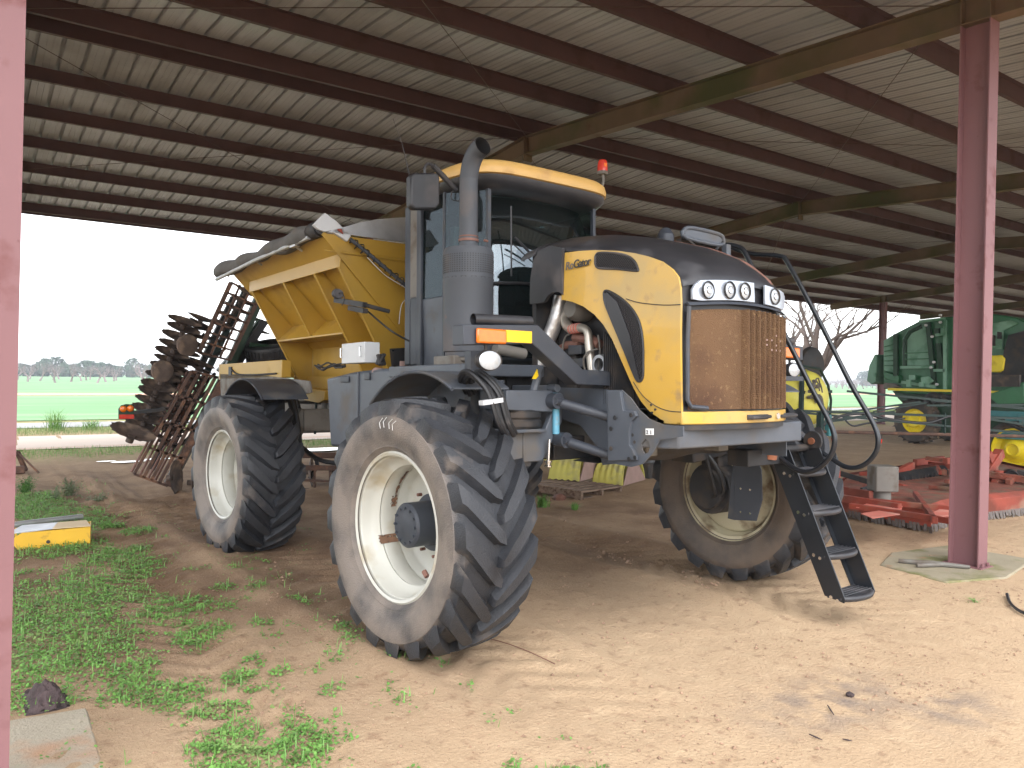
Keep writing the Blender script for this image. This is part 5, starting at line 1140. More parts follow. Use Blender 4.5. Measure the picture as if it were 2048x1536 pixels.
put_disc(R2[0], (.3, -.35, 1), 1.2); put_disc(R2[1], (1, -.6, .1), 1); put_disc(R2[2], (1, -.5, 0), .9); put_disc(R2[3], (1, -.3, 0), .9)
for q in [(2.679,13.8,1.994),(3.064,13.8,2.437)]:
    b = MB(); b.lathe([(-.09, .001), (-.09, .14), (-.06, .20), (.0, .22), (.06, .20), (.09, .14), (.09, .001)], (0, 0, 0), 'y', 28)
    for i, (x, y, z) in enumerate(b.v): k = 1+.10*mnoise.noise(Vector((x*9, y*9, z*9))); b.v[i] = (x*k, y*.45, z*k)
    o = b.build('packer_end', 'discmetal', HA, loc=h_(q), rot=(0, 0, .2)); o.scale = (.85, .85, .85)
b = MB()
for q in WY([(2.865,14.3,1.071),(2.943,14.3,1.37),(3.037,14.3,1.629),(3.14,14.3,1.915),(2.733,14.3,0.818),(3.317,14.3,2.372),(3.422,14.3,2.657),(3.546,14.3,2.909)]): b.tube([q, (q[0]+.25, q[1]-.1, q[2]-.12), (q[0]+.5, q[1], q[2]+.05)], .03, 6, sub=3)
b.build('spring_tines', 'dark', HA)
# lamp board held out on an arm
P = WY([(2.047,13.9,1.209),(2.045,13.9,1.371),(2.081,13.9,1.427),(2.154,13.9,1.45),(2.273,13.9,1.441),(2.282,13.9,1.205)]); Q_ = WY([(2.274,13.9,1.311),(2.744,13.9,1.363),(2.054,13.9,1.282),(2.274,13.9,1.278),(2.275,13.9,1.213),(2.054,13.9,1.209),(2.118,13.9,1.37),(2.221,13.9,1.377)])
b = MB(); b.prism(P, (0, .03, 0)); lb = b.build('lamp_board', 'green_dk', HA, bevel=.01)
b = MB(); b.bar(Q_[0], Q_[1], .06, .09, (0, 1, 0)); b.build('lamp_board_arm', 'dark', HA)
b = MB(); b.prism([(p[0], p[1]-.012, p[2]) for p in Q_[2:6]], (0, .01, 0)); b.build('reflector', 'redlens', lb)
for p in Q_[6:8]: b = MB(); b.lathe([(-.04, .001), (-.035, .035), (-.02, .05), (0, .055)], p, 'y', 20); b.build('amber_lamp', 'amber', lb)
# centre frame, transport tyre and rear roller seen under the spreader
P = WY([(4.583,14.2,2.366),(4.219,14.2,2.49),(3.83,14.2,1.987),(4.576,14.2,2.96),(4.908,14.2,2.422),(3.757,14.2,0.79),(3.384,14.2,0.104),(3.966,14.2,1.498)])
b = MB(); b.tube([P[1], P[4]], .05, 8); b.bar(P[2]+Vector((0, .5, 0)) if False else Vector(P[2])+Vector((0, .5, 0)), Vector(P[3])+Vector((0, .5, 0)), .14, .14, (0, 1, 0)); b.bar(Vector(P[5])+Vector((.2, 0, 0)), Vector(P[7])+Vector((.2, 0, 0)), .2, .1, (0, 1, 0)); b.build('hinge_frame', 'green_dk', HA)
b = MB(); R = .42; b.lathe([(-.17, .22), (-.18, .32), (-.16, .40), (-.10, .42), (0, .425), (.10, .42), (.16, .40), (.18, .32), (.17, .22)], (0, 0, 0), 'z', 40)
for k in range(34):
    a = k*2*pi/34
    for z0_ in (-.09, .03): b.obox((cos(a)*.425, sin(a)*.425, z0_+.03), (cos(a)*.012, sin(a)*.012, 0), (-sin(a)*.022, cos(a)*.022, .01), (0, 0, .045))
tw = b.build('transport_tyre', 'rubber', HA, loc=P[0], rot=(radians(12), radians(-14), 0))
b = MB(); b.lathe([(-.1, .001), (-.1, .2), (.1, .22), (.1, .001)], (0, 0, 0), 'z', 24); b.build('transport_rim', 'tan', tw)
b = MB(); P = WY([(3.958,13.3,1.881),(4.47,13.3,1.999),(3.71,13.3,1.928),(4.736,13.3,1.942),(4.125,13.3,2.019),(4.69,13.3,2.064),(4.21,13.3,2.055),(4.367,13.3,1.851)])
b.bar(P[0], P[1], .12, .12, (0, 1, 0)); b.bar(P[6], P[7], .14, .14, (0, 1, 0)); b.bar(P[4], P[5], .08, .2, (0, 1, 0)); b.build('draw_frame', 'red', HA)
P = WY([(4.721,13.0,0.157),(8.908,13.0,-0.263),(4.723,13.0,0.002),(8.911,13.0,-0.415),(4.719,13.0,0.372),(8.903,13.0,0.093),(4.734,13.0,0.586),(8.898,13.0,0.347)])
b = MB()
for k, r_ in ((0, .02), (2, .02), (4, .045), (6, .05)): b.bar(P[k], P[k+1], r_*2, r_*2)
for i in range(16):
    t = i/15; a = Vector(P[2]).lerp(Vector(P[3]), t); c = Vector(P[4]).lerp(Vector(P[5]), t); b.bar(a, c, .03, .03)
b.build('rear_roller', 'rustiron', HA)
for i in range(9):
    b = MB(); t = (i+.5)/9; c = Vector(P[6]).lerp(Vector(P[7]), t); b.tube([c, c+Vector((.1, .05, -.18)), c+Vector((-.02, .1, -.42))], .035, 6, sub=3); b.build('shank', 'dark', HA)
for i in range(8):
    t = (i+.5)/8; c = Vector(P[4]).lerp(Vector(P[5]), t); put_disc((c[0], c[1]+.25, c[2]-.1), (1, -.5, .05), .95)

# ================================================================ RED MOWER ON THE RIGHT
MO = Vector((12.2, 6.4, 0))
RM = empty('rotary_mower', MO, None, 'faded orange-red flex-wing rotary mower lying on the sand behind the right post', 'rotary mower')
m_ = lambda p: tuple(Vector(p)-MO)
deck = [(11.391,7.167,0.0),(10.436,6.436,0.0),(10.322,5.108,-0.0),(10.961,5.239,0.0),(11.571,5.258,0.0),(13.169,5.057,0.0),(16.456,5.836,0.0),(18.343,7.735,0.0),(15.163,8.124,-0.0),(12.869,7.887,0.0)]
b = MB(); n = len(deck); top = [(p[0]+.04*(13-p[0])*.0, p[1], .40) for p in deck]
b.v = [m_((p[0], p[1], .09)) for p in deck]+[m_((p[0]*1, p[1], .30)) for p in deck]+[m_((p[0]+(12.6-p[0])*.04, p[1]+(6.6-p[1])*.06, .36)) for p in deck]
for k in range(2):
    for i in range(n): b.f.append((k*n+i, k*n+(i+1) % n, (k+1)*n+(i+1) % n, (k+1)*n+i)); b.mi.append(0)
b.build('mower_deck', 'orange', RM, smooth=0, bevel=.01)
MT['shaded_litter'] = M('shaded_littered_deck', srgb(128, 70, 54), .9, var=.3, scale=4, dirt=(srgb(110, 88, 70), .46, 3), dirt2=(srgb(84, 62, 50), .56, 9), bump=1, bscale=30)  # leaf litter on red, with the shade over the deck painted in as brown
tp_ = MB(); tp_.v = [m_((p[0]+(12.6-p[0])*.05, p[1]+(6.6-p[1])*.07, .315)) for p in deck]; tp_.f = [tuple(range(n))]; tp_.mi = [0]; tp_.build('deck_top', 'shaded_litter', RM, smooth=0, fixn=False)
rdm = random.Random(77)
for k in range(16):
    x_ = rdm.uniform(11.0, 15.2); y_ = rdm.uniform(5.6, 7.4); L_ = rdm.uniform(.25, .9); a_ = rdm.choice((.1, .6, 1.4, 1.7)); h_z = rdm.uniform(.34, .52)
    bx_ = MB(); bx_.bar(m_((x_-cos(a_)*L_/2, y_-sin(a_)*L_/2, h_z)), m_((x_+cos(a_)*L_/2, y_+sin(a_)*L_/2, h_z+rdm.uniform(-.05, .08))), rdm.uniform(.04, .10), rdm.uniform(.04, .12)); bx_.build('deck_bracket', rdm.choice(('orange', 'orange', 'dark', 'shaded_litter')), RM, bevel=.006)
for k in range(3):
    x_, y_ = ((11.3, 6.3), (13.0, 5.9), (14.4, 6.0))[k]; bx_ = MB(); bx_.lathe([(.32, .001), (.32, .16), (.40, .16), (.42, .10), (.5, .09), (.5, .001)], m_((x_, y_, 0)), 'z', 20); bx_.build('spindle_housing', 'orange', RM)
b = MB()
for i in range(n):
    p, q = Vector(deck[i]), Vector(deck[(i+1) % n])
    L_ = (q-p).length; k = max(2, int(L_/.05))
    for j in range(k):
        a = p.lerp(q, j/k); c = p.lerp(q, (j+.85)/k); h0 = random.uniform(.0, .04); out = random.uniform(-.03, .03)
        b.add([m_((a.x, a.y, .12)), m_((c.x, c.y, .12)), m_((c.x+out, c.y-.02, h0)), m_((a.x+out, a.y-.02, h0))], [(0, 1, 2, 3)])
b.build('rubber_skirt', 'rubberbelt', RM, smooth=0)
def bar_(name, mat, lst, w=.09, h=.09):
    b = MB()
    for p, q in lst: b.bar(m_(p), m_(q), w, h)
    return b.build(name, mat, RM, bevel=.006)
Z = lambda pts, z: pts
r1 = [[(10.045,6.371,0.45),(9.906,5.697,0.45)],[(9.694,6.199,0.4),(9.616,5.146,0.4)],[(9.573,5.865,0.4),(9.548,5.639,0.4)]]
bar_('deck_rail', 'orange', [tuple(r1[0])], .07, .13); bar_('deck_rail', 'orange', [tuple(r1[1])], .08, .1)
q = [(10.516,6.672,0.55),(10.611,6.619,0.55)]
for p in q: bar_('deck_lug', 'orange', [((p[0], p[1], .4), (p[0], p[1], .66))], .05, .05)
hub_ = [(10.123,5.662,0.6),(9.219,5.283,0.6)]; g0 = hub_[0]
b = MB(); b.obox(m_((g0[0], g0[1], .68)), (.12, -.09, 0), (.09, .12, 0), (0, 0, .17)); b.cyl(m_((g0[0], g0[1], .36)), m_((g0[0], g0[1], .52)), .11, 12); b.build('gearbox', 'tan', RM, bevel=.015)
arm_ = [[(12.064,7.2,0.254),(12.712,7.2,0.355)],[(13.638,7.4,0.338),(14.236,7.4,0.467)],[(14.71,7.6,0.47),(15.753,7.6,0.486)],[(12.322,6.6,0.285),(13.617,6.6,0.067)],[(14.185,6.2,0.316),(14.878,6.2,0.772)],[(14.405,6.2,0.792),(14.801,6.2,0.293)],[(14.324,6.0,0.347),(14.058,6.0,0.112)],[(12.934,6.2,0.719),(14.881,6.2,0.71)]]
for k, (w, h) in zip(range(8), ((.08, .1), (.09, .12), (.09, .12), (.1, .12), (.14, .16), (.10, .12), (.1, .14), (.08, .10))): bar_('hitch_arm', 'orange', [tuple(arm_[k])], w, h)
q = [[(13.031,7.0,0.332),(13.557,7.0,0.325),(14.072,7.0,0.355),(14.499,7.0,0.384)]][0]
b = MB(); b.tube([m_(p) for p in q], .07, 12)
for i in range(14): p = Vector(q[0]).lerp(Vector(q[-1]), i/13); b.lathe([(-.015, .06), (0, .11), (.015, .06)], m_(p), 'x', 12)
b.build('drive_shaft', 'dark', RM)
q = [[(14.071,6.2,0.0),(14.628,6.2,-0.13)],[(13.665,6.0,0.183),(14.438,6.0,-0.189)],[(15.152,6.4,-0.022),(15.554,6.4,-0.143)]]
b = MB(); b.cyl(m_(q[0][0]), m_(q[0][1]), .05, 10); b.build('hydraulic_ram', 'red', RM)
b = MB(); b.cyl(m_(q[1][0]), m_(q[1][1]), .025, 8); b.build('stay_pipe', 'tan', RM)
w1, w2, w3 = [(14.152,6.156,0.0),(14.18,7.137,0.0),(15.35,6.468,0.0)]
for p, s_ in ((w1, .12),):
    b = MB(); b.lathe([(-.08, .001), (-.08, s_*.6), (-.1, s_*.85), (-.06, s_), (.06, s_), (.1, s_*.85), (.08, s_*.6), (.08, .001)], (0, 0, 0), 'x', 24); b.build('tail_wheel', 'rubber', RM, loc=m_((p[0]+.3, p[1]-.3, s_+.3)), rot=(0, 0, .5))
pk = [[(9.185,5.476,0.37),(9.842,5.637,0.37),(9.922,5.31,0.37),(9.392,5.183,0.37)],[(8.82,5.194,0.37),(9.236,5.191,0.37),(9.831,5.229,0.37),(9.171,4.907,0.37),(8.617,4.932,0.37)]]
for P in pk: 
    b = MB(); b.prism([m_((p[0]+.0, p[1]+.0, .385)) for p in P], (0, 0, .006)); b.build('faded_plate', 'pink', RM)
pk = [(9.269,4.688,0.3),(10.105,4.894,0.3),(10.721,4.875,0.3),(10.564,4.622,0.3),(9.934,4.515,0.3)]
b = MB(); b.prism([m_((p[0], p[1], .372)) for p in pk], (0, 0, .006)); b.build('faded_plate', 'pink', RM)
for (a, c) in [[(9.237,5.59,0.4),(9.246,4.365,0.4)],[(9.873,5.691,0.4),(10.208,4.583,0.4)],[(11.14,5.748,0.4),(9.092,4.457,0.4)]]: bar_('deck_rib', 'orange', [((a[0], a[1], .39), (c[0], c[1], .39))], .06, .07)

# ================================================================ GREEN HARVESTER
MT['tyre_plain'] = M('plain_dusty_rubber', srgb(62, 58, 56), .75, var=.2, dirt=(srgb(110, 94, 80), .5, 3))
GO = Vector((25.6, 12, 0))
GC = empty('green_harvester', GO, None, 'large green harvester with yellow stripe and hubs parked behind the right post', 'harvester')
g_ = lambda p: tuple(Vector(p)-GO)
def gx(X, pts): return [g_(p) for p in pts]
P = gx(0, [(25.6,14.384,3.426),(25.6,14.008,3.631),(25.6,13.17,4.029),(25.6,12.905,4.065),(25.6,12.424,4.103),(25.6,11.099,4.157),(25.6,10.285,3.975),(25.6,10.033,3.823),(25.6,9.905,1.716),(25.6,12.308,1.621),(25.6,13.594,1.627),(25.6,14.198,1.772),(25.6,14.359,2.008)])
b = MB(); b.prism(P, (2.6, 0, 0)); b.build('harvester_body', 'green', GC, bevel=.04)
P = gx(0, [(25.55,13.682,2.562),(25.55,13.698,3.461),(25.55,13.526,3.727),(25.55,13.103,3.881),(25.55,12.876,3.851),(25.55,12.667,2.557)]); b = MB(); b.prism(P, (.05, 0, 0)); b.build('side_door', 'green_pale', GC, bevel=.02)
P = gx(0, [(25.54,13.578,2.562),(25.54,13.593,3.418),(25.54,13.422,3.683),(25.54,13.06,3.84)]); b = MB(); b.tube(P, .07, 8); b.build('door_seal', 'green_dk', GC)
P = gx(0, [(25.55,14.344,3.423),(25.55,13.98,3.589),(25.55,13.978,2.328),(25.55,14.326,2.407)]); b = MB(); b.prism(P, (.04, 0, 0)); b.build('rear_panel', 'green_pale', GC, bevel=.02)
for cr in [[(25.5,13.885,3.622),(25.5,13.86,2.209)],[(25.5,12.834,3.961),(25.5,12.594,1.953)],[(25.5,12.489,3.268),(25.5,12.383,2.442)],[(25.5,12.534,3.757),(25.5,12.53,3.532)]]:
    q = gx(0, cr); b = MB(); b.bar(q[0], q[1], .14, .1, (1, 0, 0)); b.build('panel_strut', 'green_dk', GC)
P = gx(0, [(25.45,14.289,2.325),(25.45,14.207,2.365),(25.45,13.721,2.209),(25.45,13.737,1.975),(25.45,14.244,2.127)]); b = MB(); b.prism(P, (.3, 0, 0)); b.build('step_box', 'green', GC, bevel=.02)
P = gx(0, [(25.4,14.088,1.812),(25.4,9.92,1.777),(25.4,9.919,1.715),(25.4,14.087,1.726)]); b = MB(); b.prism(P, (.1, 0, 0)); b.build('yellow_stripe', 'jdyellow', GC)
P = gx(0, [(25.45,14.262,1.988),(25.45,13.917,1.965),(25.45,13.675,1.84),(25.45,14.075,1.793),(25.45,14.279,1.77)]); b = MB(); b.prism(P, (.2, 0, 0)); b.build('rear_cowl', 'tan', GC, bevel=.03)
P = gx(0, [(25.5,14.142,1.713),(25.5,9.958,1.715),(25.5,9.941,0.682),(25.5,12.529,0.336),(25.5,12.843,1.265),(25.5,13.691,1.234),(25.5,13.935,1.462)]); b = MB(); b.prism([(p[0]+.3, p[1], p[2]) for p in P], (2, 0, 0)); b.build('undercarriage', 'green_dk', GC)
P = gx(0, [(25.35,11.101,2.837),(25.35,10.578,2.856),(25.35,10.48,2.75),(25.35,10.522,2.401),(25.35,10.634,2.338),(25.35,11.093,2.358)]); b = MB(); b.prism(P, (.2, 0, 0)); b.build('fuel_cover', 'jdyellow', GC, bevel=.03)
P = gx(0, [(25.5,11.083,3.8),(25.5,10.402,3.906),(25.5,10.211,3.792),(25.5,10.621,3.601),(25.5,10.611,3.037),(25.5,11.071,3.084)]); b = MB(); b.prism(P, (.1, 0, 0)); b.build('service_panel', 'green_pale', GC, bevel=.02)
P = gx(0, [(25.4,10.536,2.962),(25.4,10.417,3.448),(25.4,9.981,3.569),(25.4,9.956,2.058),(25.4,11.01,2.046),(25.4,11.015,2.331),(25.4,10.59,2.331)]); b = MB(); b.prism(P, (.15, 0, 0)); b.build('engine_grille', 'dark', GC)
P = gx(0, [(25.2,10.917,1.656),(25.2,10.403,1.843),(25.2,9.896,2.057),(25.2,9.886,1.444),(25.2,10.554,1.351)]); b = MB(); b.prism(P, (.1, 0, 0)); b.build('side_shield', 'green', GC, bevel=.02)
b = MB()
for cr in [[(25.3,12.744,1.346),(25.3,12.673,1.574),(25.3,12.453,1.599),(25.3,12.34,1.36)],[(25.3,12.485,1.355),(25.3,12.416,1.562),(25.3,12.235,1.586),(25.3,12.124,1.367)],[(25.3,12.231,1.326),(25.3,12.163,1.551),(25.3,11.949,1.557)]]: b.tube(gx(0, cr), .09, 8, sub=4)
b.build('air_ducts', 'dark', GC)
for cr in [[(25.3,13.322,1.864),(25.3,13.326,2.094)],[(25.3,12.903,1.871),(25.3,12.905,2.023)]]: q = gx(0, cr); b = MB(); b.bar(q[0], q[1], .12, .1, (1, 0, 0)); b.build('hand_post', 'green_pale', GC)
b = MB()
for cr in [[(25.5,14.271,3.2),(25.5,13.987,3.272)],[(25.5,14.268,3.041),(25.5,13.984,3.095)],[(25.5,14.265,2.882),(25.5,13.981,2.917)],[(25.5,14.262,2.723),(25.5,13.978,2.74)],[(25.5,14.259,2.565),(25.5,13.975,2.563)],[(25.5,13.564,2.969),(25.5,12.742,2.991)],[(25.5,13.561,2.774),(25.5,12.72,2.783)]]: q = gx(0, cr); b.bar(q[0], q[1], .03, .05, (1, 0, 0))
b.build('panel_ribs', 'green', GC)
for cr in [[(25.42,13.671,2.501),(25.42,12.602,2.516)],[(25.42,13.077,3.988),(25.42,12.263,4.039)],[(25.42,12.263,4.001),(25.42,12.225,1.809)],[(25.42,13.623,2.015),(25.42,12.517,1.878)],[(25.42,12.546,3.529),(25.42,12.255,3.555)],[(25.42,12.581,2.403),(25.42,12.235,2.403)]]:
    q = gx(0, cr); b = MB(); b.bar(q[0], q[1], .09, .07, (1, 0, 0)); b.build('frame_member', 'green_pale', GC)
for cr in [[(25.36,12.976,2.174),(25.36,12.715,2.214),(25.36,12.564,2.065),(25.36,12.71,1.95),(25.36,12.935,1.947)],[(25.36,13.36,2.249),(25.36,13.168,2.25),(25.36,13.165,2.097),(25.36,13.358,2.095)],[(25.36,12.374,3.743),(25.36,12.265,3.739),(25.36,12.261,3.516),(25.36,12.37,3.52)]]:
    q = gx(0, cr); b = MB(); b.prism(q, (.08, 0, 0)); b.build('side_bracket', 'green_pale', GC, bevel=.01)
b = MB()
for cr in [(25.36,12.825,3.858),(25.36,12.626,3.484),(25.36,12.556,2.665),(25.36,12.645,2.496),(25.36,12.452,1.954),(25.36,12.381,4.154),(25.36,12.377,3.93)]: b.lathe([(-.04, .001), (-.04, .04), (.04, .04)], g_(cr), 'x', 10)
b.build('mount_bolts', 'whitebox', GC)
for cr in [[(25.3,10.958,3.464),(25.3,10.761,3.457),(25.3,10.756,3.14),(25.3,10.952,3.145)],[(25.3,10.682,3.559),(25.3,10.585,3.538),(25.3,10.581,3.345),(25.3,10.678,3.348)]]:
    q = gx(0, cr); b = MB(); b.prism(q, (.08, 0, 0)); b.build('control_panel', 'dark' if cr[0][1] < 99 and q is not None and cr[0][2] < 4.3 and cr[0][1] > 10 else 'redlens', GC)
for cr in [[(25.2,10.861,2.257),(25.2,10.855,1.905)],[(25.2,10.666,2.258),(25.2,10.66,1.908)],[(25.2,10.474,2.259),(25.2,10.468,1.911)],[(25.2,10.284,2.26),(25.2,10.278,1.914)],[(25.2,10.096,2.261),(25.2,10.091,1.917)]]:
    q = gx(0, cr); b = MB(); b.bar(q[0], q[1], .2, .12, (1, 0, 0)); b.build('row_unit_hose', 'tyre_plain', GC)
# tail end on the far side of the back post
P = gx(0, [(25.7,14.939,2.573),(25.7,14.734,2.976),(25.7,14.649,2.934),(25.7,14.674,2.005),(25.7,14.842,1.922),(25.7,15.016,2.042)]); b = MB(); b.prism(P, (1.6, 0, 0)); b.build('tail_chute', 'green_pale', GC, bevel=.03)
def gwheel(p, R, W_, rim, hubr, name='wheel'):
    b = MB(); b.lathe([(-.02, .001), (-.06, hubr*.9), (-.02, hubr), (.06, hubr*1.1), (.08, rim*.85), (-.02, rim), (.02, rim*1.02)], (0, 0, 0), 'x', 36)
    for k in range(8): a = k*pi/4; b.cyl((-.02, cos(a)*hubr*1.25, sin(a)*hubr*1.25), (.1, cos(a)*hubr*1.25, sin(a)*hubr*1.25), .025, 6)
    w = b.build(name, 'jdyellow', GC, loc=g_(p))
    b = MB(); b.lathe([(-.02, rim), (-.04, rim*1.2), (-.02, R*.93), (.05, R), (W_-.05, R), (W_+.02, R*.93), (W_, rim)], (0, 0, 0), 'x', 40)
    for k in range(24):
        a = k*pi/12; b.obox((W_*.28, cos(a)*R, sin(a)*R), (W_*.22, 0, 0), (cos(a)*.03, sin(a)*.03, 0) if False else (0, cos(a)*.03, sin(a)*.03), (0.1, -sin(a)*.03, cos(a)*.03)); b.obox((W_*.72, cos(a+.1)*R, sin(a+.1)*R), (W_*.22, 0, 0), (0, cos(a+.1)*.03, sin(a+.1)*.03), (-.1, -sin(a+.1)*.03, cos(a+.1)*.03))
    b.build('tyre', 'tyre_plain', w); return w
wc = [(25.6,13.218,0.741)][0]
gwheel((25.5, wc[1], wc[2]), .72, .5, .40, .2)
gwheel((25.6, wc[1]-5.5, .95), .95, .6, .6, .25); gwheel((27.9, wc[1], .72), .72, .5, .42, .22)

# ================================================================ TEAL TOOL CARRIER WITH YELLOW WHEEL
TO = Vector((18.2, 6.6, 0)); TC = empty('toolbar_planter', TO, None, 'teal farm toolbar with a big yellow wheel at the right edge of the picture', 'farm toolbar')
t_ = lambda p: tuple(Vector(p)-TO)
wc = [(18.2,7.293,0.534)][0]
b = MB(); b.lathe([(-.10, .001), (-.10, .10), (-.14, .12), (-.12, .16), (-.03, .20), (.04, .30), (.0, .38), (-.08, .42), (-.08, .44), (0, .47)], (0, 0, 0), 'x', 40); w_ = b.build('gauge_wheel', 'jdyellow', TC, loc=t_((18.2, wc[1], .60)))
b = MB(); b.lathe([(-.08, .46), (-.12, .52), (-.06, .60), (.2, .61), (.26, .52), (.2, .46)], (0, 0, 0), 'x', 40)
b.build('tyre', 'tyre_plain', w_)
P = [[(18.2,7.98,1.34),(18.2,7.025,1.424),(18.2,7.017,0.944),(18.2,7.972,0.881)],[(18.15,7.499,1.341),(18.15,7.287,1.35),(18.15,7.184,0.892),(18.15,7.423,0.876)],[(18.1,7.21,1.354),(18.1,7.022,1.363),(18.1,7.014,0.905),(18.1,7.164,0.895)]]
b = MB(); q = [t_(p) for p in P[0]]; b.bar(((q[0][0]), q[0][1]+.3, q[0][2]), (q[1][0], q[1][1], q[0][2]), .12, .12, (0, 0, 1)); b.bar((q[3][0], q[3][1]+.3, q[3][2]), (q[2][0], q[2][1], q[3][2]), .12, .14); b.build('toolbar_beam', 'teal', TC, bevel=.01)
for P_ in P[1:]: b = MB(); b.prism([t_(p) for p in P_], (.12, 0, 0)); b.build('upright', 'teal', TC, bevel=.01)
P = [(18.3,8.019,1.073),(18.3,7.638,1.224),(18.3,7.154,1.248),(18.3,7.15,0.953),(18.3,7.733,0.915)]
b = MB(); b.prism([t_(p) for p in P], (.4, 0, 0)); b.build('seed_drive', 'green_dk', TC)
P = [(18.0,7.464,1.217),(18.0,7.318,1.119),(18.0,7.052,1.01)]; b = MB(); b.tube([t_(p) for p in P], .03, 8); b.build('hydraulic_hose', 'rubber', TC)
b = MB(); b.bar(t_((18.5, wc[1], .6)), t_((18.5, wc[1], 1.1)), .15, .1); b.build('wheel_strut', 'teal', TC)

# ================================================================ BOOM SPRAYER
SO = Vector((13.6, 9.4, 0)); SPY = empty('boom_sprayer', SO, None, 'yellow tank sprayer with dark green frame and long folded boom behind the handrails', 'boom sprayer')
s_ = lambda p: tuple(Vector(p)-SO)

def WQ(pts): return [s_(p) for p in pts]
T0 = [(14.17,9.4,1.63),(14.152,9.4,2.261),(15.094,9.4,1.627),(13.288,9.4,1.633)]
c = Vector(s_(T0[0])); rz = T0[1][2]-T0[0][2]; rx = (T0[2][0]-T0[3][0])/2*.9
b = MB(); L2 = 1.5
prof = [(-.9, .001), (-.9, .35), (-.86, .62), (-.75, .85), (-.55, .97), (-.2, 1.0), (.2, 1.0), (.55, .97), (.75, .85), (.86, .62), (.9, .35), (.9, .001)]
b.lathe([(a, r) for a, r in prof], (0, 0, 0), 'y', 40); b.v = [(x*rx*.82+c.x-.1, y*L2*.8+c.y+.9, z*rz+c.z) for x, y, z in b.v]
tk = b.build('sprayer_tank', 'tank', SPY, smooth=60)
for off in (-.45, .25, .8):
    b = MB(); b.tube([(cos(a*pi/16)*rx*.835+c.x-.1, c.y+.9+off, sin(a*pi/16)*rz*1.015+c.z) for a in range(32)], .022, 6, closed=True); b.build('tank_band', 'bottle', SPY)
D = [(15.059,9.8,2.366)][0]; b = MB(); b.lathe([(-.12, .001), (-.12, .34), (-.08, .4), (.0, .42), (.06, .36), (.08, .001)], s_((D[0], D[1]+.3, D[2]-.05)), 'y', 30); b.build('hose_reel', 'dark', SPY)
FR = WQ([(13.616,9.3,2.28),(14.208,9.3,2.232),(14.496,9.3,1.909),(14.611,9.3,1.6),(14.584,9.3,1.291),(13.614,9.3,1.754),(14.606,9.3,1.775),(13.602,9.3,2.201),(13.599,9.3,1.108),(13.646,9.3,1.804)])
b = MB(); b.tube(FR[:5], .028, 8); b.build('tank_hoop', 'bottle', SPY)
b = MB(); b.bar(FR[5], FR[6], .06, .06); b.bar(FR[7], FR[8], .07, .07); b.build('tank_cradle', 'bottle', SPY)
b = MB()
for i in range(9): p = Vector(FR[9])+Vector((random.uniform(0, .35), -.1-random.uniform(0, .1), random.uniform(-.25, .18))); b.lathe([(-.04, .001), (-.04, .035), (.04, .035), (.04, .001)], p, random.choice('xyz'), 10); b.tube([p, p+Vector((.12, 0, .06)), p+Vector((.2, .0, -.12))], .015, 6, sub=3)
b.build('valve_cluster', 'tan', SPY)
# boom: trusses in a plane facing the camera
u = Vector((cos(radians(35.2)), -sin(radians(35.2)), 0)); o0 = Vector((13.25, 8.65, 0))
def bp(px_, z): return tuple(o0+u*px_+Vector((0, 0, z))-SO)
def brow(name, mat, a, za, c_, zc, r, sq=True):
    b = MB(); (b.bar(bp(a, za), bp(c_, zc), r*2, r*2) if sq else b.tube([bp(a, za), bp(c_, zc)], r, 8)); return b.build(name, mat, SPY)
ZZ = [[5.533,6.608,7.194,8.367,10.01],[1.412,1.197,1.1,1.031,1.803,1.637]]
brow('boom_rail', 'bottle', -.6, 1.42, 5.2, 1.30, .022); brow('boom_rail', 'bottle', -.6, 1.40, 5.2, .95, .02); brow('boom_rail', 'rustiron', -.2, 1.03, 5.2, .98, .032, False)
brow('boom_rail', 'bottle', .5, 1.80, 2.2, 1.66, .02); brow('boom_rail', 'bottle', 2.1, 1.66, 5.2, 1.42, .026); brow('boom_rail', 'bottle', 2.0, 1.55, 5.0, 1.62, .018)
brow('boom_brace', 'bottle', .6, 1.42, 1.9, 1.62, .015); brow('boom_brace', 'bottle', 1.0, 1.42, 2.0, 1.60, .012); brow('boom_brace', 'bottle', 2.5, 1.4, 4.0, 1.2, .02); brow('boom_brace', 'bottle', .0, 1.20, 1.4, 1.42, .025)
brow('boom_brace', 'bottle', 2.35, 1.42, 2.35, 1.02, .02); brow('boom_brace', 'teal', .15, 1.35, .15, .95, .045)
b = MB(); b.tube([bp(.0, 1.1), bp(.3, 1.3), bp(.8, 1.38), bp(1.3, 1.28), bp(2.0, 1.22), bp(2.5, 1.36), bp(2.75, 1.2), bp(2.7, .98)], .028, 8, sub=5); b.tube([bp(.4, 1.35), bp(.6, 1.15), bp(.9, 1.2), bp(1.6, 1.3)], .018, 6, sub=5); b.build('boom_hoses', 'rubber', SPY)
for a in (.25, 1.15, 2.9, 4.55):
    b = MB(); p = bp(a, .98); b.cyl(p, (p[0], p[1], p[2]-.08), .03, 8); nb = b.build('nozzle_body', 'dark', SPY)
    b = MB(); b.cyl((p[0], p[1], p[2]-.08), (p[0], p[1], p[2]-.16), .035, 8, r2=.02); b.build('nozzle_tip', 'redlens', nb)
b = MB(); b.bar(bp(.0, .0), bp(.0, 1.4), .1, .1); b.bar(bp(.0, .1), (bp(.0, .1)[0]+.3, bp(0, .1)[1]+1.5, .1), .1, .1); b.bar(bp(.0, .95), (bp(.0, .95)[0]+.3, bp(0, .95)[1]+1.8, .95), .1, .1); b.build('sprayer_frame', 'bottle', SPY)
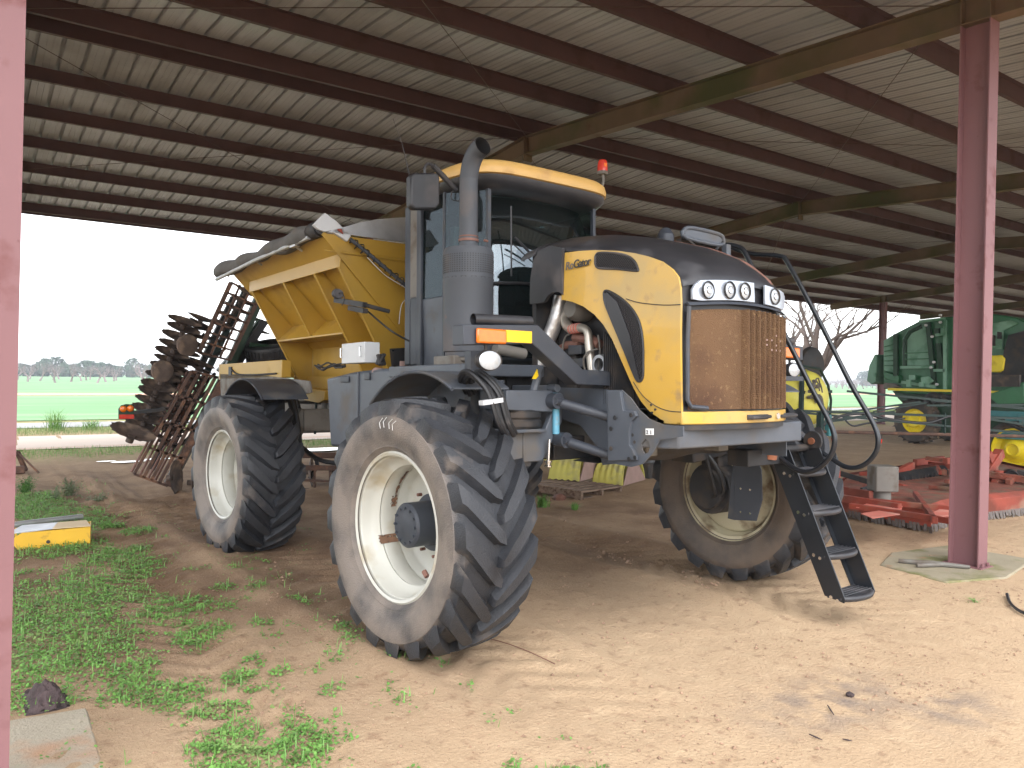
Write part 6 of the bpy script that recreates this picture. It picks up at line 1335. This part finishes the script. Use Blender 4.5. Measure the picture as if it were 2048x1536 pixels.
for dx in (-.6, .9):
    b = MB(); b.lathe([(-.1, .2), (-.11, .32), (-.07, .38), (.07, .38), (.11, .32), (.1, .2), (.1, .001), (-.1, .001)], (c.x+dx*.6, c.y+1.0, .38), 'x', 28); b.build('wheel', 'tyre_plain', SPY)

# ================================================================ PALLET, CRADLES, SMALL THINGS
def pallet(loc, rz, label):
    t = empty('pallet', loc, (radians(1.5), radians(2), rz), label, 'pallet'); t.scale = (1.15, 1.15, 1.15)
    for i in range(7):
        b = MB(); b.box((-.6, -.5+i*.155, .10), (.6, -.5+i*.155+.115, .125)); b.build('deck_board', 'wood', t, bevel=.003)
    for x in (-.58, -.02, .54):
        b = MB(); b.box((x-.02, -.5, .02), (x+.03, .55, .099)); b.build('stringer', 'wood', t, bevel=.003)
    for y in (-.48, .4):
        b = MB(); b.box((-.6, y, 0), (.6, y+.1, .019)); b.build('base_board', 'wood', t)
    return t
pallet((8.6, 10.3, .0), radians(18), 'weathered wooden pallet on the sand seen between the front wheels')
def cradle(loc, rz, label, sc=1.):
    t = empty('feeder_trough', loc, (0, 0, rz), label, 'trough', 'yellow plastic troughs behind the pallet'); t.scale = (sc,)*3
    n = 14
    def fn(u, v):
        a = u; x = (-.30+.60*v); z = .04+.42*(1-(1-u)**2.2); y = -.30+.42*u**1.6
        z += .012*sin(v*2*pi*5); return (x*(.82+.18*(1-u)), y, z)
    b = MB(); b.thick(fn, 10, 40, (0, .02, 0)); b.build('front_wall', 'cradle', t, smooth=60)
    b = MB(); b.thick(lambda u, v: (fn(u, v)[0], .5-fn(u, v)[1]-.0, fn(u, v)[2]), 10, 40, (0, -.02, 0)); b.build('back_wall', 'cradle', t, smooth=60)
    b = MB(); b.prism([(.30, -.3, .03), (.30, .79, .03), (.25, .42, .45), (.25, .1, .45)], (.015, 0, 0)); b.build('end_panel', 'sackpink', t)
    b = MB(); b.prism([(-.30, -.3, .03), (-.30, .79, .03), (-.25, .42, .45), (-.25, .1, .45)], (-.015, 0, 0)); b.build('end_panel', 'cradle', t)
    b = MB(); b.box((-.25, .1, .44), (.25, .4, .455)); b.build('top_plate', 'cradle', t)
    return t
cradle((*(9.018,10.913), .12), radians(-62), 'pale yellow ribbed plastic trough upside down on the wooden pallet')
cradle((*(9.847,10.642), .02), radians(-66), 'pale yellow ribbed trough half hidden behind the grey chassis bracket')
cradle((*(10.565,13.627), .15), radians(-45), 'farther yellow ribbed trough tilted beside the brown rake')
# rusty rake between the wheels
t = empty('tine_rake', (8.9, 13.2, 0), (0, 0, radians(20)), 'brown rusty tine rake behind the front left tyre', 'rake')
b = MB(); b.bar((-.9, 0, .62), (.5, 0, .66), .12, .22); b.bar((-.9, .0, .4), (.4, .1, .42), .06, .06); b.build('rake_bar', 'rustiron', t)
for i in range(11):
    b = MB(); x = -.85+i*.125; b.tube([(x, 0, .6), (x+.03, -.12, .4), (x+.1, -.1, .15), (x+.16, -.16, .01)], .012, 5, sub=3); b.build('tine', 'rustiron', t)
# dark block (weight) near the right wheel
t = empty('block_weight', (11.2, 11.2, 0), (0, 0, .3), 'dark steel ballast block on the ground behind the right front wheel', 'ballast block')
b = MB(); b.box((-.4, -.3, 0), (.4, .3, .34)); b.build('block_body', 'dark', t, bevel=.03)
b = MB(); b.tube([(-.1, 0, .34), (-.1, 0, .42), (.1, 0, .42), (.1, 0, .34)], .02, 8); b.build('lifting_loop', 'rustiron', t)
# yellow battery-box like cover in the weeds
yb = [(0.515,9.969,0.0),(1.05,9.698,-0.0),(1.119,10.341,0.0)]
t = empty('yellow_tool_box', (.80, 9.98, 0), (0, 0, radians(-8)), 'open yellow steel box with a cardboard sheet on top, lying in the weeds at left', 'steel box')
MT['boxyellow'] = M('scuffed_yellow', srgb(220, 172, 44), .5, var=.06, dirt=(srgb(150, 110, 60), .58, 9))
b = MB()
P = [(-.36, -.17), (-.27, -.05), (-.20, .0), (.36, .0), (.36, -.0)]
b.prism([(-.30, 0, .0), (-.37, 0, .09), (-.33, 0, .15), (-.27, 0, .185), (.38, 0, .205), (.38, 0, .0)], (0, .012, 0)); b.prism([(.38, 0, 0), (.38, 0, .205), (.38, .38, .205), (.38, .38, 0)], (.01, 0, 0)); b.box((-.3, .38, 0), (.38, .39, .2)); b.box((-.37, .38, 0), (-.35, .39, .18))
b.build('box_shell', 'boxyellow', t)
MT['cardboard'] = M('sun_bleached_board', srgb(206, 184, 150), .8, var=.06)
b = MB(); b.prism([(.02, -.01, .208), (.39, -.01, .212), (.34, .36, .215), (.05, .36, .21)], (0, 0, .01)); b.build('board_sheet', 'cardboard', t)
b = MB(); b.prism([(-.42, .02, .175), (.02, -.01, .208), (.05, .34, .215), (-.30, .38, .20)], (0, 0, .008)); b.build('glass_pane', 'alu', t)
b = MB(); b.cyl((-.02, -.001, .07), (-.02, -.012, .07), .02, 10); b.build('knob', 'dark', t)
b = MB(); b.tube([(.30, 11.2, .06), (.62, 11.28, .08), (1.28, 11.5, .07)], .035, 12); tag(b.build('steel_pipe', 'alu'), 'grey steel pipe lying in the weeds behind the yellow box', 'pipe')
# rusty tripod far left
t = empty('implement_stand', (.95, 17.6, 0), None, 'small rusty implement stand on the dirt beyond the weeds at far left', 'implement stand')
b = MB(); b.bar((-.1, 0, .42), (-.42, -.1, .02), .07, .04); b.build('leg', 'rustiron', t)
b = MB(); b.bar((-.1, 0, .42), (.25, -.1, .0), .04, .03); b.build('leg', 'rustiron', t)
b = MB(); b.bar((-.1, 0, .42), (.05, .2, .03), .08, .05); b.build('leg', 'rustiron', t)
b = MB(); b.obox((-.08, -.1, .08), (.1, 0, 0), (0, .08, 0), (0, 0, .07)); b.build('foot_block', 'rustiron', t, bevel=.02)
# charred wood
b = MB()
P = [(0.32,5.205,-0.0),(0.373,5.377,0.0),(0.487,5.407,0.0),(0.543,5.612,0.0),(0.548,5.305,-0.0),(0.549,5.135,0.0)]
cx_ = sum(p[0] for p in P)/6; cy_ = sum(p[1] for p in P)/6
b.grid(lambda u_, v_: (.30+.22*u_+.02*mnoise.noise(Vector((u_*5, v_*5, 1))), 5.15+.36*v_*(1-.4*u_)+.03*mnoise.noise(Vector((u_*4, v_*4, 5))), .01+.12*sin(pi*u_)*sin(pi*v_)+.03*mnoise.noise(Vector((u_*9, v_*9, 2)))), 20, 16)
b.prism([(.30, 5.15, .0), (.52, 5.15, .0), (.5, 5.4, .0), (.34, 5.5, 0)], (0, 0, .01))
tag(b.build('charred_board', 'charcoal'), 'burnt blackened piece of board lying in the weeds above the concrete pad', 'burnt wood')
# curved strap at the right edge
b = MB(); b.tube([(7.866,3.197,0.03),(7.582,3.056,0.03),(7.389,2.915,0.03),(7.291,2.778,0.03)], .014, 6, sub=4); tag(b.build('rubber_hose', 'rubber'), 'short bent black hose on the sand at the right edge', 'hose')
b = MB(); b.tube([(3.066,4.909,0.035),(3.192,4.696,0.035),(3.253,4.407,0.035),(3.264,4.079,0.035)], .0035, 5, sub=4); tag(b.build('thin_wire', 'rust2'), 'thin rusty wire lying on the sand in front of the left tyre', 'wire')
for i, (p, q) in enumerate([[(3.826,2.534,0.012),(3.824,2.451,0.012)],[(4.263,2.703,0.012),(4.168,2.6,0.012)],[(3.927,2.397,0.012),(3.951,2.353,0.012)]]):
    b = MB(); b.tube([p, lerp(p, q, .5), q], [.003, .005, .002], 6); tag(b.build('stick', 'charcoal'), ['dark splinter of wood flat on the sand at the bottom right', 'small grey twig on the sand above the dark splinter', 'pale sliver of wood right of the dark splinter'][i], 'twig')
for i, p in enumerate([(7.871,9.796,0.0),(7.615,9.768,0.0),(4.532,2.721,0.0)]):
    b = MB(); b.lathe([(0, .001), (0, .09), (.05, .11), (.09, .06), (.1, .001)], (p[0], p[1], .0), 'z', 9)
    for k, (x, y, z) in enumerate(b.v): w = 1+.3*mnoise.noise(Vector((x*20, y*20, z*20+i))); b.v[k] = (p[0]+(x-p[0])*w*(1, .7, .25)[i], p[1]+(y-p[1])*w*(1, .7, .25)[i], z*w*(1, .7, .25)[i])
    tag(b.build('soil_clod', MT['rust2'] if i < 2 else MT['charcoal'], smooth=0), ['reddish lump of clay in front of the wooden pallet', 'smaller reddish clay lump left of the bigger one by the pallet', 'small dark lump on the bright sand in the foreground'][i], 'soil clod')

# ================================================================ VEGETATION
def leaf_field(name, n, samp, size, hmax, mat, blades=False, seed=1):
    rnd = random.Random(seed); V = []; F = []
    for _ in range(n):
        s = samp(rnd)
        if s is None: continue
        x, y, dens = s
        z0 = gh(x, y)+rnd.uniform(.0, hmax)*(.4+.8*dens); a = rnd.uniform(0, 2*pi); sz = size*rnd.uniform(.5, 1.35)
        o = len(V)
        if blades:
            h = hmax*rnd.uniform(.5, 1.2); dx, dy = cos(a), sin(a); w = .0035; ln = rnd.uniform(.1, .6)*h
            z1 = gh(x, y)
            V += [(x-dy*w, y+dx*w, z1), (x+dy*w, y-dx*w, z1), (x+dx*ln*.4+dy*w*.7, y+dy*ln*.4-dx*w*.7, z1+h*.65), (x+dx*ln*.4-dy*w*.7, y+dy*ln*.4+dx*w*.7, z1+h*.65), (x+dx*ln, y+dy*ln, z1+h)]
            F += [(o, o+1, o+2, o+3), (o+3, o+2, o+4)]
        else:
            t = rnd.uniform(-.5, .5); ux, uy, uz = cos(a)*sz, sin(a)*sz, t*sz; b_ = a+pi/2; t2 = rnd.uniform(-.5, .5); vx, vy, vz = cos(b_)*sz*.8, sin(b_)*sz*.8, t2*sz
            V += [(x-ux, y-uy, z0-uz), (x-ux*.3+vx, y-uy*.3+vy, z0-uz*.3+vz), (x+ux*.6+vx*.8, y+uy*.6+vy*.8, z0+uz*.6+vz*.8), (x+ux, y+uy, z0+uz), (x+ux*.6-vx*.8, y+uy*.6-vy*.8, z0+uz*.6-vz*.8), (x-ux*.3-vx, y-uy*.3-vy, z0-uz*.3-vz)]
            F += [(o, o+1, o+2, o+3, o+4, o+5)]
    b = MB(); b.v = V; b.f = F; b.mi = [0]*len(F); o = b.build(name, mat, smooth=0, fixn=False); return tag(o, kind='stuff')
# patches of weeds: (centre x, y, radius x, radius y, density)
PX = [[(0.553,6.856),(1.183,6.452),(0.739,9.238),(0.43,5.282)],[(1.407,6.85),(1.819,6.588),(1.52,7.406),(1.31,6.371)],[(1.441,6.146),(1.691,5.985),(1.514,6.463),(1.374,5.858)],[(1.155,4.063),(1.389,3.908),(1.272,4.483),(1.045,3.669)],[(1.003,4.993),(1.201,4.863),(1.069,5.326),(0.945,4.699)],[(0.872,5.556),(1.086,5.416),(0.934,5.959),(0.818,5.204)],[(1.466,5.067),(1.573,4.997),(1.503,5.197),(1.431,4.943)],[(1.68,4.978),(1.734,4.943),(1.709,5.064),(1.652,4.895)],[(1.964,7.284),(2.07,7.217),(1.997,7.408),(1.928,7.149)],[(0.873,10.312),(1.301,10.052),(0.973,11.516),(0.792,9.336)],[(0.92,13.142),(1.34,12.897),(1.057,15.137),(0.801,11.421)],[(1.225,11.783),(1.667,11.52),(1.392,13.403),(1.129,10.846)],[(1.765,10.462),(1.944,10.354),(1.811,10.737),(1.721,10.201)],[(1.903,6.063),(2.001,6.001),(1.942,6.189),(1.862,5.931)],[(1.599,5.298),(1.683,5.243),(1.616,5.355),(1.582,5.243)],[(1.377,8.843),(1.719,8.63),(1.54,9.906),(1.245,7.985)],[(0.968,7.755),(1.372,7.5),(1.121,9.001),(0.852,6.811)],[(1.172,4.629),(1.41,4.472),(1.208,4.772),(1.139,4.494)],[(1.47,3.987),(1.602,3.9),(1.578,4.282),(1.377,3.729)]]
PT = []
for q in PX:
    (cx_, cy_), (ex, ey), (tx_, ty_), (bx_, by_) = q
    PT.append((cx_, cy_, max(.08, math.hypot(ex-cx_, ey-cy_)), max(.08, (math.hypot(tx_-cx_, ty_-cy_)+math.hypot(bx_-cx_, by_-cy_))/2)))
def dens(x, y):
    d = 0
    for (cx_, cy_, a, c) in PT:
        r = ((x-cx_)/a)**2+((y-cy_)/c)**2
        if r < 2: d = max(d, 1-r/1.25)
    if x < .64 and y < 5.15: return 0
    d += 1.0*fbm(x, y, 4.0, 3, 12)+.5*fbm(x, y, 1.5, 2, 31)-.16
    return max(0, min(1, d*1.7))
def samp_w(r):
    q = r.random()
    y = 2.9+12.5*r.random()**1.5; x = .1+r.random()*(2.6 if y < 9 else 1.9)
    d = dens(x, y)
    return (x, y, d) if r.random() < d else None
MT['leafA'] = M('clover_leaf', srgb(104, 146, 70), .55, var=.35, scale=9, dirt=(srgb(124, 146, 84), .55, 5))
leaf_field('ground_weeds', 170000, samp_w, .0088, .034, 'leafA', seed=3)
leaf_field('grass', 9000, samp_w, 0, .075, 'leafA', True, 5)
def samp_sp(r):
    y = 2.8+10*r.random()**1.4; x = .3+r.random()*4.2
    if x > 1.1+.27*y: return None
    d = .5+fbm(x, y, 3.0, 3, 40)*2-.62
    return (x, y, .3) if r.random() < d else None
leaf_field('sparse_weeds', 26000, samp_sp, .008, .012, 'leafA', seed=9)
# outside grass: verge tufts beyond the shed and beside the road
def samp_v(r):
    x = -3+r.random()*34; y = 19.6+2.9*r.random()
    return (x, y, .6) if green(x, y)*r.random() > .3 and (x < 12 or x > 14) else None
leaf_field('verge_grass', 30000, samp_v, 0, .10, MT['leafA'], True, 21)
def samp_v2(r):
    x = -2+r.random()*60; y = 27.5+3.4*r.random(); return (x, y, .6)
MT['leafB'] = M('roadside_grass', srgb(120, 140, 86), .7, var=.25, scale=1)
leaf_field('verge_grass', 40000, samp_v2, 0, .16, 'leafB', True, 22)
# single plants one can tell apart
def tuft(x, y, n, h, sp, mat, label, name='grass_tuft', grp=None, seed=1, leafy=False):
    rnd = random.Random(seed); b = MB(); z = gh(x, y)
    for _ in range(n):
        a = rnd.uniform(0, 2*pi); ln = rnd.uniform(.3, 1)*sp; hh = h*rnd.uniform(.4, 1.1); dx, dy = cos(a), sin(a); w = .004+.002*(h > .3)
        x0_ = rnd.gauss(0, sp*.15); y0_ = rnd.gauss(0, sp*.15); P = [(x0_, y0_, 0), (x0_+dx*ln*.35, y0_+dy*ln*.35, hh*.7), (x0_+dx*ln, y0_+dy*ln, hh)]
        b.add([(P[0][0]-dy*w, P[0][1]+dx*w, 0), (P[0][0]+dy*w, P[0][1]-dx*w, 0), (P[1][0]+dy*w, P[1][1]-dx*w, P[1][2]), (P[1][0]-dy*w, P[1][1]+dx*w, P[1][2]), P[2]], [(0, 1, 2, 3), (3, 2, 4)])
        if leafy:
            for k in range(9):
                t = rnd.uniform(.15, 1); p = Vector(P[0]).lerp(Vector(P[2]), t)+Vector((rnd.gauss(0, .012), rnd.gauss(0, .012), rnd.gauss(0, .01))); s = rnd.uniform(.008, .018); q = rnd.uniform(0, 6.3)
                b.add([p+Vector((cos(q)*s, sin(q)*s, 0)), p+Vector((-sin(q)*s*.6, cos(q)*s*.6, s*.5)), p-Vector((cos(q)*s, sin(q)*s, 0)), p+Vector((sin(q)*s*.6, -cos(q)*s*.6, -s*.3))], [(0, 1, 2, 3)])
    o = b.build(name, mat, smooth=0, fixn=False); o.location = (x, y, z-.004); return tag(o, label, 'plant', grp)
tuft(7.2, 9.35, 150, .20, .22, 'leafA', 'bright green grass tuft beside the wooden pallet', seed=2)
tuft(7.45, 8.9, 70, .12, .16, 'leafA', 'smaller low grass tuft in front of the one by the pallet', seed=3)
P = [(1.384,14.141,0.0),(0.824,14.772,0.0),(1.66,13.395,0.0),(1.166,13.681,0.0),(1.534,10.91,0.0)]
for i, (p, lb_) in enumerate(zip(P, ('grey-green bushy weed on the dirt at far left, tallest of its row', 'dark green weed beside the left post', 'sparse grey weed at the right end of the weed row', 'small dry weed between the two bushier ones', 'broad-leaved rosette weed at the edge of the wheel track'))):
    tuft(p[0], p[1], (60, 60, 26, 20, 30)[i], (.28, .26, .16, .2, .08)[i], (.22, .25, .25, .08, .2)[i], ('leaf2', 'leaf', 'leaf2', 'leaf2', 'leafA')[i], lb_, 'weed_plant', None, 30+i, True)
P = [(2.518,29.768,0.0),(3.242,29.991,0.0)]
tuft(P[0][0], P[0][1], 160, .75, .7, 'leafA', 'tall bright green grass clump beside the road at left', 'grass_clump', None, 50)
tuft(P[1][0]+.3, P[1][1], 120, .42, .8, 'leafA', 'lower grass clump right of the tall one by the road', 'grass_clump', None, 51)
P = [(7.427,3.278,0.0)][0]; tuft(P[0], P[1], 14, .05, .14, 'leafA', 'few thin green sprouts on the sand below the right post', 'grass_tuft', None, 60)

# bare orchard trees
def branch_tree(rnd, h, spread, levels, r0, limbs, trunk_h, many=(2, 3, 3)):
    tr = MB(); cr = MB()
    def grow(p, d, L_, r, lev):
        q = p; pts = [p]; rs = [r]
        for k in range(3):
            d = (d+Vector((rnd.gauss(0, .13), rnd.gauss(0, .13), rnd.gauss(.03, .08)))).normalized(); q = q+d*(L_/3); pts.append(q); rs.append(r*(1-.13*(k+1)))
        (tr if lev == 0 else cr).tube(pts, rs, 7 if lev < 2 else (4 if lev < 4 else 3), caps=False)
        if lev >= levels: return
        n = limbs if lev == 0 else rnd.choice(many)
        for k in range(n):
            a = rnd.uniform(0, 2*pi)+k*2*pi/n; ax = d.orthogonal().normalized(); ax.rotate(Matrix.Rotation(a, 3, d)) if False else None
            ax = Matrix.Rotation(a, 3, d) @ d.orthogonal().normalized()
            sp = rnd.uniform(.35, .75)*spread
            nd = (d+ax*sp+Vector((0, 0, .10))).normalized(); st = pts[-1] if k < 2 or lev == 0 else pts[2]
            grow(st, nd, L_*rnd.uniform(.62, .85)*(1.25 if lev == 0 else 1), rs[-1]*rnd.uniform(.6, .78), lev+1)
    grow(Vector((0, 0, -.1)), Vector((0, 0, 1)), trunk_h, r0, 0)
    return tr, cr
rnd = random.Random(11); protos = []
ORX = []
for row_, Y_ in enumerate((160, 176, 194, 214, 238)):
    for k in range(-3, 55):
        ORX.append((k*7+(row_ % 2)*3.5+rnd.uniform(-.6, .6), Y_+k*1.2+rnd.uniform(-1, 1)))
for i in range(4):
    tr, cr = branch_tree(rnd, 5, 1.25, 5, .16, 4, 1.0)
    t = empty('orchard_tree', (0, 0, 0)); tr.build('trunk', 'twig', t, smooth=0, fixn=False); cr.build('crown', 'twig', t, smooth=0, fixn=False)
    print('orch', len(cr.v), max(v[2] for v in cr.v)); protos.append(t); t['sc'] = 4.0/max(v[2] for v in cr.v)
def vis(x, y):
    px = 1024+1555*((x*cos(radians(35.2))-y*sin(radians(35.2)))/(x*sin(radians(35.2))+y*cos(radians(35.2))))
    return (20 < px < 340) or (1570 < px < 1900)
cnt = 0
for (x, y) in ORX+[(x+170+rnd.uniform(-1, 1), y-60) for x, y in ORX if x > 60]:
    if not vis(x, y) or y < 60: continue
    o = protos[cnt % 4] if cnt < 4 else copy_tree(protos[cnt % 4])
    o.location = (x, y, 0); o.rotation_euler = (0, 0, rnd.uniform(0, 6.28)); k = protos[cnt % 4]['sc']*rnd.uniform(.9, 1.15); o.scale = (k*1.35, k*1.35, k)
    tag(o, 'small bare grey orchard tree in the rows beyond the green field', 'tree', 'bare orchard trees beyond the field'); cnt += 1
print('orchard', cnt)
for t in list(bpy.data.objects):
    if 'sc' in t.keys(): del t['sc']
# far evergreen wood: blobs of leaf cards
def wood(rnd, n):
    b = MB()
    for _ in range(n):
        a = rnd.uniform(0, 2*pi); r = rnd.random()**.5; z = rnd.random(); w = (1-abs(z-.55)*1.3)*r
        w *= 1+.45*mnoise.noise(Vector((a*1.5, z*4, n))); p = Vector((cos(a)*w*5.5, sin(a)*w*5.5, z*9.5)); s = rnd.uniform(.35, .8)
        u_ = Vector((rnd.gauss(0, 1), rnd.gauss(0, 1), rnd.gauss(0, 1))).normalized()*s; v_ = u_.orthogonal().normalized()*s
        b.add([p-u_, p+v_, p+u_, p-v_], [(0, 1, 2, 3)])
    return b
EP = []
for i in range(3):
    t = empty('evergreen_tree', (0, 0, 0)); tk_ = MB(); tk_.tube([(0, 0, -.3), (0, 0, 7)], [.25, .1], 6); tk_.build('trunk', 'twig', t); wood(rnd, 420).build('crown', 'evergreen', t, smooth=0, fixn=False); EP.append(t)
cnt = 0
for k in range(64):
    for side in (0, 1):
        if side == 0: x = 12+k*2.3+rnd.uniform(-1, 1); y = 395+rnd.uniform(-12, 12); s = rnd.uniform(.5, .85)
        else: x = 560+k*4.0; y = 330-k*1.5+rnd.uniform(-8, 8); s = rnd.uniform(.9, 1.3)
        px = 1024+1555*((x*cos(radians(35.2))-y*sin(radians(35.2)))/(x*sin(radians(35.2))+y*cos(radians(35.2))))
        if not ((0 < px < 340) or (1570 < px < 1900)): continue
        o = EP[cnt % 3] if cnt < 3 else copy_tree(EP[cnt % 3]); o.location = (x, y, 0); o.rotation_euler = (0, 0, rnd.uniform(0, 6)); o.scale = (s, s, s*rnd.uniform(.8, 1.15))
        tag(o, 'dark evergreen tree in the hazy line behind the orchard', 'tree', 'distant evergreens behind the orchard'); cnt += 1
print('evergreen', cnt)
# the big bare tree behind the sprayer
rnd = random.Random(4)
o_ = [(79.7,52.104,0.0)]
def big_tree(loc, h, label, seed, spread=1.0, r0=.5, trunk=3.0, limbs=5):
    rnd = random.Random(seed); tr, cr = branch_tree(rnd, h, spread, 6, r0, limbs, trunk, (3, 3, 4))
    t = empty('bare_tree', loc, None, label, 'tree'); k = h/max(v[2] for v in cr.v); t.scale = (k,)*3
    tr.build('trunk', 'bark', t, smooth=60, fixn=False); cr.build('crown', 'bark', t, smooth=60, fixn=False); return t
d_ = 46
az = lambda px: radians(35.2)+math.atan((px-1024)/1555)
a = az(1648); big_tree((sin(a)*d_, cos(a)*d_, 0), 11, 'large bare many-limbed tree seen right of the rusty grille', 8, 1.35, .20, 1.1, 6)
a = az(1960); big_tree((sin(a)*60, cos(a)*60, 0), 13, 'big bare tree whose twigs show above the green harvester', 15, 1.1, .45, 3.0)
# haze
b = MB(); b.box((-1450, -250, -1), (1450, 1450, 24))
hz = b.build('haze', 'cable', smooth=0); hz.data.materials.clear()
hm_ = bpy.data.materials.new('air_haze'); hm_.use_nodes = True; t_ = hm_.node_tree; t_.nodes.remove(t_.nodes['Principled BSDF'])
pv = t_.nodes.new('ShaderNodeVolumePrincipled'); pv.inputs['Color'].default_value = (.86, .9, 1, 1); pv.inputs['Density'].default_value = .0007; pv.inputs['Anisotropy'].default_value = .2
t_.links.new(pv.outputs[0], t_.nodes['Material Output'].inputs['Volume']); hz.data.materials.append(hm_); tag(hz, kind='stuff')

# loose crumbs and small clods of soil on the sand
rnd = random.Random(99); V = []; F = []
for _ in range(15000):
    y = 2.4+9*rnd.random()**1.6; x = .3+rnd.random()*10
    if fbm(x, y, 1.1, 2, 60)+.25 < rnd.random()*.7: continue
    s = .0035+.012*rnd.random()**4; 
    if 4.6 < y < 9 and (abs(x-2.95) < .6 or abs(x-6.15) < .6): s *= 1.7
    z = gh(x, y)+s*.3; o = len(V); q = rnd.uniform(0, 6.3)
    for k in range(4): V.append((x+cos(q+k*pi/2)*s*rnd.uniform(.7, 1.4), y+sin(q+k*pi/2)*s*rnd.uniform(.7, 1.4), z))
    V += [(x, y, z+s*.8), (x, y, z-s)]
    F += [(o, o+1, o+4), (o+1, o+2, o+4), (o+2, o+3, o+4), (o+3, o, o+4)]
b = MB(); b.v = V; b.f = F; b.mi = [0]*len(F); MT['crumb'] = M('soil_crumbs', srgb(150, 122, 100), .95, var=.4, scale=30)
tag(b.build('soil_crumbs', 'crumb', smooth=0, fixn=False), kind='stuff')
